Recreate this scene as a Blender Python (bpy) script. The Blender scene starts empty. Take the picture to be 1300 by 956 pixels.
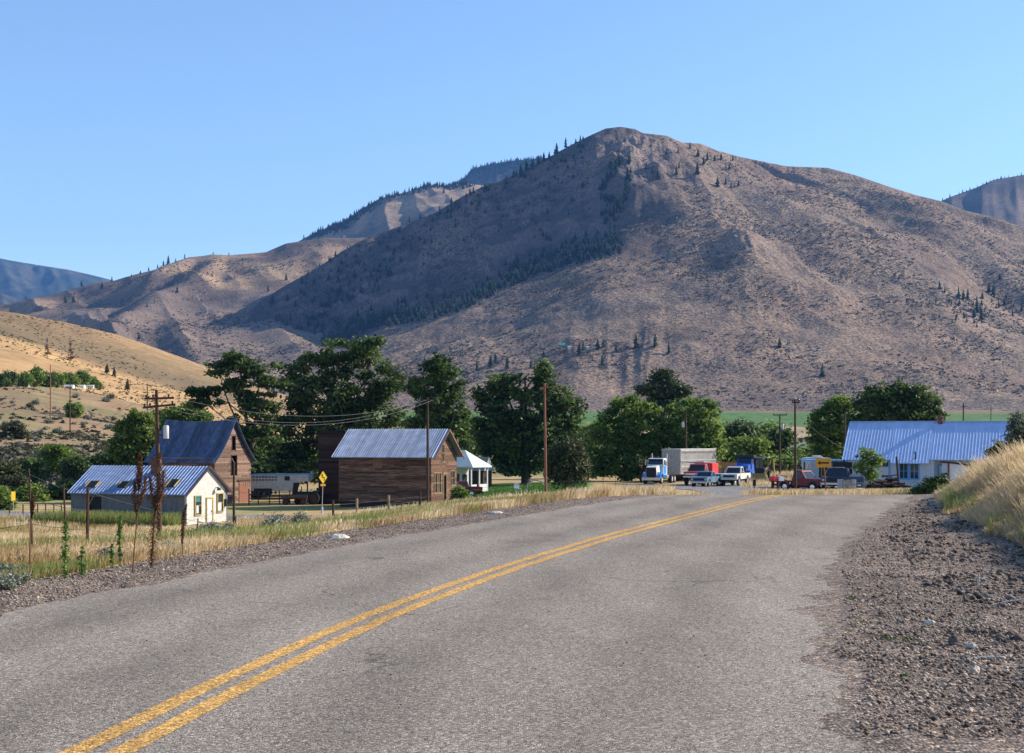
import bpy, math, random
import numpy as np
random.seed(7); rng = np.random.default_rng(7)
sc = bpy.context.scene
COL = sc.collection
R = math.radians
# ---------------------------------------------------------------- camera, sky, sun, exposure
F = 1805.0; CX = 650.0; HY = 560.0; CAMZ = 1.6
cam_d = bpy.data.cameras.new("camera"); cam = bpy.data.objects.new("camera", cam_d); COL.objects.link(cam)
cam_d.sensor_width = 36.0; cam_d.lens = 36.0 * F / 1300.0
cam_d.shift_y = (HY - 478.0) / 1300.0
cam_d.clip_start = 0.1; cam_d.clip_end = 60000
cam.location = (0, 0, CAMZ); cam.rotation_euler = (R(90), 0, 0)
sc.camera = cam
SUN_EL, SUN_AZ = 30.0, 17.0            # azimuth measured from +X towards +Y
w = bpy.data.worlds.new("World"); sc.world = w; w.use_nodes = True
nt = w.node_tree; bg = nt.nodes["Background"]
sky = nt.nodes.new("ShaderNodeTexSky"); sky.sky_type = 'NISHITA'; sky.sun_disc = False
sky.sun_elevation = R(SUN_EL); sky.sun_rotation = R(90 - SUN_AZ)
sky.altitude = 600; sky.air_density = 1.0; sky.dust_density = 0.1; sky.ozone_density = 3.2
nt.links.new(sky.outputs[0], bg.inputs[0]); bg.inputs[1].default_value = 0.132
sl = bpy.data.lights.new("sun", 'SUN'); sun = bpy.data.objects.new("sun", sl); COL.objects.link(sun)
sl.energy = 5.0; sl.angle = R(0.5); sl.color = (1.0, 0.90, 0.76)
sun.rotation_euler = (R(90 - SUN_EL), 0, R(90 + SUN_AZ))
sc.view_settings.view_transform = 'Standard'; sc.view_settings.look = 'None'
sc.view_settings.exposure = 0.75; sc.view_settings.gamma = 1.0; sc.view_settings.use_curve_mapping = False
sc.cycles.max_bounces = 6; sc.cycles.volume_bounces = 0; sc.cycles.transparent_max_bounces = 8
sc.cycles.use_denoising = True
# ---------------------------------------------------------------- helpers
def P(px, py, d): return ((px - CX) / F * d, d, CAMZ + (HY - py) / F * d)
def sstep(a, b, x):
    t = np.clip((x - a) / (b - a), 0, 1); return t * t * (3 - 2 * t)
def _h(ix, iy, s):
    n = (ix.astype(np.int64) * 374761393 + iy.astype(np.int64) * 668265263 + s * 1442695041) & 0xFFFFFFFF
    n = ((n ^ (n >> 13)) * 1274126177) & 0xFFFFFFFF
    return ((n ^ (n >> 16)) & 0xFFFF) / 65535.0
def vnoise(x, y, s=0):
    x = np.asarray(x, float); y = np.asarray(y, float)
    ix = np.floor(x); iy = np.floor(y); fx = x - ix; fy = y - iy
    fx = fx * fx * (3 - 2 * fx); fy = fy * fy * (3 - 2 * fy)
    a = _h(ix, iy, s); b = _h(ix + 1, iy, s); c = _h(ix, iy + 1, s); d = _h(ix + 1, iy + 1, s)
    return (a * (1 - fx) + b * fx) * (1 - fy) + (c * (1 - fx) + d * fx) * fy
def fbm(x, y, s=0, o=5, g=0.5):
    t = 0; a = 1.0; n = 0
    for k in range(o):
        t = t + a * vnoise(x * 2 ** k + 17.3 * k, y * 2 ** k - 9.1 * k, s + k); n += a; a *= g
    return t / n
def ridged(x, y, s=0, o=4):
    t = 0; a = 1.0; n = 0
    for k in range(o):
        t = t + a * (1 - np.abs(2 * vnoise(x * 2 ** k + 5.7 * k, y * 2 ** k + 3.3 * k, s + k) - 1)); n += a; a *= .5
    return t / n
def tag(o, label=None, cat=None, group=None, kind=None):
    if label: o['label'] = label
    if cat: o['category'] = cat
    if group: o['group'] = group
    if kind: o['kind'] = kind
    return o
def empty(name, loc=(0, 0, 0), rz=0, label=None, cat=None, group=None):
    o = bpy.data.objects.new(name, None); COL.objects.link(o); o.location = loc; o.rotation_euler = (0, 0, rz)
    o.empty_display_size = 0.2
    return tag(o, label, cat, group)
def copy_tree(o, parent=None):
    c = o.copy(); COL.objects.link(c); c.parent = parent
    for ch in list(o.children): copy_tree(ch, c)
    return c
def np_mesh(name, V, Fq, m=None, attrs=None, smooth=False, parent=None):
    """V (n,3), Fq (m,k) all faces of k corners"""
    me = bpy.data.meshes.new(name); V = np.ascontiguousarray(V, np.float32); Fq = np.ascontiguousarray(Fq, np.int32)
    me.vertices.add(len(V)); me.vertices.foreach_set('co', V.ravel())
    k = Fq.shape[1]; n = len(Fq)
    me.loops.add(n * k); me.loops.foreach_set('vertex_index', Fq.ravel())
    me.polygons.add(n); me.polygons.foreach_set('loop_start', np.arange(n, dtype=np.int32) * k)
    me.polygons.foreach_set('loop_total', np.full(n, k, np.int32))
    if smooth: me.polygons.foreach_set('use_smooth', np.ones(n, bool))
    me.update(calc_edges=True); me.validate()
    for an, (dt, dom, arr) in (attrs or {}).items():
        if dt == 'C':
            at = me.color_attributes.new(an, 'FLOAT_COLOR', dom)
            a4 = np.ones((len(arr), 4), np.float32); a4[:, :3] = arr; at.data.foreach_set('color', a4.ravel())
        else:
            at = me.attributes.new(an, 'FLOAT', dom); at.data.foreach_set('value', np.ascontiguousarray(arr, np.float32))
    if m: me.materials.append(m)
    o = bpy.data.objects.new(name, me); COL.objects.link(o)
    if parent: o.parent = parent
    return o
class MB:
    def __init__(s): s.v = []; s.f = []; s.t = []; s.sm = []
    def add(s, vs, fs, tone=None, sm=False):
        b = len(s.v); s.v += [tuple(p) for p in vs]
        if tone is None: tone = random.random()
        for f in fs: s.f.append([b + i for i in f]); s.t.append(tone); s.sm.append(sm)
        return s
    def box(s, x0, y0, z0, x1, y1, z1, tone=None):
        vs = [(x, y, z) for z in (z0, z1) for x, y in ((x0, y0), (x1, y0), (x1, y1), (x0, y1))]
        return s.add(vs, [(3, 2, 1, 0), (4, 5, 6, 7), (0, 1, 5, 4), (1, 2, 6, 5), (2, 3, 7, 6), (3, 0, 4, 7)], tone)
    def bbox(s, x0, y0, z0, x1, y1, z1, b=.05, tone=None):
        """box with chamfered vertical and top edges"""
        def ring(i, z): return [(x0 + i + b, y0 + i, z), (x1 - i - b, y0 + i, z), (x1 - i, y0 + i + b, z), (x1 - i, y1 - i - b, z), (x1 - i - b, y1 - i, z), (x0 + i + b, y1 - i, z), (x0 + i, y1 - i - b, z), (x0 + i, y0 + i + b, z)]
        vs = ring(b, z0) + ring(0, z0 + b) + ring(0, z1 - b) + ring(b, z1)
        fs = [tuple(range(7, -1, -1)), tuple(range(24, 32))]
        for k in range(3):
            for i in range(8): j = (i + 1) % 8; fs.append((k * 8 + i, k * 8 + j, k * 8 + 8 + j, k * 8 + 8 + i))
        return s.add(vs, fs, tone)
    def prism(s, prof, y0, y1, tone=None, taper=0, zt=None):
        """profile in (x,z) extruded along y; taper pulls vertices above zt inwards"""
        n = len(prof); vs = []
        zm = max(z for x, z in prof)
        for y, sg in ((y0, 1), (y1, -1)):
            for x, z in prof:
                k = 0 if zt is None or z <= zt else taper * (z - zt) / max(1e-6, zm - zt)
                vs.append((x, y + sg * k, z))
        fs = [tuple(range(n)), tuple(range(2 * n - 1, n - 1, -1))]
        for i in range(n): j = (i + 1) % n; fs.append((j, i, n + i, n + j))
        return s.add(vs, fs, tone)
    def tube(s, pts, rad, n=8, tone=None, cap=True, sm=True):
        pts = [np.array(p, float) for p in pts]
        if not hasattr(rad, '__len__'): rad = [rad] * len(pts)
        vs = []; fs = []; up = None
        for i, p in enumerate(pts):
            d = pts[min(i + 1, len(pts) - 1)] - pts[max(i - 1, 0)]; d = d / (np.linalg.norm(d) + 1e-9)
            if up is None:
                up = np.cross(d, (0, 0, 1)) if abs(d[2]) < .9 else np.cross(d, (0, 1, 0))
            a = up - d * np.dot(up, d); a /= np.linalg.norm(a) + 1e-9; b = np.cross(d, a); up = a
            for k in range(n):
                t = 2 * math.pi * k / n; vs.append(tuple(p + rad[i] * (a * math.cos(t) + b * math.sin(t))))
        for i in range(len(pts) - 1):
            for k in range(n):
                j = (k + 1) % n; fs.append((i * n + k, i * n + j, i * n + n + j, i * n + n + k))
        if cap: fs.append(tuple(range(n - 1, -1, -1))); fs.append(tuple(range((len(pts) - 1) * n, len(pts) * n)))
        return s.add(vs, fs, tone, sm)
    def cyl(s, a, b, r0, r1=None, n=12, tone=None): return s.tube([a, b], [r0, r0 if r1 is None else r1], n, tone)
    def build(s, name, m, parent=None, loc=None, rz=None):
        me = bpy.data.meshes.new(name); me.from_pydata(s.v, [], s.f); me.update()
        me.polygons.foreach_set('use_smooth', s.sm)
        at = me.attributes.new('tone', 'FLOAT', 'FACE'); at.data.foreach_set('value', s.t)
        me.materials.append(m); o = bpy.data.objects.new(name, me); COL.objects.link(o)
        if parent: o.parent = parent
        if loc is not None: o.location = loc
        if rz is not None: o.rotation_euler = (0, 0, rz)
        if any(s.sm):
            try:
                me.set_sharp_from_angle(angle=R(40))
            except Exception: pass
        return o
# ---------------------------------------------------------------- materials
def mat(name, c1, c2=None, scale=5.0, rough=0.8, metal=0.0, bump=0.0, bscale=None, tone=0.0, detail=6, spec=0.3, stretch=None, contrast=(0.35, 0.65)):
    m = bpy.data.materials.new(name); m.use_nodes = True; n = m.node_tree.nodes; l = m.node_tree.links
    b = n["Principled BSDF"]; b.inputs['Roughness'].default_value = rough; b.inputs['Metallic'].default_value = metal
    b.inputs['Specular IOR Level'].default_value = spec
    tc = n.new('ShaderNodeTexCoord'); vec = tc.outputs['Object']
    if stretch:
        mp = n.new('ShaderNodeMapping'); mp.inputs['Scale'].default_value = stretch; l.new(vec, mp.inputs[0]); vec = mp.outputs[0]
    ns = n.new('ShaderNodeTexNoise'); ns.inputs['Scale'].default_value = scale; ns.inputs['Detail'].default_value = detail; ns.inputs['Roughness'].default_value = .65; l.new(vec, ns.inputs[0])
    cr = n.new('ShaderNodeValToRGB'); cr.color_ramp.elements[0].position = contrast[0]; cr.color_ramp.elements[1].position = contrast[1]
    cr.color_ramp.elements[0].color = (*c1, 1); cr.color_ramp.elements[1].color = (*(c2 or tuple(min(1, x * 1.15) for x in c1)), 1)
    l.new(ns.outputs[0], cr.inputs[0]); out = cr.outputs[0]
    if tone:
        at = n.new('ShaderNodeAttribute'); at.attribute_name = 'tone'
        mr = n.new('ShaderNodeMapRange'); mr.inputs[3].default_value = 1 - tone; mr.inputs[4].default_value = 1 + tone; l.new(at.outputs['Fac'], mr.inputs[0])
        mx = n.new('ShaderNodeVectorMath'); mx.operation = 'SCALE'; l.new(out, mx.inputs[0]); l.new(mr.outputs[0], mx.inputs['Scale']); out = mx.outputs[0]
    l.new(out, b.inputs['Base Color'])
    if bump:
        n2 = n.new('ShaderNodeTexNoise'); n2.inputs['Scale'].default_value = bscale or scale * 4; n2.inputs['Detail'].default_value = 4; l.new(vec, n2.inputs[0])
        bp = n.new('ShaderNodeBump'); bp.inputs['Strength'].default_value = bump; bp.inputs['Distance'].default_value = .05; l.new(n2.outputs[0], bp.inputs['Height']); l.new(bp.outputs[0], b.inputs['Normal'])
    return m
def leafmat(name, c1, c2, tr=0.25):
    m = bpy.data.materials.new(name); m.use_nodes = True; n = m.node_tree.nodes; l = m.node_tree.links
    b = n["Principled BSDF"]; b.inputs['Roughness'].default_value = .55; b.inputs['Specular IOR Level'].default_value = .25
    at = n.new('ShaderNodeAttribute'); at.attribute_name = 'tone'
    cr = n.new('ShaderNodeValToRGB'); cr.color_ramp.elements[0].color = (*c1, 1); cr.color_ramp.elements[1].color = (*c2, 1); l.new(at.outputs['Fac'], cr.inputs[0])
    l.new(cr.outputs[0], b.inputs['Base Color'])
    t = n.new('ShaderNodeBsdfTranslucent'); l.new(cr.outputs[0], t.inputs[0])
    mx = n.new('ShaderNodeMixShader'); mx.inputs[0].default_value = tr; l.new(b.outputs[0], mx.inputs[1]); l.new(t.outputs[0], mx.inputs[2])
    l.new(mx.outputs[0], n['Material Output'].inputs['Surface'])
    return m
def landmat(name, sc1, sc2, speck, amt1=.35, amt2=.4, bump=.3, bdist=1.0, thr=(.52, .62), fscale=None):
    """vertex colour 'Col' x large noise, darker shrub speckle mixed in where attribute 'shrub' says so"""
    m = bpy.data.materials.new(name); m.use_nodes = True; n = m.node_tree.nodes; l = m.node_tree.links
    b = n["Principled BSDF"]; b.inputs['Roughness'].default_value = .95; b.inputs['Specular IOR Level'].default_value = .1
    tc = n.new('ShaderNodeTexCoord'); vec = tc.outputs['Object']
    at = n.new('ShaderNodeAttribute'); at.attribute_name = 'Col'
    sh = n.new('ShaderNodeAttribute'); sh.attribute_name = 'shrub'
    n1 = n.new('ShaderNodeTexNoise'); n1.inputs['Scale'].default_value = sc1; n1.inputs['Detail'].default_value = 8; n1.inputs['Roughness'].default_value = .6; l.new(vec, n1.inputs[0])
    mr = n.new('ShaderNodeMapRange'); mr.inputs[1].default_value = .3; mr.inputs[2].default_value = .7; mr.inputs[3].default_value = 1 - amt1; mr.inputs[4].default_value = 1 + amt1; l.new(n1.outputs[0], mr.inputs[0])
    v = n.new('ShaderNodeVectorMath'); v.operation = 'SCALE'; l.new(at.outputs['Color'], v.inputs[0]); l.new(mr.outputs[0], v.inputs['Scale'])
    n2 = n.new('ShaderNodeTexNoise'); n2.inputs['Scale'].default_value = sc2; n2.inputs['Detail'].default_value = 3; n2.inputs['Roughness'].default_value = .7; l.new(vec, n2.inputs[0])
    ad = n.new('ShaderNodeMath'); ad.operation = 'MULTIPLY_ADD'; l.new(sh.outputs['Fac'], ad.inputs[0]); ad.inputs[1].default_value = .3; l.new(n2.outputs[0], ad.inputs[2])
    r2 = n.new('ShaderNodeMapRange'); r2.inputs[1].default_value = thr[0] + .15; r2.inputs[2].default_value = thr[1] + .15; l.new(ad.outputs[0], r2.inputs[0])
    ml = n.new('ShaderNodeMath'); ml.operation = 'MULTIPLY'; l.new(r2.outputs[0], ml.inputs[0]); ml.inputs[1].default_value = amt2
    mx = n.new('ShaderNodeMixRGB'); l.new(ml.outputs[0], mx.inputs[0]); l.new(v.outputs[0], mx.inputs[1]); mx.inputs[2].default_value = (*speck, 1)
    out = mx.outputs[0]
    if fscale:
        n3 = n.new('ShaderNodeTexNoise'); n3.inputs['Scale'].default_value = fscale; n3.inputs['Detail'].default_value = 4; l.new(vec, n3.inputs[0])
        m3 = n.new('ShaderNodeMapRange'); m3.inputs[1].default_value = .35; m3.inputs[2].default_value = .65; m3.inputs[3].default_value = .7; m3.inputs[4].default_value = 1.3; l.new(n3.outputs[0], m3.inputs[0])
        v3 = n.new('ShaderNodeVectorMath'); v3.operation = 'SCALE'; l.new(out, v3.inputs[0]); l.new(m3.outputs[0], v3.inputs['Scale']); out = v3.outputs[0]
    l.new(out, b.inputs['Base Color'])
    bp = n.new('ShaderNodeBump'); bp.inputs['Strength'].default_value = bump; bp.inputs['Distance'].default_value = bdist; l.new(n2.outputs[0], bp.inputs['Height']); l.new(bp.outputs[0], b.inputs['Normal'])
    return m
def chipseal(name, c, c2, sc_=60.0, bump=.5, rough=.85, wear=False):
    m = bpy.data.materials.new(name); m.use_nodes = True; n = m.node_tree.nodes; l = m.node_tree.links
    b = n["Principled BSDF"]; b.inputs['Roughness'].default_value = rough; b.inputs['Specular IOR Level'].default_value = .25
    tc = n.new('ShaderNodeTexCoord'); vec = tc.outputs['Object']
    vo = n.new('ShaderNodeTexVoronoi'); vo.inputs['Scale'].default_value = sc_; l.new(vec, vo.inputs[0])
    sp = n.new('ShaderNodeSeparateColor'); l.new(vo.outputs['Color'], sp.inputs[0])
    cr = n.new('ShaderNodeValToRGB'); e = cr.color_ramp.elements; e[0].color = (c[0] * .28, c[1] * .28, c[2] * .3, 1); e[1].color = (c2[0] * 2.0, c2[1] * 1.95, c2[2] * 1.85, 1)
    k = e.new(.3); k.color = (c[0] * .8, c[1] * .8, c[2] * .8, 1); k = e.new(.8); k.color = (*c2, 1); l.new(sp.outputs[0], cr.inputs[0])
    n1 = n.new('ShaderNodeTexNoise'); n1.inputs['Scale'].default_value = .55; n1.inputs['Detail'].default_value = 7; n1.inputs['Roughness'].default_value = .6
    mp = n.new('ShaderNodeMapping'); mp.inputs['Rotation'].default_value = (0, 0, R(17)); mp.inputs['Scale'].default_value = (1.6, .35, 1); l.new(vec, mp.inputs[0]); l.new(mp.outputs[0], n1.inputs[0])
    mr = n.new('ShaderNodeMapRange'); mr.inputs[1].default_value = .3; mr.inputs[2].default_value = .7; mr.inputs[3].default_value = .78; mr.inputs[4].default_value = 1.2; l.new(n1.outputs[0], mr.inputs[0])
    v = n.new('ShaderNodeVectorMath'); v.operation = 'SCALE'; l.new(cr.outputs[0], v.inputs[0]); l.new(mr.outputs[0], v.inputs['Scale'])
    vo2 = n.new('ShaderNodeTexVoronoi'); vo2.inputs['Scale'].default_value = sc_ * .33; l.new(vec, vo2.inputs[0]); s2 = n.new('ShaderNodeSeparateColor'); l.new(vo2.outputs['Color'], s2.inputs[0])
    m2 = n.new('ShaderNodeMapRange'); m2.inputs[3].default_value = .86; m2.inputs[4].default_value = 1.14; l.new(s2.outputs[0], m2.inputs[0])
    v2 = n.new('ShaderNodeVectorMath'); v2.operation = 'SCALE'; l.new(v.outputs[0], v2.inputs[0]); l.new(m2.outputs[0], v2.inputs['Scale']); v = v2
    if wear:
        at = n.new('ShaderNodeAttribute'); at.attribute_name = 'wear'; nw = n.new('ShaderNodeTexNoise'); nw.inputs['Scale'].default_value = .9; nw.inputs['Detail'].default_value = 5; l.new(vec, nw.inputs[0])
        mw = n.new('ShaderNodeMath'); mw.operation = 'MULTIPLY'; l.new(at.outputs['Fac'], mw.inputs[0]); l.new(nw.outputs[0], mw.inputs[1])
        mr2 = n.new('ShaderNodeMapRange'); mr2.inputs[2].default_value = .6; mr2.inputs[3].default_value = 1.06; mr2.inputs[4].default_value = .80; l.new(mw.outputs[0], mr2.inputs[0])
        v3 = n.new('ShaderNodeVectorMath'); v3.operation = 'SCALE'; l.new(v.outputs[0], v3.inputs[0]); l.new(mr2.outputs[0], v3.inputs['Scale'])
        wn = n.new('ShaderNodeTexNoise'); wn.inputs['Scale'].default_value = .8; wn.inputs['Detail'].default_value = 4; l.new(vec, wn.inputs[0]); wa = n.new('ShaderNodeVectorMath'); wa.operation = 'MULTIPLY_ADD'; wa.inputs[1].default_value = (1.6, 1.6, 0); l.new(wn.outputs['Color'], wa.inputs[0]); l.new(vec, wa.inputs[2])
        ck = n.new('ShaderNodeTexVoronoi'); ck.feature = 'DISTANCE_TO_EDGE'; ck.inputs['Scale'].default_value = .22; l.new(wa.outputs[0], ck.inputs[0]); cm = n.new('ShaderNodeMapRange'); cm.inputs[1].default_value = .0; cm.inputs[2].default_value = .0045; cm.inputs[3].default_value = .45; cm.inputs[4].default_value = 1; l.new(ck.outputs['Distance'], cm.inputs[0])
        gate = n.new('ShaderNodeTexNoise'); gate.inputs['Scale'].default_value = .35; l.new(vec, gate.inputs[0]); gm = n.new('ShaderNodeMapRange'); gm.inputs[1].default_value = .5; gm.inputs[2].default_value = .56; l.new(gate.outputs[0], gm.inputs[0])
        mxk = n.new('ShaderNodeMapRange'); l.new(gm.outputs[0], mxk.inputs[0]); mxk.inputs[3].default_value = 1; l.new(cm.outputs[0], mxk.inputs[4])
        v4 = n.new('ShaderNodeVectorMath'); v4.operation = 'SCALE'; l.new(v3.outputs[0], v4.inputs[0]); l.new(mxk.outputs[0], v4.inputs['Scale']); v = v4
    l.new(v.outputs[0], b.inputs['Base Color'])
    bp = n.new('ShaderNodeBump'); bp.inputs['Strength'].default_value = bump; bp.inputs['Distance'].default_value = .012; l.new(vo.outputs['Distance'], bp.inputs['Height']); bp.invert = True; l.new(bp.outputs[0], b.inputs['Normal'])
    return m
M = {}
M['asphalt'] = chipseal('asphalt', (.235, .198, .16), (.315, .268, .215), 95, .5, wear=True)
M['yellow'] = chipseal('yellow_paint', (.50, .28, .075), (.62, .36, .11), 80, .4)
M['gravel'] = chipseal('gravel', (.165, .122, .095), (.26, .20, .155), 46, .9)
M['far_asphalt'] = chipseal('old_road', (.18, .17, .165), (.25, .235, .22), 12, .3)  # plain grey surface of the distant road and junction
M['mountain'] = landmat('dry_mountain', .012, .26, (.085, .072, .072), .35, .85, .8, 3.0, (.44, .56))
M['hill'] = landmat('golden_hill', .02, .45, (.12, .085, .05), .2, .55, .35, .5)
M['ground'] = landmat('dry_ground', .08, .55, (.16, .13, .07), .25, .6, .5, .12, (.5, .62), 9.0)
M['far'] = landmat('far_forest', .006, .05, (.03, .04, .04), .3, .8, .5, 8.0)
M['oldwood'] = mat('weathered_wood', (.085, .05, .036), (.33, .215, .16), 3, .9, bump=.3, tone=.55, stretch=(1, .25, 6))
M['darkwood'] = mat('dark_wood', (.028, .016, .013), (.07, .038, .028), 3, .9, bump=.3, tone=.5, stretch=(1, .25, 6))
M['logwood'] = mat('brown_logs', (.05, .025, .018), (.25, .135, .085), 3, .9, bump=.3, tone=.5, stretch=(1, .3, 6))
M['pole'] = mat('pole_wood', (.045, .025, .018), (.11, .06, .04), 8, .9, bump=.2, stretch=(1, 1, .1))
M['redpole'] = mat('reddish_pole_wood', (.20, .075, .05), (.30, .12, .08), 8, .9, stretch=(1, 1, .1))
M['postwood'] = mat('post_wood', (.20, .14, .08), (.40, .30, .18), 8, .9, stretch=(1, 1, .2))
M['rust'] = mat('rusty_steel', (.035, .02, .016), (.10, .045, .03), 12, .8, spec=.3)
M['blackmetal'] = mat('black_metal', (.012, .012, .014), (.03, .028, .028), 6, .6)
M['rubber'] = mat('rubber', (.018, .018, .018), (.03, .03, .03), 10, .85)
M['bluemetal'] = mat('blue_grey_metal_roof', (.13, .20, .36), (.24, .32, .48), 1.2, .5, .2, tone=.15, stretch=(2, .6, 1))
M['barnroof'] = mat('dark_blue_metal_roof', (.04, .058, .11), (.10, .13, .20), 1.5, .6, .1, tone=.3, stretch=(.5, 2, 1))
M['blueroof'] = mat('painted_blue_metal_roof', (.36, .48, .72), (.44, .56, .80), 1.0, .5, .1, tone=.05)
M['greyroof'] = mat('corrugated_grey_roof', (.20, .25, .36), (.31, .37, .48), 1.2, .5, .3, tone=.18)
M['shade_stucco'] = mat('shade_darkened_stucco', (.13, .13, .135), (.20, .20, .20), 2.5, .9, bump=.4, bscale=14)  # shed stucco with the shade of the long walls put into its colour
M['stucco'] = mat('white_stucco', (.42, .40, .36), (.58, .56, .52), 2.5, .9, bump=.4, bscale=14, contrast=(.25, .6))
M['whitepaint'] = mat('white_paint', (.50, .51, .50), (.62, .62, .61), 3, .6)
M['palepaint'] = mat('pale_blue_white_paint', (.44, .50, .58), (.54, .60, .68), 3, .7)
M['bluetrim'] = mat('blue_trim', (.09, .30, .62), (.13, .36, .68), 3, .6)
M['ochre'] = mat('ochre_trim', (.32, .23, .07), (.45, .34, .12), 4, .7)
M['glass'] = mat('dark_glass', (.015, .02, .025), (.03, .04, .05), 2, .08, spec=.6)
M['teal_glass'] = mat('teal_glass', (.03, .16, .20), (.06, .24, .28), 2, .1, spec=.6)
M['silver'] = mat('ribbed_aluminium', (.36, .34, .32), (.52, .49, .46), 2, .5, .3, tone=.12)
M['white_car'] = mat('white_car_paint', (.66, .62, .55), (.74, .71, .64), 1, .3, spec=.5)
M['red_car'] = mat('red_truck_paint', (.38, .03, .025), (.50, .05, .04), 1.5, .4, spec=.5)
M['dull_red'] = mat('faded_red_paint', (.17, .022, .02), (.27, .045, .038), 2, .55)
M['bright_red'] = mat('bright_red_paint', (.58, .03, .035), (.68, .05, .05), 1.5, .45)
M['teal_car'] = mat('steel_blue_paint', (.10, .18, .26), (.14, .23, .31), 1, .3, spec=.5)
M['pale_blue'] = mat('pale_blue_car_paint', (.38, .52, .66), (.46, .6, .72), 1, .3, spec=.5)
M['blue_truck'] = mat('blue_truck_paint', (.02, .09, .42), (.03, .13, .52), 1, .35, spec=.5)
M['bright_blue'] = mat('bright_blue_paint', (.02, .22, .68), (.04, .30, .75), 1, .35, spec=.5)
M['dark_car'] = mat('dark_navy_paint', (.012, .018, .035), (.03, .035, .055), 1, .35, spec=.5)
M['chrome'] = mat('chrome', (.55, .55, .55), (.65, .65, .65), 1, .25, .9)
M['lens'] = mat('headlight_lens', (.55, .55, .5), (.65, .65, .6), 2, .15)
M['amber'] = mat('amber_lens', (.6, .22, .03), (.7, .3, .05), 2, .2)
M['tailred'] = mat('tail_lens', (.4, .02, .02), (.5, .03, .03), 2, .2)
M['sign_shade_yellow'] = mat('sign_shade_yellow', (.66, .29, .025), (.72, .34, .035), 3, .45)  # sign yellow darkened towards orange: shade on the arrow panel painted in
M['sign_bright'] = mat('sign_bright_yellow', (.86, .55, .03), (.9, .6, .04), 3, .4)
M['concrete'] = mat('pale_concrete', (.36, .34, .31), (.54, .52, .48), 4, .9, bump=.3)
M['brick'] = mat('sooty_brick', (.09, .04, .035), (.22, .10, .08), 7, .9, bump=.3)
M['rock'] = mat('grey_rock', (.13, .115, .10), (.30, .27, .24), 6, .9, bump=.5, tone=.5)
M['palerock'] = mat('pale_rock', (.42, .39, .34), (.62, .58, .50), 5, .9, bump=.4)
M['bark'] = mat('bark', (.05, .037, .028), (.13, .10, .075), 6, .95, bump=.4, stretch=(1, 1, .3))
M['wire'] = mat('wire', (.10, .10, .10), (.16, .16, .16), 3, .5, .6)
M['leaf_dark'] = leafmat('dark_leaves', (.03, .062, .016), (.14, .20, .055), .36)
M['leaf_mid'] = leafmat('green_leaves', (.070, .135, .022), (.26, .35, .07), .45)
M['leaf_bright'] = leafmat('bright_green_leaves', (.08, .14, .02), (.26, .34, .07), .42)
M['leaf_olive'] = leafmat('olive_leaves', (.055, .065, .025), (.13, .14, .06), .25)
M['leaf_grey'] = leafmat('grey_green_leaves', (.12, .14, .10), (.26, .28, .20), .2)
M['sage'] = leafmat('sagebrush_leaves', (.14, .16, .12), (.30, .32, .23), .15)
M['needle'] = leafmat('pine_needles', (.030, .055, .022), (.10, .13, .055), .2)
M['needle_far'] = leafmat('far_pine_needles', (.030, .055, .028), (.10, .13, .055), .15)
M['deadneedle'] = leafmat('scorched_twigs', (.09, .045, .03), (.17, .09, .055), .1)
M['drygrass'] = leafmat('dry_grass_blades', (.36, .24, .10), (.86, .68, .42), .45)
M['greengrass'] = leafmat('green_grass_blades', (.13, .17, .035), (.40, .42, .13), .4)
M['lawn'] = leafmat('lawn_blades', (.05, .13, .015), (.12, .24, .03), .3)
M['deadplant'] = leafmat('dead_brown_seed_heads', (.07, .03, .016), (.20, .095, .045), .1)
M['weed'] = leafmat('weed_leaves', (.06, .11, .02), (.18, .28, .06), .3)
# ---------------------------------------------------------------- ground height
_cp = [(-80, -12.5), (-40, -7.6), (-20, -5.4), (0, -3.1), (9.4, -1.82), (12.95, -1.22), (18, 0.0), (24, 1.73), (34, 5.0), (46, 9.2), (62, 14.0), (80, 19), (120, 31)]
_yy = np.linspace(-80, 120, 2001); _xx = np.interp(_yy, [p[0] for p in _cp], [p[1] for p in _cp])
_k = np.exp(-np.linspace(-2.5, 2.5, 61) ** 2); _k /= _k.sum(); _xs = np.convolve(np.pad(_xx, 30, 'edge'), _k, 'valid')
_xs[:40] = _xx[:40]; _xs[-40:] = _xx[-40:]; _hd = np.gradient(_xs, _yy)
def road_s(x, y):
    yc = np.clip(y, -80, 120); c = 1 / np.sqrt(1 + np.interp(yc, _yy, _hd) ** 2)
    return (x - np.interp(yc, _yy, _xs)) * c
DR = np.array([20, 40, 60, 90, 120, 150, 200, 300, 400, 500, 600, 800, 1000, 1350, 1500.])
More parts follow.
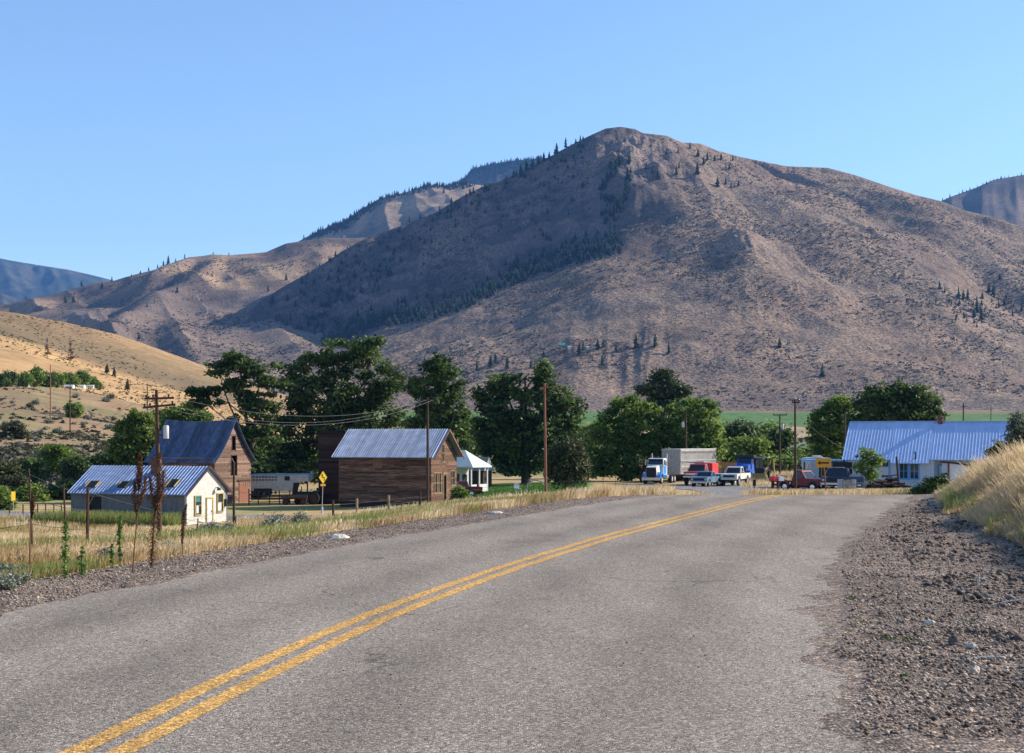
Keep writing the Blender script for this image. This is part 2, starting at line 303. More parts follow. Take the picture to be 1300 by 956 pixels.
TB = {
 -900: [700, 700, 690, 670, 655, 640, 600, 545, 490, 465, 425, 395, 420, 460, 480],
 0:    [706, 735, 722, 690, 664, 641, 608, 545, 490, 470, 426, 388, 420, 480, 500],
 150:  [706, 738, 720, 690, 665, 641, 612, 560, 525, 502, 481, 421, 450, 495, 510],
 230:  [706, 738, 718, 690, 665, 641, 617, 575, 545, 520, 505, 449, 475, 503, 515],
 300:  [706, 735, 715, 690, 664, 641, 617, 585, 560, 540, 522, 476, 495, 510, 520],
 360:  [706, 725, 710, 688, 662, 640, 617, 590, 570, 550, 537, 500, 505, 515, 522],
 450:  [706, 705, 695, 680, 658, 639, 615, 592, 575, 561, 551, 530, 522, 519, 522],
 550:  [706, 668, 658, 651, 643, 633, 612, 592, 575, 562, 553, 540, 530, 521, 524],
 700:  [704, 645, 643, 636, 629, 621, 611, 592, 575, 563, 553, 540, 530, 521, 524],
 850:  [704, 634, 639, 633, 626, 620, 608, 590, 575, 563, 553, 541, 531, 522, 524],
 950:  [704, 633, 638, 632, 627, 620, 607, 586, 570, 560, 552, 542, 532, 522, 524],
 1050: [704, 633, 637, 632, 628, 618, 603, 583, 568, 559, 552, 542, 532, 522, 524],
 1200: [704, 633, 637, 631, 626, 616, 602, 580, 566, 558, 551, 540, 530, 522, 524],
 1500: [704, 633, 637, 630, 625, 616, 602, 580, 566, 558, 551, 540, 530, 522, 524],
 2600: [704, 633, 637, 630, 625, 616, 602, 580, 566, 558, 551, 540, 530, 522, 524]}
_tpx = np.array(sorted(TB)); _tz = np.array([CAMZ + (HY - np.array(TB[k], float)) / F * DR for k in _tpx])
_gu = np.linspace(-900, 2600, 1401); _gl = np.linspace(math.log(20), math.log(1500), 400)
_A = np.array([np.interp(_gu, _tpx, _tz[:, j]) for j in range(len(DR))]).T
_B = np.array([np.interp(np.exp(_gl), DR, _A[i]) for i in range(len(_gu))])
def gblur(A, s, ax):
    n = int(3 * s); k = np.exp(-.5 * (np.arange(-n, n + 1) / s) ** 2); k /= k.sum()
    pw = [(0, 0), (0, 0)]; pw[ax] = (n, n); Ap = np.pad(A, pw, 'edge')
    return np.apply_along_axis(lambda r: np.convolve(r, k, 'valid'), ax, Ap)
_B = gblur(gblur(_B, 14, 0), 5, 1)
def _table(px, d):
    a = np.clip((px + 900) / 3500 * 1400, 0, 1399.999); b = np.clip((np.log(np.maximum(d, 1)) - _gl[0]) / (_gl[-1] - _gl[0]) * 399, 0, 398.999)
    i = a.astype(int); j = b.astype(int); fa = a - i; fb = b - j
    return (_B[i, j] * (1 - fa) + _B[i + 1, j] * fa) * (1 - fb) + (_B[i, j + 1] * (1 - fa) + _B[i + 1, j + 1] * fa) * fb
LSH = -4.6
def RSH(y): return np.interp(y, [0, 18, 27, 36, 50], [6.9, 6.3, 5.2, 4.3, 4.0])
def gz(x, y):
    x = np.asarray(x, float); y = np.asarray(y, float)
    r = np.hypot(x, y); th = np.arctan2(x, y); tc_ = np.clip(th, -.85, .85)
    px = CX + F * np.tan(tc_); d = r * np.cos(np.clip(th, -.436, .436))
    zt = _table(px, d)
    far = sstep(60, 300, d)
    zt = zt + far * (fbm(x / 55, y / 55, 3, 4) - .5) * np.clip(d / 300, 0, 2.2) * 3.2 + (1 - far) * (fbm(x / 9, y / 9, 9, 3) - .5) * .35 * sstep(20, 60, d)
    s = road_s(x, y)
    eL = (LSH - s); eR = s - RSH(y) - .25 * (fbm(x, y, 21, 3) - .5)
    left = zt * sstep(0, 9, eL) - .10 * sstep(0, 1.0, eL) * (1 - sstep(1, 8, eL))
    bank = .72 * sstep(-.2, 3.4, eR) + .045 * np.clip(eR - 2.6, 0, 20) + .25 * (fbm(x / 2.2, y / 2.2, 5, 3) - .5) * sstep(.3, 2, eR)
    bank = bank * (1 - sstep(34, 52, y))
    near = np.where(s < 0, left, np.where(eR > 0, bank, 0.0))
    wn = 1 - sstep(36, 58, y)
    bfar = sstep(0, 6, eR) * wn
    z = zt * (1 - wn) + near * wn
    z = z + .012 * (fbm(x * 2, y * 2, 2, 3) - .5) * wn
    core = (1 - sstep(3.1, 4.4, np.abs(s))) * (y < 60)
    return z - .07 * core
def gz1(x, y): return float(gz(np.array([x]), np.array([y]))[0])
def G(px, d, dz=0.0):
    x = (px - CX) / F * d; return (x, d, gz1(x, d) + dz)
def pick_ground(px, py, d0=14, d1=1300):
    d = np.exp(np.linspace(math.log(d0), math.log(d1), 3000)); x = (px - CX) / F * d; z = gz(x, d)
    q = HY - (z - CAMZ) * F / d; k = np.argmax(q <= py)
    return (x[k], d[k], z[k])
# ---------------------------------------------------------------- ground sheet (polar grid round the viewpoint)
def seg(y0, y1, n): return np.linspace(y0, y1, n, endpoint=False)
def build_ground():
    th = np.concatenate([seg(-math.pi, -.9, 30), seg(-.9, -.42, 60), seg(-.42, .42, 760), seg(.42, .9, 60), seg(.9, math.pi, 30), [math.pi]])
    r = np.concatenate([[0.01], np.exp(seg(math.log(.8), math.log(9), 40)), np.exp(seg(math.log(9), math.log(70), 330)), np.exp(seg(math.log(70), math.log(330), 180)), np.exp(seg(math.log(330), math.log(900), 220)), np.exp(np.linspace(math.log(900), math.log(1480), 60))])
    T, Rr = np.meshgrid(th, r, indexing='ij'); X = Rr * np.sin(T); Y = Rr * np.cos(T); Z = gz(X, Y)
    V = np.stack([X, Y, Z], -1).reshape(-1, 3)
    i, j = np.meshgrid(np.arange(len(th) - 1), np.arange(len(r) - 1), indexing='ij'); a = i * len(r) + j
    Fq = np.stack([a, a + 1, a + len(r) + 1, a + len(r)], -1).reshape(-1, 4)[:, ::-1]
    x, y, z = V.T; d = np.maximum(y, 1.0); px = CX + F * x / d; py = HY - (z - CAMZ) * F / d
    def c(*t): return np.array(t)
    col = np.tile(c(.44, .31, .15), (len(V), 1)); shrub = np.full(len(V), .25)
    def mixin(w_, cc):
        nonlocal col; w_ = np.clip(w_, 0, 1)[:, None]; col = col * (1 - w_) + c(*cc) * w_
    n1 = fbm(x / 14, y / 14, 31, 4); n2 = fbm(x / 60, y / 60, 41, 4); n3 = fbm(x / 4, y / 4, 51, 4)
    grn = (.15, .18, .05)
    s = road_s(x, y)
    # left field: dry with greener patches
    mixin(sstep(.5, .62, n1) * (d < 200) * .8, (.26, .25, .09)); mixin(sstep(.52, .66, n3) * (d < 120) * .5, (.50, .37, .18))
    # slopes left beyond the road: pinkish dirt and sage
    lf = (1 - sstep(330, 430, px)); w1 = lf * sstep(165, 220, d) * (1 - sstep(430, 520, d))
    mixin(w1 * .9, (.30, .195, .115)); mixin(w1 * sstep(.5, .6, n1) * .8, (.25, .21, .10)); mixin(w1 * sstep(.52, .62, n2) * .8, (.38, .24, .14)); mixin(w1 * sstep(.55, .65, fbm(x / 7, y / 7, 61, 3)) * .6, (.22, .17, .10))
    shrub = shrub + w1 * sstep(.4, .6, n2) * .9
    w2 = lf * sstep(430, 520, d); mixin(w2, (.47, .30, .135)); shrub = shrub * (1 - w2) + w2 * .1
    w3 = lf * sstep(606, 640, d); mixin(w3 * (.35 + .65 * sstep(.42, .6, n2)), (.33, .20, .105)); shrub = shrub + w3 * .45
    lowd = w3 * np.exp(-((py - (px * .30 + 420)) / 26) ** 2); mixin(lowd * .75, (.19, .125, .08)); shrub = shrub + lowd * .6
    strp = w2 * (1 - w3) * sstep(.5, .56, ridged(x / 130 + y / 90, y / 60 - x / 200, 12, 2)); mixin(strp * .5, (.36, .22, .11))
    # valley floor
    vf = sstep(420, 520, px); w4 = vf * sstep(205, 260, d); mixin(w4, (.16, .19, .06)); mixin(w4 * sstep(.5, .6, n1), (.24, .22, .09)); shrub = shrub + w4 * .8
    pk = vf * sstep(560, 600, d) * (1 - sstep(690, 720, d)); mixin(pk * .8, (.40, .29, .19)); shrub *= (1 - pk)
    fl = vf * sstep(790, 800, d + 60 * (n2 - .5)) * (1 - sstep(1150, 1180, d + 90 * (n2 - .5))); mixin(fl, (.095, .175, .055)); shrub *= (1 - fl)
    mixin(vf * sstep(1290, 1310, d), (.30, .215, .15))
    lawn = sstep(585, 600, px) * (1 - sstep(742, 760, px)) * sstep(128, 134, d) * (1 - sstep(185, 200, d)); mixin(lawn, (.07, .19, .025)); shrub *= (1 - lawn)
    yard = sstep(860, 900, px) * sstep(105, 112, d) * (1 - sstep(200, 230, d)); mixin(yard * .7, (.40, .31, .17))
    gv = (1 - sstep(60, 70, d)) * sstep(-5.4, -4.9, s) * (1 - sstep(6.3, 7.1, s)); mixin(gv, (.17, .14, .12)); shrub *= (1 - gv)
    bk = (1 - sstep(50, 60, d)) * sstep(6.6, 7.6, s); mixin(bk * .8, (.40, .28, .13))
    # vertical fence-line tracks on the slope
    o = np_mesh('ground', V, Fq, M['ground'], {'Col': ('C', 'POINT', col), 'shrub': ('F', 'POINT', shrub)}, True); tag(o, kind='structure')
build_ground()
# ---------------------------------------------------------------- mountain sheets
def gblur2(A, su, stt): return gblur(gblur(A, su, 0), stt, 1)
def rsum(a): return np.concatenate([[0], np.cumsum(a)])
PATCH = {}
def patch(name, cols, rows, upx, nts, su=10, stt=4, disp=None, colf=None, m=None, crest=None, crow=None):
    """cols: px of the control columns; rows: list of (list of py, list of depth) per control row"""
    u = np.array(upx, float); nr = len(rows)
    t = np.concatenate([np.linspace(k, k + 1, nts[k], endpoint=False) for k in range(nr - 1)] + [[nr - 1]])
    PY = np.array([np.interp(u, cols, r[0]) for r in rows]).T; DD = np.array([np.interp(u, cols, r[1]) for r in rows]).T
    if crest is not None: PY[:, crow] = np.interp(u, [c[0] for c in crest], [c[1] for c in crest])
    ZZ = CAMZ + (HY - PY) / F * DD
    cz = ZZ[:, crow].copy() if crow is not None else None
    Z = np.array([np.interp(t, np.arange(nr), ZZ[i]) for i in range(len(u))]); D = np.array([np.interp(t, np.arange(nr), DD[i]) for i in range(len(u))])
    Z = gblur2(Z, su, stt); D = gblur2(D, su, stt)
    X = (u[:, None] - CX) / F * D
    UU, TT = np.meshgrid(u, t, indexing='ij')
    if disp is not None: Z = Z + disp(UU, TT, X, D)
    if crow is not None:      # keep the skyline where it was measured
        jc = np.argmin(np.abs(t - crow)); tgt = np.interp(u, [c[0] for c in crest], [c[1] for c in crest]); 
        zt = CAMZ + (HY - tgt) / F * D[:, jc]
        pyc = HY - (Z - CAMZ) * F / D
        for it in range(3):
            pyc = HY - (Z - CAMZ) * F / D; dd = tgt - pyc.min(axis=1)
            wgt = np.clip(TT / max(1, crow), 0, 1) ** 1.5
            kk = np.exp(-np.linspace(-2, 2, 81) ** 2); kk /= kk.sum(); ds = np.convolve(np.pad(dd, 40, 'edge'), kk, 'valid')
            w9 = np.clip(TT / max(1, crow), 0, 1) ** (crow * 6)
            Z = Z - (ds[:, None] / F * D) * wgt - ((dd - ds)[:, None] / F * D) * w9
    V = np.stack([X, D, Z], -1).reshape(-1, 3); n = len(t)
    i, j = np.meshgrid(np.arange(len(u) - 1), np.arange(n - 1), indexing='ij'); a = i * n + j
    Fq = np.stack([a, a + n, a + n + 1, a + 1], -1).reshape(-1, 4)
    col, shr = colf(UU, TT, X, D, Z)
    o = np_mesh(name, V, Fq, m, {'Col': ('C', 'POINT', col.reshape(-1, 3)), 'shrub': ('F', 'POINT', shr.ravel())}, True); tag(o, kind='structure')
    PATCH[name] = (u, X, D, Z, HY - (Z - CAMZ) * F / D)
    return o
def pick(name, px, py):
    u, X, D, Z, PYg = PATCH[name]; i = int(np.clip(np.searchsorted(u, px), 0, len(u) - 1)); q = PYg[i]
    k = int(np.argmax(q <= py)); 
    if q[k] > py: k = int(np.argmin(q))
    return (X[i, k], D[i, k], Z[i, k])
def C3(*t): return np.array(t)
def lerpc(c, w_, c2): w_ = np.clip(w_, 0, 1)[..., None]; return c * (1 - w_) + C3(*c2) * w_
# main mountain
mc = [-200, 100, 250, 330, 400, 480, 560, 640, 700, 760, 800, 860, 940, 1050, 1200, 1300, 1500, 2000]
crest_m = [(-200, 540), (100, 520), (230, 462), (259, 443), (291, 418), (332, 381), (363, 362), (398, 343), (436, 318), (461, 304), (492, 293), (527, 280), (555, 269), (574, 257), (599, 243), (630, 231), (660, 219), (703, 196), (725, 184), (747, 173), (769, 163), (788, 161), (807, 164), (816, 169), (845, 172), (867, 181), (889, 182), (907, 190), (939, 199), (998, 211), (1051, 213), (1088, 223), (1126, 236), (1164, 248), (1194, 255), (1224, 267), (1262, 276), (1300, 289), (1500, 350), (2000, 440)]
def near(a, b): return a
rows_m = [
 ([560, 556] + [548] * 16, [1290] * 18),
 ([528, 522, 512, 508, 505, 504, 504, 504, 504, 504, 504, 504, 504, 504, 505, 506, 508, 510], [1480] * 18),
 ([530, 520, 503, 483, 470, 454, 437, 415, 398, 381, 374, 368, 366, 376, 402, 428, 470, 500], [1850] * 18),
 ([535, 522, 485, 468, 446, 414, 384, 352, 330, 308, 296, 298, 300, 306, 330, 372, 430, 480], [2150, 2150, 2150, 2170, 2190, 2200, 2200, 2200, 2190, 2180, 2150, 2120, 2100, 2100, 2080, 2050, 2000, 1950]),
 ([538, 521, 470, 424, 392, 352, 322, 284, 255, 232, 224, 232, 243, 253, 288, 326, 388, 460], [2300, 2300, 2300, 2310, 2325, 2330, 2330, 2330, 2330, 2320, 2310, 2320, 2340, 2350, 2330, 2300, 2200, 2100]),
 ([540, 520, 455, 382, 342, 299, 267, 231, 197, 167, 162, 178, 199, 213, 256, 289, 350, 440], [2450, 2450, 2450, 2450, 2450, 2450, 2450, 2450, 2450, 2450, 2480, 2520, 2580, 2600, 2560, 2520, 2400, 2200]),
 ([545, 530, 500, 430, 390, 350, 320, 290, 260, 230, 230, 240, 250, 260, 300, 330, 390, 460], [2900] * 18)]
def seg_d(U, V, pts):
    best = np.full(U.shape, 1e9)
    for (a, b), (c, d) in zip(pts[:-1], pts[1:]):
        ex, ey = c - a, d - b; t = np.clip(((U - a) * ex + (V - b) * ey) / (ex * ex + ey * ey), 0, 1)
        best = np.minimum(best, np.hypot(U - a - t * ex, V - b - t * ey))
    return best
_keep = {}
def disp_m(U, T, X, D):
    up = np.clip(T - 1, 0, 5)
    ph = np.arctan2(X - 215, 2750 - D) + .22 * (fbm(X / 300, D / 300, 3, 4) - .5); rr = np.hypot(X - 215, 2750 - D)
    g1 = ridged(ph * 5.5 + .8 * fbm(X / 500, D / 500, 8, 3), rr / 800 + fbm(X / 400, D / 400, 9, 2), 101, 2)      # spurs and gullies radiate from the summit
    g2 = ridged(ph * 17 + fbm(X / 120, D / 120, 14, 3), rr / 220, 131, 3)
    z = (g1 - .55) * 30 * sstep(0.6, 2.6, T) * (.3 + .7 * sstep(850, 980, U)) + (g2 - .55) * 5 * sstep(.1, 1.5, T) * sstep(.45, .62, fbm(X / 350, D / 350, 19, 3)) + (fbm(X / 85, D / 85, 17, 5) - .5) * 20 * sstep(.3, 1.5, T)
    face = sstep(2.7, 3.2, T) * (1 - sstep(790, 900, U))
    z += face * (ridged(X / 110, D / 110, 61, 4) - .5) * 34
    rk = np.exp(-((U - 555) / 22) ** 2) * np.exp(-((T - 4.0) / .5) ** 2) + np.exp(-((U - 603) / 18) ** 2) * np.exp(-((T - 4.3) / .4) ** 2) + np.exp(-((U - 800) / 60) ** 2) * np.exp(-((T - 4.3) / .6) ** 2)
    z += rk * (ridged(X / 55, D / 55, 66, 5) - .42) * 52
    # deep gully on the right flank with rocks and trees
    py = HY - (z * 0 + 0)
    ln = 3.4 + (1150 - U) / 150 * .75
    z -= 13 * np.exp(-((T - (4.35 - (U - 1080) / 130)) / .28) ** 2) * sstep(1010, 1120, U) * (1 - sstep(1330, 1420, U))
    z += 10 * np.exp(-((T - (4.75 - (U - 1080) / 130)) / .35) ** 2) * sstep(1010, 1120, U) * (1 - sstep(1330, 1420, U))
    # little drainages at the foot
    z += (ridged(U / 22 + .8 * fbm(U / 26, T * 2, 9, 2), T * .5, 77, 2) - .5) * 8 * np.exp(-((T - 1.35) / .30) ** 2) * sstep(670, 740, U) * (1 - sstep(820, 870, U))
    z += (fbm(X / 40, D / 40, 88, 4) - .5) * 7 * sstep(.2, 1, T)
    kn = np.exp(-(((U - 955) / 42) ** 2 + ((T - 2.6) / .35) ** 2)); z += kn * 24 + kn * (ridged(X / 18, D / 18, 12, 3) - .5) * 12
    return z * (1 - sstep(5.2, 6, T))
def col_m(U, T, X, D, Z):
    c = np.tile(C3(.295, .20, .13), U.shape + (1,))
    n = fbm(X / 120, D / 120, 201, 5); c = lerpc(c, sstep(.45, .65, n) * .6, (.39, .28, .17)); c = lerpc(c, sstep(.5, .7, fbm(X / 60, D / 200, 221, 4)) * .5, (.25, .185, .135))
    face = sstep(2.6, 3.0, T) * (1 - sstep(800, 880, U)); c = lerpc(c, face * .9, (.055, .048, .048))  # left flank's shade painted in as a much darker ground colour
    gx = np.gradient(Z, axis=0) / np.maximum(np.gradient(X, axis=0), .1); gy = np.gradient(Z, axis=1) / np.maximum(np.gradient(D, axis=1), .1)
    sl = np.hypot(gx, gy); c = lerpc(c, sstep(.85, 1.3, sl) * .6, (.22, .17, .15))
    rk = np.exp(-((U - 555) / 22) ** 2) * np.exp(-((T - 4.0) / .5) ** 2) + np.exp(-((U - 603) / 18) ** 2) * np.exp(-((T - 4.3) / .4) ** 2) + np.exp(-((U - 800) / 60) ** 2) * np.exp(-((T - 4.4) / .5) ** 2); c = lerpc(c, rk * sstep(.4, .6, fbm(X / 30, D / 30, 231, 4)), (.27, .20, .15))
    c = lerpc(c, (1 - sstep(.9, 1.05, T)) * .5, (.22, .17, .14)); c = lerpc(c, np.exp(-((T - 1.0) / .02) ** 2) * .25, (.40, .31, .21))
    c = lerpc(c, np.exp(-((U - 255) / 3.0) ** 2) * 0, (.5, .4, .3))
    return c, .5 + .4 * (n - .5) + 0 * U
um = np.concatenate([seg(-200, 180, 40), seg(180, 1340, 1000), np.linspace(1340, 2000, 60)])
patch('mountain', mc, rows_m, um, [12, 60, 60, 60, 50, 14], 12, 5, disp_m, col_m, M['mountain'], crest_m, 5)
# lower ridge on the left behind the golden hill
crest_l = [(-400, 420), (-100, 400), (10, 386), (36, 380), (66, 374), (96, 366), (117, 360), (142, 357), (173, 348), (198, 342), (221, 333), (239, 327), (269, 323), (289, 324), (330, 321), (338, 320), (363, 309), (411, 302), (448, 302), (560, 300), (700, 330), (900, 420)]
lc = [-400, -100, 50, 150, 250, 350, 450, 600, 900]
rows_l = [
 ([520, 510, 500, 500, 500, 510, 515, 520, 525], [1500] * 9),
 ([495, 470, 450, 452, 455, 470, 480, 500, 515], [1900] * 9),
 ([470, 440, 415, 412, 405, 410, 430, 460, 480], [2350] * 9),
 ([450, 425, 400, 385, 358, 355, 360, 380, 450], [2700] * 9),
 ([420, 400, 378, 355, 326, 318, 302, 310, 420], [3050] * 9),
 ([460, 440, 430, 400, 380, 370, 360, 360, 440], [3500] * 9)]
def disp_l(U, T, X, D):
    z = (ridged(U / 90 + .5 * T + .4 * fbm(U / 70, T, 5, 2), T * .6, 301, 2) - .5) * 34 * sstep(.2, 1.5, T)
    z += (fbm(X / 90, D / 90, 311, 4) - .5) * 18
    # dark-sided spur dropping to the lower left
    dl = (U - 258) * .0 + T - (3.05 + (U - 255) / 75); 
    w_ = sstep(110, 160, U) * (1 - sstep(262, 290, U))
    z += w_ * 26 * np.exp(-(dl / .42) ** 2)
    w2 = sstep(150, 190, U) * (1 - sstep(235, 260, U)); z += w2 * 18 * np.exp(-((T - (3.75 + (U - 235) / 90)) / .22) ** 2)
    return z
def col_l(U, T, X, D, Z):
    c = np.tile(C3(.31, .21, .13), U.shape + (1,)); n = fbm(X / 150, D / 150, 351, 5)
    c = lerpc(c, sstep(.45, .6, n) * .85, (.17, .125, .095)); c = lerpc(c, (1 - sstep(.3, .45, n)) * .7, (.40, .28, .16))
    c = lerpc(c, (1 - sstep(2.2, 2.9, T)) * .6, (.20, .155, .13))
    tx = 258 + 6 * np.sin(T * 9) + (T - 2.2) * -8
    c = lerpc(c, np.exp(-((U - tx) / 1.1) ** 2) * sstep(1.7, 1.8, T) * (1 - sstep(2.5, 2.6, T)) * .9, (.45, .36, .28))
    return c, .35 + .5 * (n - .4)
patch('left_ridge', lc, rows_l, np.concatenate([seg(-400, -20, 40), seg(-20, 520, 520), np.linspace(520, 900, 40)]), [20, 50, 70, 70, 8], 9, 5, disp_l, col_l, M['mountain'], crest_l, 4)
# higher ridge behind with trees along its top
crest_2 = [(200, 380), (340, 330), (385, 303), (398, 296), (420, 287), (436, 281), (461, 264), (480, 253), (492, 249), (520, 243), (539, 235), (567, 236), (590, 232), (640, 240), (760, 280)]
rows_2 = [([400, 400, 380, 380, 380, 380], [3300] * 6), ([385, 360, 325, 300, 290, 330], [3700] * 6), ([380, 330, 300, 243, 232, 280], [4200] * 6), ([420, 380, 350, 300, 290, 320], [4700] * 6)]
def disp_2(U, T, X, D): return (ridged(U / 45 + .4 * T, T * .9, 401, 2) - .5) * 40 + (fbm(X / 90, D / 90, 411, 4) - .5) * 22
def col_2(U, T, X, D, Z):
    c = np.tile(C3(.36, .26, .17), U.shape + (1,)); n = fbm(X / 200, D / 200, 451, 5); c = lerpc(c, sstep(.45, .6, n), (.20, .16, .13)); return c, .3 + .6 * (n - .4)
patch('middle_ridge', [200, 340, 400, 520, 600, 760], rows_2, np.linspace(200, 760, 420), [60, 80, 6], 8, 4, disp_2, col_2, M['mountain'], crest_2, 2)
crest_3 = [(400, 330), (540, 245), (567, 239), (589, 227), (599, 214), (624, 208), (658, 203), (700, 200), (800, 230)]
rows_3 = [([400] * 4, [5000] * 4), ([330, 245, 203, 230], [6000] * 4), ([380, 300, 260, 280], [6600] * 4)]
def col_3(U, T, X, D, Z):
    c = np.tile(C3(.035, .045, .035), U.shape + (1,)); n = fbm(X / 300, D / 300, 551, 5); return lerpc(c, sstep(.55, .65, n) * .5, (.13, .11, .08)), .6 + 0 * U
def disp_3(U, T, X, D): return (ridged(U / 40 + .3 * T, T, 501, 3) - .5) * 60
patch('forested_ridge', [400, 540, 650, 800], rows_3, np.linspace(400, 800, 300), [90, 6], 8, 4, disp_3, col_3, M['far'], crest_3, 1)
crest_4 = [(-500, 300), (-200, 330), (-60, 322), (0, 328), (15, 331), (46, 336), (84, 342), (112, 348), (140, 355), (250, 385), (400, 420)]
rows_4 = [([420] * 4, [7500] * 4), ([300, 328, 355, 420], [9500] * 4), ([350, 360, 400, 440], [10200] * 4)]
patch('blue_mountain', [-500, 0, 140, 400], rows_4, np.linspace(-500, 400, 300), [90, 6], 8, 4, lambda U, T, X, D: (ridged(U / 60 + .5 * T, T * 1.2, 601, 3) - .5) * 130, col_3, M['far'], crest_4, 1)
rows_6 = [([430] * 3, [5200] * 3), ([360, 372, 420], [6400] * 3), ([400, 400, 430], [6800] * 3)]
patch('low_far_spur', [-400, 0, 90], rows_6, np.linspace(-400, 90, 160), [50, 6], 6, 3, lambda U, T, X, D: (ridged(U / 30 + .5 * T, T * 1.2, 651, 3) - .5) * 60, col_3, M['far'], [(-400, 350), (-50, 372), (0, 371), (25, 380), (60, 400), (90, 420)], 1)
crest_5 = [(1120, 300), (1180, 262), (1204, 251), (1215, 247), (1240, 238), (1262, 228), (1300, 222), (1400, 215), (1600, 240), (2000, 300)]
rows_5 = [([400] * 3, [3800] * 3), ([262, 222, 300], [4700] * 3), ([320, 300, 360], [5300] * 3)]
def col_5(U, T, X, D, Z):
    c = np.tile(C3(.28, .20, .14), U.shape + (1,)); n = fbm(X / 160, D / 160, 751, 5); c = lerpc(c, sstep(.45, .6, n), (.17, .135, .11)); return c, .4 + .4 * (n - .4)
patch('right_far_ridge', [1180, 1300, 2000], rows_5, np.linspace(1120, 2000, 380), [90, 6], 8, 4, lambda U, T, X, D: (ridged(U / 40 + .4 * T, T * 1.1, 701, 3) - .5) * 40, col_5, M['mountain'], crest_5, 1)
# ---------------------------------------------------------------- air
def haze():
    b = MB().box(-12500, -1800, -60, 12500, 10900, 1650)
    m = bpy.data.materials.new('air_haze'); m.use_nodes = True; n = m.node_tree.nodes; n.remove(n['Principled BSDF'])
    v = n.new('ShaderNodeVolumePrincipled'); v.inputs['Color'].default_value = (.16, .42, 1.0, 1); v.inputs['Density'].default_value = 4.4e-5; v.inputs['Anisotropy'].default_value = .1
    m.node_tree.links.new(v.outputs[0], n['Material Output'].inputs['Volume'])
    o = b.build('haze', m); tag(o, kind='stuff')
haze()
# ---------------------------------------------------------------- road, shoulders, markings
def ribbon(name, path, offs, m, dz, du=.5, zf=None, jag=0):
    """strip following a path (list of x,y); offs = lateral offsets of its rows"""
    p = np.array(path, float); L = rsum(np.hypot(*np.diff(p, axis=0).T)); n = max(3, int(L[-1] / du)); s = np.linspace(0, L[-1], n)
    x = np.interp(s, L, p[:, 0]); y = np.interp(s, L, p[:, 1])
    k = np.exp(-np.linspace(-2, 2, 21) ** 2); k /= k.sum()
    if jag is not None and n > 60:
        x[10:-10] = np.convolve(x, k, 'valid'); y[10:-10] = np.convolve(y, k, 'valid')
    tx = np.gradient(x); ty = np.gradient(y); l = np.hypot(tx, ty); tx /= l; ty /= l
    V = []
    for q, o in enumerate(offs):
        oo = o + (jag * (fbm(s * 1.7, s * 0 + q, 77 + q, 4) - .5) if jag and q in (0, len(offs) - 1) else 0)
        X = x + ty * oo; Y = y - tx * oo; Z = (zf or gz)(X, Y) + dz; V.append(np.stack([X, Y, Z], -1))
    V = np.array(V); m_ = len(offs); V = V.reshape(-1, 3); i, j = np.meshgrid(np.arange(m_ - 1), np.arange(n - 1), indexing='ij'); a = i * n + j
    Fq = np.stack([a, a + 1, a + n + 1, a + n], -1).reshape(-1, 4)[:, ::-1]
    wr = np.repeat(np.exp(-((np.abs(np.array(offs, float)) - 2.55) / .42) ** 2) + np.exp(-((np.abs(np.array(offs, float)) - .95) / .42) ** 2), n)
    return tag(np_mesh(name, V, Fq, m, {'wear': ('F', 'POINT', wr)}, True), kind='structure')
def roadz(X, Y):
    s = road_s(X, Y); core = (1 - sstep(3.1, 4.4, np.abs(s))) * (Y < 60)
    return gz(X, Y) + .07 * core
yy = np.arange(-40, 60, .5); cl = list(zip(np.interp(yy, _yy, _xs), yy))
loop = [(17.2, 72), (18.2, 84), (15.5, 96), (8, 107), (-5, 118), (-25, 128), (-60, 137), (-110, 145), (-170, 150), (-260, 156)]
ribbon('road', cl, [-3.45] + list(np.linspace(-3.1, 3.4, 27)) + [3.9], M['asphalt'], .012, .12, roadz, .55)
ribbon('far_road', [cl[-1]] + loop, [-3.4, -1.7, 0, 1.7, 3.4], M['far_asphalt'], .03, .8)
for o_, nm in ((-.125, 'yellow_line'), (.115, 'yellow_line')):
    ribbon(nm, cl, [o_ - .068, o_, o_ + .068], M['yellow'], .016, .12, roadz, .012)
def shoulder(name, s0, s1, y0, y1, ns):
    ys = np.arange(y0, y1, .05 if y0 > 5 else .08); X = []; 
    c = np.interp(ys, _yy, _xs); h = np.interp(ys, _yy, _hd); cs = 1 / np.sqrt(1 + h * h)
    V = []
    for q in range(ns):
        f = q / (ns - 1); s1_ = s1 if s1 < 0 else RSH(ys) + .5; s = s0 + (s1_ - s0) * f; e = (fbm(ys * 1.3, ys * 0, 900 + (f > .5), 4) - .5) * (.5 if q in (0, ns - 1) else .2)
        x = c + (s + e) / cs; aw = sstep(3.3 if s1 > 0 else 3.1, 4.4 if s1 > 0 else 3.8, np.abs(s)); z = roadz(x, ys) + .004 * (1 - aw) + aw * (.018 + .05 * (fbm(x * 7, ys * 7, 33, 3) - .5) + .04 * (fbm(x * 1.5, ys * 1.5, 34, 2) - .5))
        if q == ns - 1: z = z - .03
        V.append(np.stack([x, ys, z], -1))
    V = np.array(V); n = len(ys); V = V.reshape(-1, 3); i, j = np.meshgrid(np.arange(ns - 1), np.arange(n - 1), indexing='ij'); a = i * n + j
    Fq = np.stack([a, a + 1, a + n + 1, a + n], -1).reshape(-1, 4)
    if s1 > s0: Fq = Fq[:, ::-1]
    return tag(np_mesh(name, V, Fq, M['gravel'], smooth=True), kind='structure')
shoulder('gravel_shoulder', -2.9, -4.75, 3, 60, 34)
shoulder('gravel_shoulder', 3.0, 6.9, 3, 60, 70)
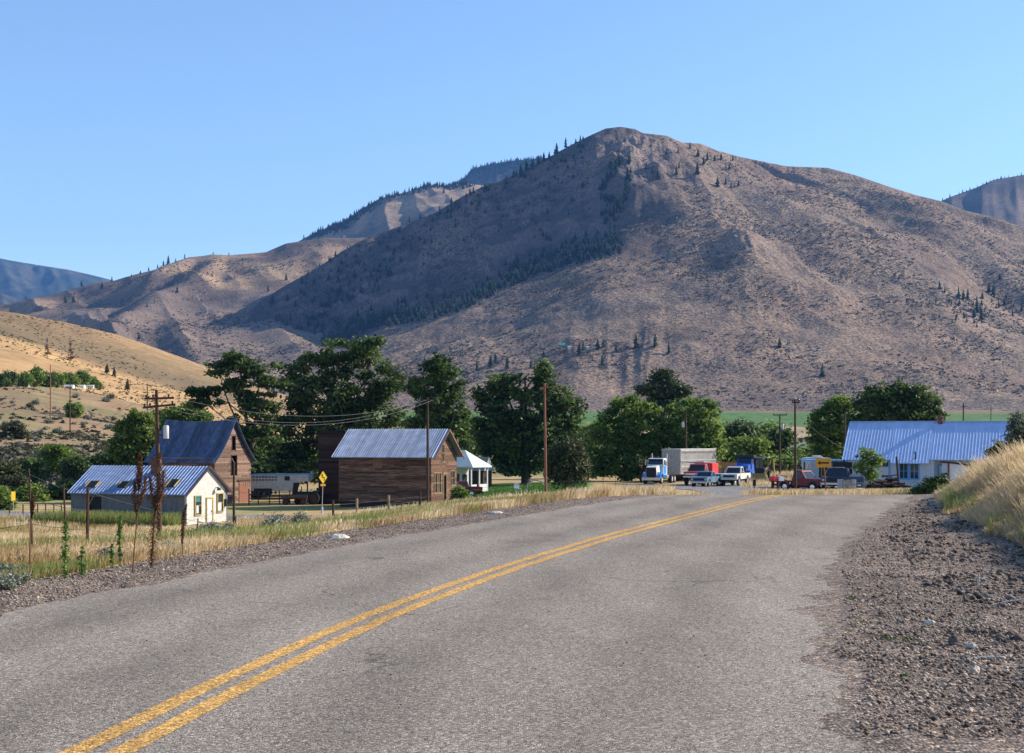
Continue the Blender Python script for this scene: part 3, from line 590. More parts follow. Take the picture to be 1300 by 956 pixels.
# yard of grey road surface by the parked trucks
def apron():
    ys = np.arange(104, 172, 1.0); V = []
    lo = np.interp(ys, [104, 112, 125, 140, 155, 172], [12.5, 13.5, 16.5, 17.5, 12, 14]); hi = np.interp(ys, [104, 112, 125, 150, 172], [18, 25, 30, 34, 33])
    for f in np.linspace(0, 1, 14):
        x = lo + (hi - lo) * f + (fbm(ys / 4, ys * 0 + f, 4, 3) - .5) * 1.5 * (f in (0, 1)); V.append(np.stack([x, ys, gz(x, ys) + .04], -1))
    V = np.array(V); n = len(ys); V = V.reshape(-1, 3); i, j = np.meshgrid(np.arange(13), np.arange(n - 1), indexing='ij'); a = i * n + j
    tag(np_mesh('junction_pavement', V, np.stack([a, a + 1, a + n + 1, a + n], -1).reshape(-1, 4)[:, ::-1], M['far_asphalt'], smooth=True), kind='structure')
apron()
# ---------------------------------------------------------------- vegetation
def leaf_quads(C, size, up=.4, asp=1.0):
    n = len(C); N = rng.normal(size=(n, 3)); N[:, 2] = np.abs(N[:, 2]) + up; N /= np.linalg.norm(N, axis=1)[:, None]
    A = np.cross(N, rng.normal(size=(n, 3))); A /= np.linalg.norm(A, axis=1)[:, None] + 1e-9; B = np.cross(N, A)
    s = (size * rng.uniform(.55, 1.25, n))[:, None]
    V = np.stack([C - A * s, C - B * s * .55 * asp + N * s * .12, C + A * s, C + B * s * .55 * asp + N * s * .12], 1).reshape(-1, 3)
    return V, np.arange(4 * n).reshape(-1, 4)
def crown(lobes, clumps, leaves, csize, lsize, flat=.6, shell=.35):
    """lobes: (centre xyz, radii xyz, weight)"""
    vol = np.array([l[1][0] * l[1][2] for l in lobes]); vol = vol / vol.sum(); cc = []; tips = []
    for (c, r), v in zip(lobes, vol):
        n = max(2, int(round(clumps * v))); q = rng.normal(size=(n, 3)); q /= np.linalg.norm(q, axis=1)[:, None]
        rad = shell + (1 - shell) * rng.uniform(0, 1, n) ** .5; rad *= rng.uniform(.85, 1.12, n)
        cc.append(np.array(c) + q * np.array(r) * rad[:, None])
    cc = np.concatenate(cc); ct = rng.uniform(.05, .95, len(cc)); cs = csize * rng.uniform(.6, 1.35, len(cc))
    nl = leaves; q = rng.normal(size=(len(cc), nl, 3)) * cs[:, None, None] * np.array([.5, .5, .5 * flat])
    C = (cc[:, None] + q).reshape(-1, 3); tone = (ct[:, None] + rng.normal(0, .2, (len(cc), nl))).ravel()
    V, Fq = leaf_quads(C, lsize); return V, Fq, np.clip(tone, 0, 1), cc
def add_crown(root, lobes, m, clumps, leaves, csize, lsize, flat=.6, shell=.35):
    V, Fq, tone, cc = crown(lobes, clumps, leaves, csize, lsize, flat, shell)
    V = V.copy(); np_mesh('crown', V, Fq, m, {'tone': ('F', 'FACE', tone)}, parent=root); return cc
def limb(mb, a, b, r0, r1, bend=.12, n=5):
    a = np.array(a, float); b = np.array(b, float); L = np.linalg.norm(b - a); pts = []
    off = rng.normal(size=3) * L * bend; off[2] = abs(off[2]) * .5
    for t in np.linspace(0, 1, n): pts.append(a + (b - a) * t + off * math.sin(math.pi * t))
    mb.tube(pts, list(np.linspace(r0, r1, n)), 7)
    return pts
def tree(name, label, px, d, lobes, m='leaf_dark', clumps=260, leaves=42, csize=1.1, lsize=.30, trunk=.32, nlimb=26, group=None, cat='tree', flat=.6, shell=.35, lean=0, base=None, tcol='bark', stems=1, zsink=.1):
    """lobes given as (px, py, rx, ry[, depth offset]) in photo pixels at distance d"""
    if base: d = pick_ground(px, base, 100, 900)[1]
    x, y, z = G(px, d); s = d / F
    root = empty(name, (x, y, z - zsink), 0, label, cat, group)
    L = []
    for lb in lobes:
        dd = lb[4] if len(lb) > 4 else 0
        cx, cy, cz = P(lb[0], lb[1], d + dd); rx = lb[2] * s; rz = lb[3] * s
        L.append((np.array([cx - x, cy - y, cz - z]), (rx, (rx + rz) * .42, rz)))
    if clumps > 180: clumps = int(clumps * .55); leaves = int(leaves * 1.75); csize *= .82; shell = max(shell, .5) if flat > .4 else shell
    cc = add_crown(root, L, M[m], clumps, leaves, csize, lsize, flat, shell)
    mb = MB(); top = max(l[0][2] + l[1][2] * .3 for l in L); cen = np.mean([l[0] for l in L], axis=0)
    for k in range(stems):
        sp = (k - (stems - 1) / 2) * trunk * 2.2
        main = [np.array([sp, 0, -.1]), np.array([sp * 1.2 + lean * .3, 0, top * .2]), np.array([cen[0] * .35 + sp * 1.6, cen[1] * .4, top * .45]), np.array([cen[0] * .7 + sp, cen[1] * .7, top * .7]), np.array([cen[0] * .9, cen[1] * .9, top * .92])]
        mb.tube(main, [trunk * 1.25, trunk, trunk * .7, trunk * .42, trunk * .12], 9)
    for l in L:
        h = min(max(l[0][2] * .45, top * .15), top * .6); t = h / top; a = np.array([cen[0] * t * .8, cen[1] * t * .8, h])
        limb(mb, a, l[0], trunk * .45, trunk * .12)
    idx = rng.choice(len(cc), min(nlimb, len(cc)), replace=False)
    for i in idx:
        k = int(np.argmin([np.linalg.norm(cc[i] - l[0]) for l in L])); limb(mb, L[k][0] * .9 + np.array([0, 0, -.3]), cc[i], trunk * .16, trunk * .05, .1, 4)
    mb.build('trunk', M[tcol], root)
    return root
T_ = tree
T_('locust_tree', 'tall locust tree with tiered dark branches behind the steep blue-roofed barn', 322, 166,
   [(300, 452, 22, 10), (278, 470, 22, 9), (325, 468, 26, 13), (345, 487, 22, 14), (258, 496, 24, 9), (300, 492, 30, 12), (330, 515, 26, 18), (262, 512, 20, 8), (295, 545, 26, 22), (330, 555, 26, 24), (318, 590, 22, 18)], clumps=300, flat=.35, csize=1.2, shell=.2)
T_('locust_tree', 'massive dark spreading tree between the barn and the long brown log building', 432, 172,
   [(395, 470, 34, 22), (432, 448, 26, 20), (470, 445, 30, 20), (405, 510, 40, 26), (375, 500, 22, 22), (455, 495, 40, 30), (488, 490, 22, 26), (430, 545, 44, 26), (375, 545, 30, 30), (478, 535, 34, 26), (395, 590, 40, 24), (365, 585, 22, 26)], clumps=640, leaves=44, csize=1.2, trunk=.5, nlimb=50)
T_('locust_tree', 'narrow tall tree with drooping right side behind the metal roof of the log building', 553, 168,
   [(556, 468, 18, 16), (570, 486, 16, 20), (538, 490, 20, 12), (552, 510, 22, 18), (576, 520, 14, 22), (582, 548, 12, 24), (540, 540, 22, 20), (560, 560, 26, 20), (590, 575, 10, 12)], clumps=330, csize=1.1, shell=.25)
T_('maple_tree', 'huge dark leafy tree beside the small white porch house', 668, 182,
   [(640, 488, 26, 16), (622, 505, 18, 16), (690, 480, 14, 18), (695, 505, 26, 20), (655, 520, 40, 26), (720, 518, 22, 22), (625, 535, 28, 24), (695, 545, 38, 26), (650, 560, 44, 24), (720, 550, 16, 18), (622, 562, 16, 18), (668, 585, 34, 18), (640, 590, 24, 14), (690, 468, 8, 8)], clumps=700, leaves=44, csize=1.1, trunk=.55, nlimb=50)
T_('willow_shrub', 'round olive bush right of the reddish pole on the green lawn', 718, 140, [(718, 580, 24, 22), (706, 592, 16, 18), (732, 590, 16, 20), (718, 600, 24, 12)], 'leaf_olive', 280, 46, .65, .17, .08, 20, cat='bush', flat=1.3)
T_('maple_tree', 'broad bright green tree left of the semi truck', 795, 196,
   [(797, 520, 26, 18), (780, 545, 30, 24), (812, 550, 30, 26), (825, 525, 18, 16), (766, 570, 22, 24), (790, 585, 30, 22), (822, 566, 20, 16), (762, 595, 18, 14), (800, 600, 16, 10)], 'leaf_mid', 620, 44, 1.0, .27, .35)
T_('conifer', 'wide dark pine rising behind the bright green trees near the silver stock trailer', 842, 215,
   [(840, 478, 12, 11), (832, 492, 20, 9), (852, 495, 18, 9), (822, 494, 10, 5), (862, 497, 10, 5), (842, 512, 22, 10)], 'needle', 200, 50, 1.2, .32, .35, 20, flat=.5, shell=.2)
T_('maple_tree', 'green leafy tree rising above the silver stock trailer', 876, 196,
   [(890, 520, 22, 14), (868, 528, 24, 20), (898, 545, 20, 20), (880, 560, 30, 22), (856, 552, 20, 22), (908, 568, 14, 14), (870, 590, 34, 16)], 'leaf_mid', 480, 44, 1.05, .28, .3)
T_('maple_tree', 'pale green tree between the power poles left of the dark round tree', 1062, 196,
   [(1066, 515, 18, 12), (1050, 535, 20, 16), (1070, 545, 20, 20), (1040, 552, 16, 14), (1060, 572, 24, 16)], 'leaf_mid', 300, 42, 1.05, .28, .28)
T_('elm_tree', 'large dark round tree rising behind the blue roof of the house', 1138, 186,
   [(1115, 505, 24, 16), (1145, 500, 28, 14), (1172, 512, 22, 16), (1098, 525, 20, 20), (1135, 525, 42, 20), (1180, 530, 18, 14), (1105, 550, 28, 20), (1150, 552, 40, 20), (1092, 560, 18, 18)], clumps=620, leaves=44, csize=1.1, trunk=.5)
T_('sapling', 'slim young tree standing before the door side of the blue-roofed house', 1104, 128,
   [(1102, 580, 9, 10), (1094, 588, 7, 8), (1112, 586, 7, 10), (1104, 602, 12, 8), (1094, 612, 8, 8)], 'leaf_mid', 62, 30, .5, .17, .07, 20, stems=2)
T_('shrub', 'dark green bush at the road end before the blue-trimmed window', 1176, 86, [(1172, 622, 13, 9), (1186, 616, 12, 10), (1196, 610, 10, 9), (1180, 628, 18, 5)], 'leaf_dark', 130, 42, .32, .10, .03, 8, cat='bush')
T_('shrub', 'dark bush showing over the dry grass bank beside the blue roof', 1272, 92, [(1262, 572, 9, 5), (1276, 567, 14, 7), (1290, 576, 10, 7), (1270, 590, 16, 16)], 'leaf_dark', 120, 40, .35, .12, .05, 8, cat='bush')
T_('olive_tree', 'grey-green tree at the right edge behind the grass bank', 1302, 88, [(1296, 540, 14, 16), (1290, 555, 10, 14), (1304, 560, 16, 16), (1300, 585, 16, 16)], 'leaf_grey', 170, 40, .38, .12, .08, 10)
# left side trees on the lower slope
T_('poplar_tree', 'yellow-green tree behind the utility pole left of the barn', 172, 182,
   [(178, 535, 18, 13), (160, 550, 20, 16), (188, 555, 16, 20), (172, 575, 26, 18), (190, 590, 18, 14), (152, 568, 12, 10)], 'leaf_bright', 330, 40, .95, .26, .22)
T_('shrub', 'dark bushy thicket right behind the blue roof of the white shed', 132, 196, [(130, 590, 20, 12), (145, 580, 14, 10), (118, 602, 14, 8), (140, 600, 18, 10)], 'leaf_dark', 170, 42, .9, .25, .1, 12, cat='bush')
T_('fruit_tree', 'small pale green tree on the left slope with a clear trunk', 73, 195, [(70, 572, 20, 9), (58, 580, 12, 7), (84, 582, 14, 9), (72, 590, 18, 8)], 'leaf_mid', 150, 38, .8, .22, .1, 14, flat=.5, shell=.2, base=607)
T_('fruit_tree', 'darker small tree right of the pale green slope tree', 95, 190, [(94, 588, 16, 9), (86, 600, 10, 6), (104, 598, 12, 8)], 'leaf_dark', 120, 38, .75, .22, .1, 12, flat=.5, base=613)
T_('fruit_tree', 'flat-topped dark green tree left of the slope trees', 34, 178, [(34, 590, 18, 8), (22, 600, 12, 8), (46, 602, 14, 7), (30, 610, 14, 7)], 'leaf_dark', 140, 38, .75, .22, .1, 12, flat=.5, base=620)
T_('shrub', 'olive brown thicket at the left edge above the road', 8, 172, [(4, 598, 20, 14), (18, 612, 16, 12), (-6, 610, 16, 18), (10, 624, 20, 10)], 'leaf_olive', 220, 42, .8, .22, .1, 10, cat='bush')
T_('shrub', 'low dark bush beside the grey road left of the shed', 82, 165, [(84, 618, 13, 9), (70, 624, 12, 6), (92, 626, 12, 8)], 'leaf_dark', 130, 42, .6, .2, .06, 8, cat='bush', base=634)
T_('shrub', 'feathery green bush at the roadside left of the white shed', 44, 156, [(42, 625, 14, 10), (30, 632, 12, 8), (50, 634, 10, 7)], 'leaf_bright', 120, 36, .6, .18, .06, 8, cat='bush')
T_('shrub', 'bright green bush at the left edge by the road marker', 2, 140, [(0, 628, 10, 10), (8, 640, 10, 8), (-6, 645, 12, 10)], 'leaf_mid', 110, 40, .5, .17, .06, 8, cat='bush')
T_('juniper', 'round green tree alone on the bare left slope', 94, 300, [(93, 518, 10, 9), (90, 524, 8, 6), (97, 523, 7, 6)], 'leaf_mid', 110, 40, .7, .24, .18, 8, base=531)
T_('shrub', 'grey-brown dome-shaped bush on the left slope', 17, 270, [(17, 545, 13, 10), (10, 552, 10, 7), (25, 552, 9, 7)], 'leaf_olive', 120, 42, .9, .26, .1, 8, cat='bush', base=557)
T_('poplar_tree', 'light green tree peeking above the barn roof ridge', 240, 200, [(232, 522, 16, 9), (250, 530, 18, 12), (222, 535, 14, 10), (245, 550, 22, 16)], 'leaf_mid', 220, 40, 1.0, .28, .25)
T_('shrub', 'green saplings between the barn and the stock trailer', 350, 176, [(338, 588, 14, 14), (356, 594, 14, 12), (378, 592, 12, 12), (348, 604, 22, 8)], 'leaf_mid', 170, 38, .8, .24, .1, 8, cat='bush')
T_('shrub', 'fresh green creeper bush at the front corner of the log building', 585, 132, [(583, 625, 8, 8), (590, 632, 8, 8), (580, 634, 8, 7)], 'leaf_bright', 110, 40, .35, .13, .05, 6, cat='bush')
# hedge and orchard on the hillside bench
for i, (px, py, rx, ry, mm, lb) in enumerate([(32, 479, 6, 6, 'leaf_mid', 'first'), (46, 476, 9, 10, 'leaf_bright', 'tall yellow-green'), (58, 481, 9, 8, 'leaf_dark', 'dark'), (70, 480, 9, 8, 'leaf_mid', 'mid-green'), (88, 480, 9, 7, 'leaf_mid', 'rounded'), (104, 478, 10, 8, 'leaf_mid', 'spreading'), (118, 485, 7, 6, 'leaf_bright', 'low light green')]):
    nm = ['left end of the hedge below the golden hill', 'beside the white hillside house', 'in the middle of the hillside hedge', 'just right of the dark hedge tree', 'halfway along the hillside hedge right part', 'near the right end of the hillside hedge', 'ending the hillside hedge on its right'][i]
    T_('hedge_tree', ('first small green' if lb == 'first' else lb) + ' tree ' + nm, px, pick_ground(px, 491, 200, 900)[1], [(px, py, rx, ry), (px - 3, py + 5, rx, ry * .7), (px + 4, py + 4, rx * .8, ry * .7)], mm, 110, 36, 1.1, .38, .15, 4, group='trees of the hillside hedge')
for px in (2, 9, 16): T_('hedge_tree', 'small clipped dark conical tree left of the white hillside house', px, pick_ground(px, 491, 200, 900)[1], [(px, 478, 4, 6), (px, 485, 4, 5)], 'leaf_dark', 40, 36, .8, .35, .1, 2, group='clipped trees left of the hillside house')
# ---- conifers: three shapes, copied
def conifer_mesh(seed, h=1.0, wd=.24, scorched=False):
    r = np.random.default_rng(seed); V = []; Fq = []; tone = []
    lv = 16
    for k in range(lv):
        t = k / lv; z = .12 + .86 * t; rad = wd * (1 - t) ** .8 * r.uniform(.7, 1.15) + .012; n = 9 if not scorched else 5
        for q in range(n):
            if r.random() < (.15 if not scorched else .45): continue
            a = 2 * math.pi * (q + r.random()) / n; rr = rad * r.uniform(.6, 1.2); w_ = rr * r.uniform(.35, .55) + .008
            c = np.array([math.cos(a), math.sin(a)]); p = np.array([-c[1], c[0]]); dz = r.uniform(.02, .07); b = len(V)
            V += [(0, 0, z + .05), (*(c * rr * .55 + p * w_), z + dz * .3), (*(c * rr), z - dz), (*(c * rr * .55 - p * w_), z + dz * .3)]
            Fq.append((b, b + 1, b + 2, b + 3)); tone.append(r.random())
    return np.array(V), np.array(Fq), np.array(tone)
CM = []
for k in range(4):
    V, Fq, tn = conifer_mesh(50 + k, wd=[.24, .20, .28, .22][k], scorched=(k == 3))
    o = np_mesh('crown', V, Fq, M['needle_far'] if k < 3 else M['deadneedle'], {'tone': ('F', 'FACE', tn)})
    mb = MB(); mb.tube([(0, 0, -.06), (0, 0, .35), (0, 0, .95)], [.022, .016, .003], 6); t = mb.build('trunk', M['bark'])
    CM.append((o.data, t.data)); bpy.data.objects.remove(o); bpy.data.objects.remove(t)
def conifer(loc, h, label, group, k=None, name='conifer'):
    k = random.choice([0, 1, 2]) if k is None else k
    r = empty(name, (loc[0], loc[1], loc[2] - .02 * h), random.uniform(0, 6.28), label, 'tree', group)
    w_ = random.uniform(.9, 1.3); r.scale = (h * w_, h * w_, h)
    for nm, me in zip(('crown', 'trunk'), CM[k]):
        c = bpy.data.objects.new(nm, me); COL.objects.link(c); c.parent = r
    return r
def pines(surf, pts, label, group, k=None):
    for px, py, hp in pts:
        p = pick(surf, px, py) if surf != 'ground' else pick_ground(px, py)
        conifer(p, hp / F * p[1], label, group, k)
pines('mountain', [(651, 226, 11), (661, 220, 13), (668, 217, 15), (676, 212, 12), (683, 209, 13), (690, 205, 12), (697, 203, 11), (706, 195, 14), (718, 187, 14), (642, 234, 12), (615, 245, 9), (606, 250, 8), (572, 262, 7)], 'conifer on the skyline of the left shoulder of the mountain', 'skyline conifers left of the summit')
pines('mountain', [(875, 190, 9), (886, 200, 12), (897, 204, 12), (907, 205, 9), (885, 222, 16), (893, 210, 12), (915, 203, 9), (925, 215, 10), (930, 205, 8), (910, 238, 13), (921, 235, 10), (928, 240, 8), (937, 237, 8), (828, 222, 12), (835, 228, 14), (820, 215, 10), (858, 225, 14), (862, 215, 10), (845, 200, 9), (860, 195, 9)], 'conifer on the upper slope right of the summit', 'conifers right of the summit')
pines('mountain', [(605, 472, 16), (623, 468, 18), (628, 462, 14), (643, 470, 18), (735, 452, 19), (758, 446, 15), (765, 444, 12), (781, 448, 13), (807, 445, 19), (831, 441, 18), (849, 452, 17), (764, 465, 15), (818, 472, 9), (740, 448, 14), (674, 468, 12), (690, 455, 10)], 'conifer along the foot of the mountain above the tree tops', 'conifers near the foot of the mountain')
pines('mountain', [(989, 442, 13)], 'lone conifer halfway up the bare slope casting a long shadow', None)
pines('mountain', [(1044, 480, 18)], 'lone conifer low on the bare slope right of the tall dark pole', None)
pines('mountain', [(1192, 367, 11), (1199, 372, 9), (1216, 378, 15), (1222, 382, 13), (1228, 380, 14), (1240, 398, 20), (1247, 380, 10), (1255, 372, 14), (1261, 375, 15), (1268, 391, 11), (1274, 388, 11), (1224, 405, 9), (1285, 402, 9), (1296, 395, 10), (1245, 408, 18), (1236, 404, 14), (1269, 356, 8), (1205, 385, 8), (1262, 378, 12)], 'conifer in the rocky gully on the right flank of the mountain', 'conifers in the right gully')
pines('mountain', [(222, 440, 13)], 'dark bushy conifer on the crest left of the tall locust tree', None)
pines('left_ridge', [(82, 385, 12), (93, 384, 10), (103, 364, 9), (129, 367, 9), (141, 358, 8), (32, 379, 5), (79, 399, 6), (213, 333, 12), (207, 338, 8), (200, 341, 6), (234, 327, 7), (222, 332, 5), (188, 344, 6), (178, 348, 5), (166, 352, 5), (225, 372, 9), (270, 323, 4), (290, 324, 4), (176, 432, 9), (165, 384, 6), (363, 357, 10), (340, 370, 9), (405, 345, 11), (399, 348, 9), (391, 352, 8), (412, 342, 8), (195, 386, 6), (186, 390, 6)], 'small conifer scattered on the brown ridge beyond the golden hill', 'conifers on the brown left ridge')
_q = [(x, None) for x in list(np.linspace(386, 600, 60)) + list(np.linspace(400, 470, 20))]
for x, _ in _q:
    y = np.interp(x, [c[0] for c in crest_2], [c[1] for c in crest_2]); yy_ = y + abs(random.gauss(0, 3.5)) * (1.8 if x < 480 else 1)
    p = pick('middle_ridge', x + random.uniform(-2, 2), yy_ + .5); conifer(p, random.uniform(4, 7.5) / F * p[1], 'tiny conifer lining the crest of the high middle ridge', 'conifers on the middle ridge crest')
for x in list(np.linspace(1196, 1300, 22)):
    y = np.interp(x, [c[0] for c in crest_5], [c[1] for c in crest_5]); p = pick('right_far_ridge', x, y + random.uniform(.5, 2)); conifer(p, random.uniform(2.5, 6) / F * p[1], 'tiny tree on the far ridge at the right edge', 'trees on the right far ridge')
# on the near slopes
pines('ground', [(60, 452, 25)], 'scorched thin pine on the golden hill, left one of the pair', 'scorched pines', 3)
pines('ground', [(90, 458, 27)], 'scorched thin pine on the golden hill, right one of the pair', 'scorched pines', 3)
pines('ground', [(136, 474, 13)], 'left green pine of two at the foot of the golden hill', 'green hill pines', 2)
pines('ground', [(145, 478, 13)], 'right green pine of two at the foot of the golden hill', 'green hill pines', 2)
pines('ground', [(162, 496, 16)], 'single green pine in the dry grass under the golden hill', 'green hill pines', 2)
# forest in the gully below the dark face: far more trunks than one can count
def forest(name, surf, pts, hpx, label):
    Vs = []; Fs = []; Ts = []; n0 = 0; bases = [conifer_mesh(90 + i, wd=.26) for i in range(3)]
    for px, py in pts:
        p = pick(surf, px, py); h = random.uniform(*hpx) / F * p[1]; V, Fq, tn = random.choice(bases); a = random.uniform(0, 6.28); c, s = math.cos(a), math.sin(a)
        W = V @ np.array([[c, s, 0], [-s, c, 0], [0, 0, 1]]) * h + np.array(p) - np.array([0, 0, .03 * h]); Vs.append(W); Fs.append(Fq + n0); n0 += len(V); Ts.append(tn)
    o = np_mesh(name, np.concatenate(Vs), np.concatenate(Fs), M['needle_far'], {'tone': ('F', 'FACE', np.concatenate(Ts))}); return tag(o, label, 'forest', None, 'stuff')
pts = []
def along(line, n, wup, wdn=1):
    L = rsum(np.hypot(*np.diff(np.array(line), axis=0).T))
    for _ in range(n):
        s = random.uniform(0, L[-1]); x = np.interp(s, L, [p[0] for p in line]); y = np.interp(s, L, [p[1] for p in line]); pts.append((x, y - abs(random.gauss(0, wup)) + random.uniform(0, wdn)))
along([(395, 450), (440, 430), (480, 417), (540, 408), (580, 398), (620, 378), (660, 358), (700, 345), (740, 335), (790, 322)], 420, 11)
along([(330, 470), (350, 462), (395, 452)], 90, 10); along([(340, 455), (420, 400), (500, 350)], 70, 25); along([(760, 290), (790, 270), (800, 225)], 50, 12)
along([(770, 322), (782, 280), (760, 250), (790, 210)], 60, 8); along([(640, 360), (700, 330), (770, 320)], 80, 12)
forest('gully_forest', 'mountain', pts, (7, 14), 'dense conifer forest filling the dark gully of the mountain')
pts = [(x + random.uniform(-2, 2), np.interp(x, [c[0] for c in crest_2], [c[1] for c in crest_2]) + 1 + abs(random.gauss(0, 5))) for x in rng.uniform(388, 480, 160)] + [(x, np.interp(x, [c[0] for c in crest_2], [c[1] for c in crest_2]) + 1 + abs(random.gauss(0, 2.5))) for x in rng.uniform(480, 600, 120)]
forest('ridge_forest', 'middle_ridge', pts, (4, 7), 'conifer forest along the top of the high middle ridge')
pts = [(x, np.interp(x, [c[0] for c in crest_3], [c[1] for c in crest_3]) + random.uniform(.3, 1) * abs(random.gauss(0, 16))) for x in rng.uniform(560, 700, 420)]
forest('ridge_forest', 'forested_ridge', pts, (3, 5.5), 'dense conifer forest covering the bluish far ridge')
pts = [(random.gauss(1240, 26), random.gauss(392, 12)) for _ in range(45)] + [(x_, np.interp(x_, [c[0] for c in crest_m], [c[1] for c in crest_m]) + random.uniform(4, 110) * random.random()) for x_ in rng.uniform(380, 740, 260)]
forest('slope_scrub', 'mountain', pts, (3, 9), 'scattered dark scrub trees on the shaded flank and right gully')
# riverside thicket and field edges
def thicket(label, pts_, d, m, csize=1.5, n=120, name='thicket', cat='bushes'):
    Vs = []; Fs = []; Ts = []; n0 = 0
    for px, py, rx, ry in pts_:
        c = np.array(P(px, py, d)); s = d / F; V, Fq, tn, _ = crown([(c, (rx * s, rx * s * .8, ry * s))], n, 26, csize, .38 * d / 230, .7, .3); Vs.append(V); Fs.append(Fq + n0); n0 += len(V); Ts.append(tn)
    o = np_mesh(name, np.concatenate(Vs), np.concatenate(Fs), M[m], {'tone': ('F', 'FACE', np.concatenate(Ts))}); return tag(o, label, cat, None, 'stuff')
thicket('yellow-green low brush on the river bank behind the blue dump truck', [(930, 578, 30, 6), (965, 588, 30, 6), (1005, 590, 24, 5), (1035, 592, 20, 6), (950, 566, 20, 5)], 225, 'leaf_bright', 1.2)
thicket('green riverside thicket behind the blue dump truck', [(925, 552, 18, 10), (950, 556, 22, 10), (975, 552, 16, 9), (935, 572, 30, 8), (965, 576, 26, 9), (1000, 580, 22, 8), (915, 575, 16, 12), (1040, 578, 18, 8)], 245, 'leaf_mid')
thicket('dark low willow thicket along the river behind the parked trucks', [(940, 546, 12, 5), (965, 562, 20, 7), (990, 556, 10, 6), (1010, 590, 12, 10), (995, 598, 14, 8), (925, 588, 12, 5)], 238, 'leaf_dark')
thicket('green brush along the river behind the lawn', [(748, 556, 14, 10), (735, 565, 12, 10), (600, 545, 14, 8), (760, 548, 10, 8), (615, 550, 12, 7), (600, 565, 20, 10), (640, 560, 20, 10), (700, 570, 20, 10)], 260, 'leaf_mid')
thicket('green brush behind the barn at the foot of the golden hill', [(222, 545, 16, 9), (205, 532, 12, 7), (250, 548, 14, 12), (335, 580, 16, 12), (360, 575, 18, 14), (395, 585, 20, 12), (500, 570, 20, 10), (520, 560, 16, 10)], 225, 'leaf_mid', 1.2, 80)
# ---- sagebrush on the left slope (counted, copied) and around the shed
def bush_proto(m, n=240, ls=.09, flat=1.0, seed=3):
    V, Fq, tn, _ = crown([(np.array([0, 0, .42]), (.62, .62, .42)), (np.array([.3, .1, .36]), (.4, .4, .34)), (np.array([-.3, -.15, .33]), (.42, .4, .32))], 60, n // 20 + 8, .26, ls, flat, .4)
    o = np_mesh('bush', V, Fq, m, {'tone': ('F', 'FACE', tn)}); me = o.data; bpy.data.objects.remove(o); return me
SG = [bush_proto(M['sage'], 260), bush_proto(M['sage'], 260), bush_proto(M['leaf_olive'], 260)]
def bush(px, py, wpx, label, group, k=0, name='sagebrush', cat='bush'):
    p = pick_ground(px, py); o = bpy.data.objects.new(name, SG[k]); COL.objects.link(o); s = wpx * (1.5 if p[1] < 120 else 1) / F * p[1] / 1.5
    o.location = (p[0], p[1], p[2] - .05 * s); o.rotation_euler = (0, 0, random.uniform(0, 6)); o.scale = (s, s, s * random.uniform(.8, 1.15)); return tag(o, label, cat, group)
for px, py, w_ in [(263, 680, 20), (250, 684, 16), (278, 678, 18), (290, 682, 14), (292, 674, 12)]: bush(px, py, w_, 'grey-green sagebrush clump in front of the white gable of the shed', 'sagebrush before the shed gable', 0)
for px, py, w_ in [(343, 676, 22), (352, 670, 16), (380, 670, 18), (384, 664, 12), (336, 680, 10)]: bush(px, py, w_, 'grey-green sagebrush in the dry grass between shed and log building', 'sagebrush in the middle of the field', 0)
for px, py, w_ in [(12, 738, 30), (24, 745, 22), (4, 752, 26), (28, 716, 12), (135, 712, 18), (150, 716, 14), (212, 702, 16), (220, 706, 12)]: bush(px, py, w_, 'grey-green sagebrush in the foreground field by the left fence', 'foreground sagebrush', 1)
rs = random.Random(5)
for k in range(70):
    px = rs.uniform(0, 215); py = rs.uniform(492, 592); 
    bush(px, py, (4 + 12 * rs.random() ** 2) * (.6 + (py - 500) / 140), 'low grey sagebrush dotted over the bare left slope', 'sagebrush over the left slope', rs.choice([0, 1, 2]))
# ---- scrub: countless low shrubs on the slopes
def scrub(name, P3, W3, nq, m, label, cat='shrubs'):
    P3 = np.array(P3); n = len(P3); W3 = np.array(W3); q = rng.normal(size=(n, nq, 3)) * np.array([.34, .34, .20]) * W3[:, None, None]; q[:, :, 2] = np.abs(q[:, :, 2]); C = (P3[:, None] + q).reshape(-1, 3)
    Nn = rng.normal(size=(n * nq, 3)); Nn[:, 2] = np.abs(Nn[:, 2]) + .4; Nn /= np.linalg.norm(Nn, axis=1)[:, None]; A = np.cross(Nn, rng.normal(size=(n * nq, 3))); A /= np.linalg.norm(A, axis=1)[:, None]; B = np.cross(Nn, A); s = (np.repeat(W3, nq) * rng.uniform(.22, .42, n * nq))[:, None]
    V = np.stack([C - A * s, C - B * s * .8, C + A * s, C + B * s * .8], 1).reshape(-1, 3); tn = np.clip(np.repeat(rng.uniform(0, 1, n), nq) + rng.normal(0, .12, n * nq), 0, 1)
    return tag(np_mesh(name, V, np.arange(4 * len(C)).reshape(-1, 4), m, {'tone': ('F', 'FACE', tn)}), label, cat, None, 'stuff')
def patch_pts(nm, n, u0, u1, py0, py1, thr, sc_, seed):
    u, X, D, Z, PYg = PATCH[nm]; out = []
    while len(out) < n:
        i = rng.integers(0, len(u), 40000); j = rng.integers(5, X.shape[1] - 30, 40000); x = X[i, j] + rng.uniform(-2, 2, 40000); y = D[i, j] + rng.uniform(-2, 2, 40000); k = (u[i] > u0) & (u[i] < u1) & (PYg[i, j] > py0) & (PYg[i, j] < py1) & (fbm(x / sc_, y / sc_, seed, 4) > thr + rng.uniform(-.12, .12, 40000)); out += list(np.stack([X[i, j], D[i, j], Z[i, j]], -1)[k])
    return out[:n]
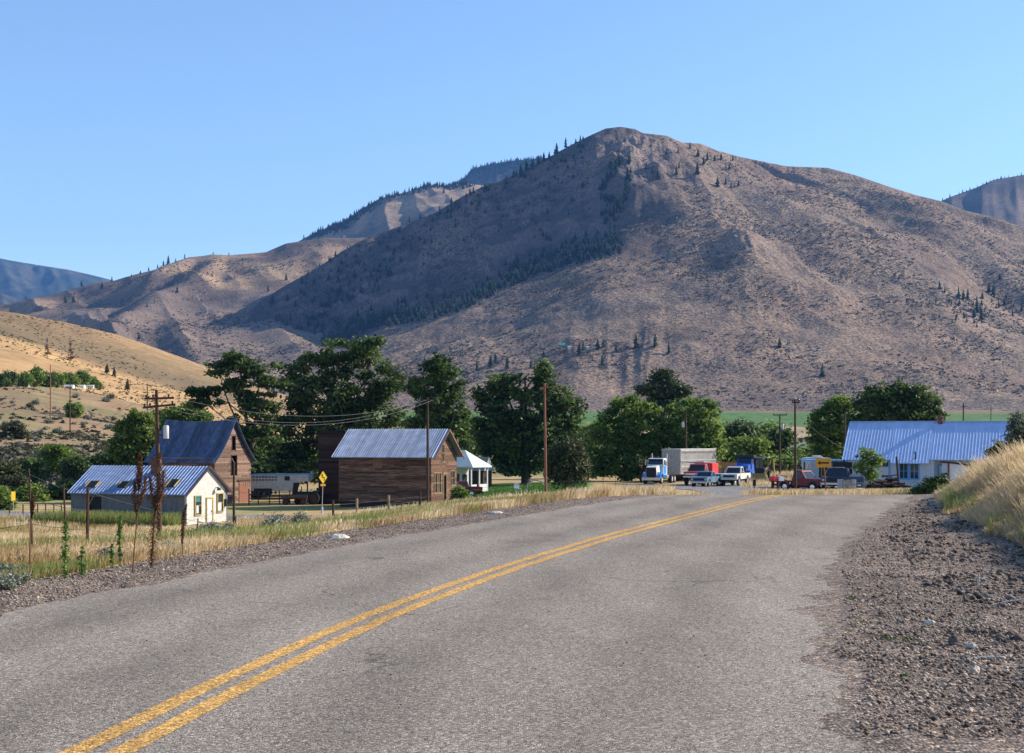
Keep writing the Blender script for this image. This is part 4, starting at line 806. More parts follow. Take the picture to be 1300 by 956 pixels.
M['scrub'] = leafmat('grey_brown_scrub', (.055, .055, .035), (.15, .13, .09), .1); M['darkscrub'] = leafmat('dark_scrub', (.04, .045, .02), (.12, .11, .055), .1)
p_ = patch_pts('mountain', 17000, 300, 1330, 150, 518, .5, 90, 41); scrub('sagebrush_cover', p_, rng.uniform(1.6, 4.2, len(p_)), 6, M['scrub'], 'countless grey-brown shrubs covering the big mountain')
p_ = patch_pts('left_ridge', 3500, 0, 470, 300, 480, .5, 120, 42); scrub('sagebrush_cover', p_, rng.uniform(2, 5, len(p_)), 6, M['scrub'], 'countless low shrubs covering the brown left ridge')
def slope_pts(n, px0, px1, d0, d1, thr, sc_, seed):
    d = np.exp(rng.uniform(math.log(d0), math.log(d1), n * 6)); px = rng.uniform(px0, px1, n * 6); x = (px - CX) / F * d; k = fbm(x / sc_, d / sc_, seed, 4) > thr + rng.uniform(-.1, .1, n * 6); x = x[k][:n]; d = d[k][:n]; return np.stack([x, d, gz(x, d)], -1)
p_ = slope_pts(5200, -20, 330, 165, 420, .52, 26, 43); scrub('sagebrush_cover', p_, rng.uniform(.2, .95, len(p_)) ** 1.3, 14, M['scrub'], 'countless small sagebrush over the bare left slope')
p_ = slope_pts(1500, -20, 330, 165, 330, .55, 18, 44); scrub('brush_cover', p_, rng.uniform(.3, 1.3, len(p_)), 14, M['darkscrub'], 'small dark brush and weeds over the left slope')
p_ = slope_pts(2600, -20, 330, 420, 830, .5, 60, 45); scrub('brush_cover', p_, rng.uniform(.35, 1.5, len(p_)) * (.7), 8, M['darkscrub'], 'fine dark brush dotting the golden hill')
# ---- grass built as blades
def blades(name, X, Y, H, m, label, W=.006, tone=None, lean=.35, zoff=-.02, wind=(.15, 0), heads=0.0, cat='grass'):
    n = len(X); Z = gz(X, Y) + zoff; az = rng.uniform(0, 2 * math.pi, n); ln = np.abs(rng.normal(0, lean, n)) * H
    dx = np.cos(az) * ln + wind[0] * H; dy = np.sin(az) * ln + wind[1] * H; a2 = rng.uniform(0, math.pi, n); wx = np.cos(a2) * W; wy = np.sin(a2) * W
    if np.ndim(W): pass
    B = np.stack([X, Y, Z], -1); side = np.stack([wx, wy, wx * 0], -1); mid = B + np.stack([dx * .35, dy * .35, H * .6], -1); tip = B + np.stack([dx, dy, H], -1)
    ww = np.where(rng.random(n) < heads, 2.2, 1.0)[:, None]
    V = np.stack([B - side, B + side, mid + side * .8 * ww, mid - side * .8 * ww, tip + side * .35 * ww, tip - side * .35 * ww], 1).reshape(-1, 3); b = np.arange(n)[:, None] * 6
    Fq = np.concatenate([b + np.array([0, 1, 2, 3]), b + np.array([3, 2, 4, 5])], 0); tone = np.clip((rng.uniform(0, 1, n) if tone is None else tone + rng.normal(0, .2, n)), 0, 1)
    o = np_mesh(name, V, Fq, m, {'tone': ('F', 'FACE', np.concatenate([tone, tone]))}); return tag(o, label, cat, None, 'stuff')
def scatter(n, y0, y1, inside, power=1.0):
    """random ground points, denser near the viewpoint"""
    X = []; Y = []; got = 0
    while got < n:
        y = y0 * (y1 / y0) ** (rng.random(200000) ** power); u = rng.uniform(-.47, .47, 200000); x = u * y; k = inside(x, y); X.append(x[k]); Y.append(y[k]); got += k.sum()
    return np.concatenate(X)[:n], np.concatenate(Y)[:n]
# right bank
def in_bank(x, y):
    s = road_s(x, y) - RSH(y); return (s > .35 + .9 * fbm(x * .9, y * .9, 71, 3) - .3) & (s < 9) & (y < 50)
X, Y = scatter(150000, 15, 50, in_bank); nn = fbm(X / 1.5, Y / 1.5, 81, 4); e = road_s(X, Y) - RSH(Y)
blades('dry_grass', X, Y, (.16 + .52 * sstep(.3, 2.0, e)) * (.35 + 1.3 * nn) * rng.uniform(.6, 1.15, len(X)), M['drygrass'], 'tall dry golden grass covering the bank on the right of the road', .0045, .1 + 1.1 * (nn - .2) + .15 * fbm(X / .3, Y / .3, 84, 2), .34, heads=.4, wind=(-.22, -.05))
q = 60000; Y = rng.uniform(2, 34, q); X = np.interp(Y, _yy, _xs) + RSH(Y) + rng.uniform(1.2, 9, q); k = X / Y > .36; X = X[k]; Y = Y[k]
blades('dry_grass', X, Y, .5 * rng.uniform(.5, 1.2, len(X)), M['drygrass'], 'dry golden grass on the nearer part of the right bank', .006, None, .34, heads=.4, wind=(-.22, -.05))
X, Y = scatter(14000, 17, 45, lambda x, y: in_bank(x, y) & (fbm(x / 1.2, y / 1.2, 95, 3) > .58) & (road_s(x, y) - RSH(y) < 3.5))
blades('green_grass', X, Y, .35 * rng.uniform(.5, 1.1, len(X)), M['greengrass'], 'patches of greener grass low on the right bank', .005)
# left field
def in_left(x, y):
    s = road_s(x, y); L = s < -5.1 - .9 * (fbm(x * .8, y * .8, 72, 3) - .35)
    shed = (x > -42) & (x < -24) & (y > 116.5 + (-27 - x) * .0) & (y < 131)
    return L & (y < 128) & ((y < 60) | (x < 12)) & ~shed
X, Y = scatter(210000, 13, 126, in_left, .9); nn = fbm(X / 3, Y / 3, 82, 4)
blades('dry_grass', X, Y, (.09 + .16 * nn) * np.interp(Y, [14, 40, 110], [1, 1.1, 1.6]) * rng.uniform(.6, 1.2, len(X)) * (1 + .7 * sstep(.5, .65, fbm(X / 6, Y / 6, 83, 3))), M['drygrass'], 'dry tan grass filling the sunken field left of the road', .004 + .00011 * Y, .35 + 3.0 * (nn - .5), .35, heads=.3)
X, Y = scatter(80000, 14, 126, lambda x, y: in_left(x, y) & (fbm(x / 3.5, y / 3.5, 96, 4) > .55))
blades('green_grass', X, Y, .17 * rng.uniform(.5, 1.4, len(X)), M['greengrass'], 'greener weeds and grass mixed through the left field', .004 + .0001 * Y, None, .4)
# tall pale grass on the road crest left, and the strip beyond the crest
def in_crest(x, y):
    s = road_s(x, y); return (s < -5.0) & (s > -12) & (y > 24) & (y < 62)
X, Y = scatter(90000, 24, 62, in_crest); px_ = CX + F * X / Y
blades('dry_grass', X, Y, np.interp(px_, [300, 450, 560, 700, 800, 890], [.10, .12, .20, .22, .36, .40]) * rng.uniform(.5, 1.2, len(X)) * (.2 + 1.6 * fbm(X / 1.6, Y / 1.6, 85, 3)), M['drygrass'], 'tall pale dry grass along the left edge of the road crest', .006, .45 + 2.2 * (fbm(X / 2.5, Y / 2.5, 87, 3) - .5), .25, heads=.5)
X, Y = scatter(26000, 20, 62, lambda x, y: in_crest(x, y) & (x / y < .03) & (fbm(x / 2, y / 2, 97, 3) > .45)); blades('green_grass', X, Y, .26 * rng.uniform(.4, 1.3, len(X)), M['greengrass'], 'greener grass mixed along the left road edge', .006)
def in_strip(x, y):
    s = road_s(x, y); return (y > 86) & (y < 113) & (x > 9) & (x < 62) & ~((x > 29) & (x < 33) & (y > 106)) & ~((x < 31 + (y - 104) * .0) & (x > 13) & (y > 107)) & ((x > 19.5) | (y > 100) & (x > 17))
X, Y = scatter(45000, 86, 113, in_strip)
blades('dry_grass', X, Y, .5 * rng.uniform(.4, 1.2, len(X)), M['drygrass'], 'strip of dry grass beyond the road crest before the parked vehicles', .013, None, .3, heads=.3)
X, Y = scatter(7000, 86, 113, lambda x, y: in_strip(x, y) & (fbm(x / 3, y / 3, 99, 3) > .58))
blades('green_grass', X, Y, .5 * rng.uniform(.4, 1.2, len(X)), M['greengrass'], 'green weeds in the grass strip beyond the crest', .016)
X, Y = scatter(26000, 128, 190, lambda x, y: (x / y > -.035) & (x / y < .052)); blades('lawn', X, Y, .12 * rng.uniform(.6, 1.3, len(X)), M['lawn'], 'mown green lawn around the small porch house', .03, None, .5)
X, Y = scatter(30000, 120, 215, lambda x, y: ((x / y > .055) & (x / y < .115) & (y < 142) | (x / y > .16) & (y > 150)) ); blades('dry_grass', X, Y, .5 * rng.uniform(.4, 1.2, len(X)), M['drygrass'], 'dry grass of the yards between the vehicles and the fence', .022)
X, Y = scatter(6000, 114.5, 118.5, lambda x, y: (x > -40) & (x < -27.2) & (y > 116 - (x + 27) * .36 - 3) & (y < 117.2 - (x + 27) * .36)); blades('green_grass', X, Y, 1.0 * rng.uniform(.5, 1.3, len(X)), M['greengrass'], 'rank green grass along the shaded wall of the white shed', .02, None, .3)

def ordinals(group, noun, tail):
    O = [o for o in bpy.data.objects if o.get('group') == group and o.parent is None]; W_ = ['first', 'second', 'third', 'fourth', 'fifth', 'sixth', 'seventh', 'eighth', 'ninth', 'tenth', 'eleventh', 'twelfth', 'thirteenth', 'fourteenth', 'fifteenth', 'sixteenth', 'seventeenth', 'eighteenth', 'nineteenth', 'twentieth'] + ['twenty-' + k for k in ('first', 'second', 'third', 'fourth', 'fifth', 'sixth', 'seventh', 'eighth', 'ninth')]
    O.sort(key=lambda o: o.location.x / o.location.y)
    for o, w_ in zip(O, W_): o['label'] = f'{noun}, {w_} from the left {tail}'
ordinals('skyline conifers left of the summit', 'conifer on the skyline', 'on the mountain shoulder left of the summit')
ordinals('conifers right of the summit', 'conifer', 'on the upper slope right of the summit')
ordinals('conifers near the foot of the mountain', 'conifer', 'along the foot of the mountain above the trees')
ordinals('conifers in the right gully', 'conifer', 'in the rocky gully on the right flank')
ordinals('conifers on the brown left ridge', 'small conifer', 'on the brown ridge beyond the golden hill')
ordinals('trees on the right far ridge', 'tiny tree', 'on the far ridge at the right edge')
ordinals('foreground sagebrush', 'sagebrush', 'in the foreground field by the left fence')
ordinals('sagebrush before the shed gable', 'sagebrush clump', 'in front of the white shed gable')
ordinals('sagebrush in the middle of the field', 'sagebrush', 'in the field between shed and log building')
ordinals('clipped trees left of the hillside house', 'small conical tree', 'beside the white hillside house')
# ---------------------------------------------------------------- buildings
def building(name, px, d, alpha, label, cat, z=None):
    """origin at the near wall corner; local x = right/away along the gable end, local y = left/away along the long wall"""
    x = (px - CX) / F * d; zz = gz1(x, d) if z is None else z
    return empty(name, (x, d, zz), R(90 - alpha), label, cat)
def gable_roof(mb, W, L, eave, rise, oh=.45, ohg=.45, sp=.3, th=.05, sag=0.0, rib=.035, bell=0.0, jag=0.0):
    """ribbed sheet roof, ridge along y at x=W/2"""
    n = int((L + 2 * ohg) / sp); nx = 7
    for side in (0, 1):
        for k in range(n):
            y0 = -ohg + k * sp; y1 = y0 + sp; t = random.random(); e = random.uniform(-jag, jag)
            prof = [(y0, 0), (y0 + sp * .8, 0), (y0 + sp * .86, rib), (y0 + sp * .94, rib), (y1, 0)]
            V = []
            for q in range(nx + 1):
                f = q / nx; xx = -oh + e + (W / 2 + oh - e) * f; zz = eave + rise * (f - oh / (W / 2 + oh) * (1 - f)) - bell * math.sin(math.pi * f)
                if side: xx = W - xx
                for (yy, dz) in prof:
                    sg = sag * math.sin(math.pi * np.clip((yy + ohg) / (L + 2 * ohg), 0, 1)) * f
                    V.append((xx, yy, zz + dz + th - sg))
            m_ = len(prof); base = len(V); V += [(v[0], v[1], v[2] - th - .01) for v in V]
            fs = []
            for q in range(nx):
                for p in range(m_ - 1):
                    a = q * m_ + p; f_ = (a, a + 1, a + 1 + m_, a + m_); fs.append(f_ if side else f_[::-1]); fs.append(tuple(i + base for i in (f_[::-1] if side else f_)))
            for p in range(m_ - 1): fs.append((p, p + 1, p + 1 + base, p + base))
            if k in (0, n - 1):
                for q in range(nx):
                    for p in (0, m_ - 1): a = q * m_ + p; fs.append((a, a + m_, a + m_ + base, a + base))
            mb.add(V, fs, t)
def board_wall(mb, W, L, eave, rise, bh=.2, th=.06, holes=(), bell=0.0, jit=.012):
    """horizontal boards on four walls plus gable ends; holes = list of (wall, a0, a1, z0, z1) left open"""
    def run(wall, a0, a1, z0, z1):
        segs = [(a0, a1)]
        for (w_, h0, h1, y0, y1) in holes:
            if w_ == wall and z0 + bh / 2 > y0 and z0 + bh / 2 < y1:
                ns = []
                for s in segs:
                    if h1 <= s[0] or h0 >= s[1]: ns.append(s)
                    else:
                        if h0 > s[0]: ns.append((s[0], h0))
                        if h1 < s[1]: ns.append((h1, s[1]))
                segs = ns
        for s in segs:
            c = s[0]
            while c < s[1] - .01:
                e = min(s[1], c + random.uniform(2, 4.5)); j = random.uniform(-jit, jit); t = random.random()
                if wall == 'x0': mb.box(-th + j, c, z0, 0, e - .008, z1 - .012, t)
                elif wall == 'x1': mb.box(W, c, z0, W + th + j, e - .008, z1 - .012, t)
                elif wall == 'y0': mb.box(c, -th + j, z0, e - .008, 0, z1 - .012, t)
                else: mb.box(c, L, z0, e - .008, L + th + j, z1 - .012, t)
                c = e
    z = 0
    while z < eave - .02:
        z1 = min(z + bh, eave)
        run('x0', -.0, L, z, z1); run('x1', 0, L, z, z1); run('y0', 0, W, z, z1); run('y1', 0, W, z, z1); z = z1
    while z < eave + rise - bh:
        f = (z + bh - eave) / rise; f = min(1, f + bell * math.sin(math.pi * f)); a = W / 2 * f; z1 = z + bh
        run('y0', a, W - a, z, z1); run('y1', a, W - a, z, z1); z = z1
def window(parent, wall, a0, a1, z0, z1, fm, gm='glass', W=0, L=0, mull=True, fw=.09, proud=.10, cross=False, name='window'):
    """framed window standing a little proud of the wall, with its pane as a sub-part"""
    def bx(mb, p0, q0, p1, q1, o0, o1):
        if wall == 'y0': mb.box(p0, -o1, q0, p1, -o0, q1)
        elif wall == 'x0': mb.box(-o1, p0, q0, -o0, p1, q1)
        elif wall == 'x1': mb.box(W + o0, p0, q0, W + o1, p1, q1)
    f = MB(); bx(f, a0 - fw, z1, a1 + fw, z1 + fw, .0, proud); bx(f, a0 - fw, z0 - fw, a1 + fw, z0, .0, proud + .03); bx(f, a0 - fw, z0, a0, z1, .0, proud); bx(f, a1, z0, a1 + fw, z1, .0, proud)
    if mull: m_ = (z0 + z1) / 2; bx(f, a0, m_ - .025, a1, m_ + .025, 0, proud - .02)
    if cross: m_ = (a0 + a1) / 2; bx(f, m_ - .03, z0, m_ + .03, z1, 0, proud - .025)
    o = f.build(name, M[fm], parent); g = MB(); bx(g, a0, z0, a1, z1, .012, .035); g.build('pane', M[gm], o); return o
# --- white stucco shed with striped metal roof
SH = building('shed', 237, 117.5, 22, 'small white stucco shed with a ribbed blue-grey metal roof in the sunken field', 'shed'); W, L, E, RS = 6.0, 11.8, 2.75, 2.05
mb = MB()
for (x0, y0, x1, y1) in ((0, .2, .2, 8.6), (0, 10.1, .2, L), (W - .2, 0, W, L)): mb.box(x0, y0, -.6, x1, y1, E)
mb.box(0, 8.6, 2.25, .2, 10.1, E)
mb.build('side_wall', M['shade_stucco'], SH); mb = MB(); mb.box(0, 0, -.6, .2, .2, E)
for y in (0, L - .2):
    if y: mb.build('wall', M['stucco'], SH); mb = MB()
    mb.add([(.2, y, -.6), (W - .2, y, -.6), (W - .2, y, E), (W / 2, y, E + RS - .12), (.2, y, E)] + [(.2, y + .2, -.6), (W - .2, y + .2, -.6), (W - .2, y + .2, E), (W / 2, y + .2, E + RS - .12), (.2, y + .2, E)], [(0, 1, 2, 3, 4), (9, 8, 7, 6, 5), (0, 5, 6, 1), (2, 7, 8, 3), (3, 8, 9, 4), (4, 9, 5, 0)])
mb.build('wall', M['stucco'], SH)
mb = MB(); gable_roof(mb, W, L, E, RS, .4, .25, .32, rib=.04); rf = mb.build('roof', M['bluemetal'], SH)
rl = math.hypot(W / 2, RS)
def on_roof(yc, f, w_, l_):       # a raised hatch on the front slope, f from eave to ridge
    x = W / 2 * f; z = E + RS * f + .08; dx = W / 2 / rl; dz = RS / rl; mb = MB()
    c = lambda a, b, h: (x + a * dx - h * dz, yc + b, z + a * dz + h * dx)
    vs = [c(a, b, h) for h in (0, .06) for a, b in ((-l_ / 2, -w_ / 2), (l_ / 2, -w_ / 2), (l_ / 2, w_ / 2), (-l_ / 2, w_ / 2))]
    mb.add(vs, [(3, 2, 1, 0), (4, 5, 6, 7), (0, 1, 5, 4), (1, 2, 6, 5), (2, 3, 7, 6), (3, 0, 4, 7)]); g = mb.build('skylight', M['blackmetal'], rf)
    mb = MB()
    for b0, b1 in ((-w_ / 2 - .08, -w_ / 2), (w_ / 2, w_ / 2 + .08)): mb.add([c(a, b, h) for h in (0, .12) for a, b in ((-l_ / 2, b0), (l_ / 2, b0), (l_ / 2, b1), (-l_ / 2, b1))], [(3, 2, 1, 0), (4, 5, 6, 7), (0, 1, 5, 4), (1, 2, 6, 5), (2, 3, 7, 6), (3, 0, 4, 7)])
    mb.build('skylight_frame', M['ochre'], rf)
on_roof(2.0, .30, .8, 1.1); on_roof(6.8, .22, .85, .9); on_roof(10.0, .22, .95, .9)
mb = MB().box(1.9, 4.3, E + .9, 2.5, 4.95, E + RS + .75); mb.box(1.86, 4.26, E + RS + .75, 2.54, 4.99, E + RS + .83); mb.build('chimney', M['brick'], rf)
mb = MB()
for s in (0, 1):
    x0, x1 = (-.42, W / 2) if not s else (W + .42, W / 2); z0 = E - .28; z1 = E + RS + .03
    mb.add([(x0, -.29, z0 - .1), (x0, -.29, z0 + .12), (x1, -.29, z1 + .1), (x1, -.29, z1 - .1), (x0, -.25, z0 - .1), (x0, -.25, z0 + .12), (x1, -.25, z1 + .1), (x1, -.25, z1 - .1)], [(0, 1, 2, 3), (7, 6, 5, 4), (1, 5, 6, 2), (0, 3, 7, 4), (0, 4, 5, 1), (2, 6, 7, 3)])
mb.build('barge_board', M['darkwood'], SH)
window(SH, 'y0', 1.15, 1.95, .85, 2.35, 'ochre'); o = MB().box(1.22, -.06, 1.9, 1.88, -.04, 2.3).build('upper_pane', M['teal_glass'], SH)
window(SH, 'y0', 4.45, 5.2, .95, 2.45, 'ochre')
MB().box(1.3, -.06, .95, 1.62, -.038, 1.6).build('blind', M['whitepaint'], SH); MB().box(4.5, -.06, 1.0, 5.0, -.038, 1.75).build('blind', M['whitepaint'], SH)
f = MB(); f.box(2.75, -.09, 0, 2.86, 0, 2.1); f.box(3.62, -.09, 0, 3.78, 0, 2.1); f.box(2.75, -.09, 2.1, 3.78, 0, 2.22); fr = f.build('door_frame', M['ochre'], SH)
dr = MB().box(2.86, -.05, 0, 3.62, -.005, 2.1); d_ = dr.build('door', M['whitepaint'], SH); MB().box(3.5, -.09, .95, 3.56, -.05, 1.1).build('handle', M['blackmetal'], d_)
mb = MB(); mb.tube([(4.2, -.02, 3.0), (4.2, -.3, 3.05), (4.2, -.32, 2.95)], .035, 8); mb.cyl((4.2, -.34, 3.0), (4.2, -.36, 2.78), .14, .2); mb.build('wall_lamp', M['blackmetal'], SH)
mb = MB().bbox(5.5, -.2, 1.35, 5.72, 0, 2.0, .03); mb.cyl((5.6, -.1, 2.0), (5.6, -.1, 2.9), .03); mb.build('meter_box', M['blackmetal'], SH)
mb = MB().box(.25, 8.62, 0, .3, 10.08, 2.2); mb.build('dark_doorway', M['blackmetal'], SH)
mb = MB(); mb.tube([(-.02, 10.9, -.2), (-.1, 9.2, 2.55)], .05, 6); mb.build('leaning_board', M['postwood'], SH)
mb = MB().bbox(.4, L + .15, -.3, 1.9, L + 1.3, .45, .04); mb.box(.3, L + .2, .45, 2.0, L + 1.4, .5)
o = mb.build('water_trough', M['concrete'], None, (SH.location.x, SH.location.y, SH.location.z), R(68)); tag(o, 'pale boxy trough at the left end of the white shed', 'trough')
# --- tall barn
BN = building('barn', 272, 150, 22, 'tall weathered wooden barn with a steep dark blue sagging metal roof', 'barn'); W, L, E, RS = 7.0, 8.3, 5.0, 4.0
mb = MB(); board_wall(mb, W, L, E, RS, .19, holes=[('y0', 3.15, 4.15, 3.1, 5.2), ('y0', 3.3, 3.9, 5.7, 7.3), ('y0', 4.6, 6.5, 0, 2.35)], bell=.14); mb.build('wall', M['oldwood'], BN)
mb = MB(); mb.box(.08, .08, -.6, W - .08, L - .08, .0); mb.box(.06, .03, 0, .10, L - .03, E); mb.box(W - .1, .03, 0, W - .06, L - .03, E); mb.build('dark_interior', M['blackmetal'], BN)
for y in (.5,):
    mb = MB(); mb.box(.1, y, 0, W - .1, y + .05, E); mb.build('dark_backing', M['blackmetal'], BN)  # black sheet stands in for the darkness behind the gable openings
mb = MB(); gable_roof(mb, W, L, E, RS + .1, .55, .5, .38, sag=.28, bell=.42, rib=.03, jag=.06); mb.build('roof', M['barnroof'], BN)
mb = MB(); mb.box(4.6, -.12, .05, 6.5, -.06, 2.35); mb.box(4.6, -.16, 1.15, 6.5, -.12, 1.3); mb.build('door', mat('reddish_barn_door', (.18, .075, .05), (.30, .13, .085), 4, .9, stretch=(5, 5, .6)), BN)
mb = MB(); mb.box(4.3, -.2, 2.38, 6.9, -.08, 2.5); mb.build('door_rail', M['rust'], BN)
for a, b, c, e_ in ((3.05, 3.15, 3.0, 5.25), (4.15, 4.25, 3.0, 5.25), (3.22, 3.3, 5.65, 7.35), (3.9, 3.98, 5.65, 7.35)): MB().box(a, -.1, c, b, -.03, e_).build('opening_frame', M['darkwood'], BN)
mb = MB(); mb.tube([(3.2, -.05, 4.9), (3.75, -.1, 4.3)], .05, 6); mb.build('broken_board', M['postwood'], BN)
mb = MB()
for i in range(9): mb.box(4.65 + i * .21, -.14, 1.9, 4.8 + i * .21, -.1, 2.25)
mb.build('door_slat', M['oldwood'], BN)
# --- long brown log building
LG = building('log_building', 546.4, 139, 20, 'long brown log building with a corrugated grey metal roof beside the side road', 'log building'); W, L, E, RS = 6.6, 9.9, 4.75, 2.4
mb = MB(); board_wall(mb, W, L, E, RS, .2, .08, holes=[('y0', 2.6, 3.3, 4.0, 5.7), ('y0', .7, 1.5, .9, 2.9), ('y0', 1.7, 2.4, .9, 2.9), ('y0', 3.1, 3.8, 0, 2.7), ('y0', 5.0, 6.0, 1.6, 3.0), ('x0', 5.2, 6.1, 3.4, 4.6)]); mb.build('wall', M['logwood'], LG)
mb = MB(); mb.box(.06, .03, -.8, .10, L - .03, E); mb.box(.1, .5, 0, W - .1, .55, E); mb.box(.05, .05, -.8, W - .05, L - .05, 0); mb.build('dark_backing', M['blackmetal'], LG)  # black sheets paint the dark inside behind the wall holes
mb = MB(); gable_roof(mb, W, L, E, RS + .05, .55, .65, .26, rib=.05); mb.build('roof', M['greyroof'], LG)
mb = MB()
for s in (0, 1):
    x0, x1 = (-.58, W / 2) if not s else (W + .58, W / 2); z0 = E - .42; z1 = E + RS + .04
    mb.add([(x0, -.72, z0 - .14), (x0, -.72, z0 + .1), (x1, -.72, z1 + .1), (x1, -.72, z1 - .14), (x0, -.66, z0 - .14), (x0, -.66, z0 + .1), (x1, -.66, z1 + .1), (x1, -.66, z1 - .14)], [(0, 1, 2, 3), (7, 6, 5, 4), (1, 5, 6, 2), (0, 3, 7, 4), (0, 4, 5, 1), (2, 6, 7, 3)])
mb.build('barge_board', M['logwood'], LG)
mb = MB(); mb.box(-.13, 5.15, 3.35, -.085, 6.15, 4.65); mb.build('loft_hatch', mat('plain_hatch_wood', (.17, .085, .05), (.24, .12, .07), 3, .9), LG)
for a0, a1, z0, z1 in ((2.6, 3.3, 4.0, 5.7), (.7, 1.5, .9, 2.9), (1.7, 2.4, .9, 2.9), (5.0, 6.0, 1.6, 3.0)): window(LG, 'y0', a0, a1, z0, z1, 'postwood', 'glass', cross=True, fw=.07, proud=.12)
f = MB(); f.box(3.0, -.14, 0, 3.1, 0, 2.75); f.box(3.8, -.14, 0, 3.9, 0, 2.75); f.box(3.0, -.14, 2.75, 3.9, 0, 2.88); f.build('door_frame', M['postwood'], LG)
MB().box(3.12, -.04, 0, 3.35, -.0, 2.7).build('door', M['dull_red'], LG)
# --- dark false-front store behind its left end
DS = building('false_front_store', 437, 150, 20, 'dark flat-topped wooden building tucked behind the left end of the log building', 'wooden building'); mb = MB(); mb.bbox(0, 0, -1, 6, 3.0, 7.5, .02)
z = 0
while z < 7.3: mb.box(-.05, -.02, z, 0, 3.02, z + .23, random.random()); mb.box(-.02, -.06, z, 6.02, 0, z + .23, random.random()); z += .25
mb.build('wall', M['darkwood'], DS); mb = MB(); mb.box(-.25, -.25, 7.5, 6.2, 3.25, 7.72); mb.box(-.18, -.18, 7.3, 6.1, 3.18, 7.5); mb.build('cornice', M['darkwood'], DS)
# --- white porch house
PH = building('porch_house', 598, 156, 25, 'small white house with a hipped metal porch roof on the green lawn', 'house')
mb = MB()      # hipped roof: apex point to the left, eaves at 3.0 m
ax = [(-.4, 5.2, 3.0), (-.4, -.4, 3.0), (4.4, -.4, 2.95), (4.4, 5.2, 2.95)]; ap = [(1.9, 1.7, 4.75), (1.9, 5.2, 4.75)]
mb.add(ax + ap + [(x, y, z - .15) for x, y, z in ax], [(1, 0, 5, 4), (2, 1, 4), (3, 2, 4, 5), (0, 1, 7, 6), (1, 2, 8, 7), (2, 3, 9, 8), (6, 7, 8, 9), (0, 6, 9, 3, 5)])
mb.build('roof', mat('pale_green_white_roof', (.55, .62, .58), (.66, .72, .68), 1.5, .5, .2), PH)
for x, y in ((0, 0), (2.0, 0), (4.0, 0), (0, 2.4)): mb = MB().box(x - .08, y - .08, 0, x + .08, y + .08, 2.9); mb.box(x - .14, y - .14, 2.7, x + .14, y + .14, 2.86); mb.build('porch_post', M['whitepaint'], PH)
mb = MB(); mb.box(.1, -.05, 0, 1.3, .05, .95); mb.box(2.1, -.05, 0, 3.95, .05, .95); mb.box(-.05, .1, 0, .05, 2.3, .95); mb.build('porch_wall', M['whitepaint'], PH)
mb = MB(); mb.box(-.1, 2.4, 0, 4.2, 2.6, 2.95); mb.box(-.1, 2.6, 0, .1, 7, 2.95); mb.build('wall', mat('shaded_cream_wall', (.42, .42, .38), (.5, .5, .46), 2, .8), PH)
mb = MB(); mb.box(1.0, 2.33, 0, 1.8, 2.4, 2.1); mb.build('door', M['blackmetal'], PH); mb = MB(); mb.box(-.4, -.4, -.7, 4.4, 2.4, 0); mb.build('porch_floor', M['concrete'], PH)
mb = MB(); mb.box(2.6, 2.3, .9, 3.6, 2.4, 2.0); mb.build('window', M['glass'], PH)
BH = empty('house', G(616, 176), R(65), 'grey-roofed house mostly hidden by the big dark tree behind the porch house', 'house'); BH.scale = (.62, .62, .72)
mb = MB(); mb.box(-1, 0, -.5, 3, 6, 3.0); mb.build('wall', M['darkwood'], BH)
mb = MB(); mb.add([(-1.4, -.4, 2.9), (1, -.4, 5.2), (3.4, -.4, 2.9), (-1.4, 6.4, 2.9), (1, 6.4, 5.2), (3.4, 6.4, 2.9)], [(0, 2, 1), (3, 4, 5), (0, 1, 4, 3), (1, 2, 5, 4), (0, 3, 5, 2)]); mb.build('roof', mat('grey_shingle', (.22, .22, .22), (.34, .34, .34), 6, .9), BH)
# --- pale blue-roofed farmhouse on the right
FH = building('farmhouse', 1259, 135, 22, 'pale farmhouse with a broad bright blue metal roof and blue window trim', 'farmhouse', z=-2.95)
Wd, E, RS = 9.0, 2.95, 3.55     # local y runs left
mb = MB(); mb.box(0, 5.5, -.8, .2, 13.6, E); mb.box(1.6, -5, -.8, 1.8, 5.5, E); mb.box(0, 5.3, -.8, 1.8, 5.5, E); mb.box(0, 13.4, -.8, Wd, 13.6, E); mb.box(Wd - .2, -5, -.8, Wd, 13.6, E)
mb.add([(.0, 13.4, E), (Wd, 13.4, E), (Wd / 2, 13.4, E + RS - .15), (.0, 13.6, E), (Wd, 13.6, E), (Wd / 2, 13.6, E + RS - .15)], [(0, 1, 2), (5, 4, 3), (0, 3, 4, 1), (1, 4, 5, 2), (2, 5, 3, 0)])
z = .15
while z < E: mb.box(-.03, 5.5, z, 0, 13.6, z + .008, .5); z += .22
mb.build('wall', M['palepaint'], FH)
def slope_sheet(mb, y0, y1, x_e, z_e, dz=0, sp=.30):
    """front slope from eave (x_e, z_e) to the ridge, ribbed"""
    xr, zr = Wd / 2, E + RS; k = y0
    while k < y1 - .01:
        e = min(k + sp, y1); t = random.random(); s = sp
        pr = [(k, 0), (k + s * .72, 0), (k + s * .8, .016), (k + s * .92, .016), (e, 0)]
        V = [(x_e, y, z_e + h + dz) for y, h in pr] + [(xr, y, zr + h + dz) for y, h in pr] + [(x_e, y, z_e - .06 + dz) for y, h in pr] + [(xr, y, zr - .06 + dz) for y, h in pr]
        fs = [(i + 5, i + 6, i + 1, i)[::-1] if False else (i, i + 5, i + 6, i + 1) for i in range(4)] + [(i + 10, i + 11, i + 16, i + 15) for i in range(4)] + [(i, i + 1, i + 11, i + 10) for i in range(4)]
        mb.add(V, fs, t); k = e
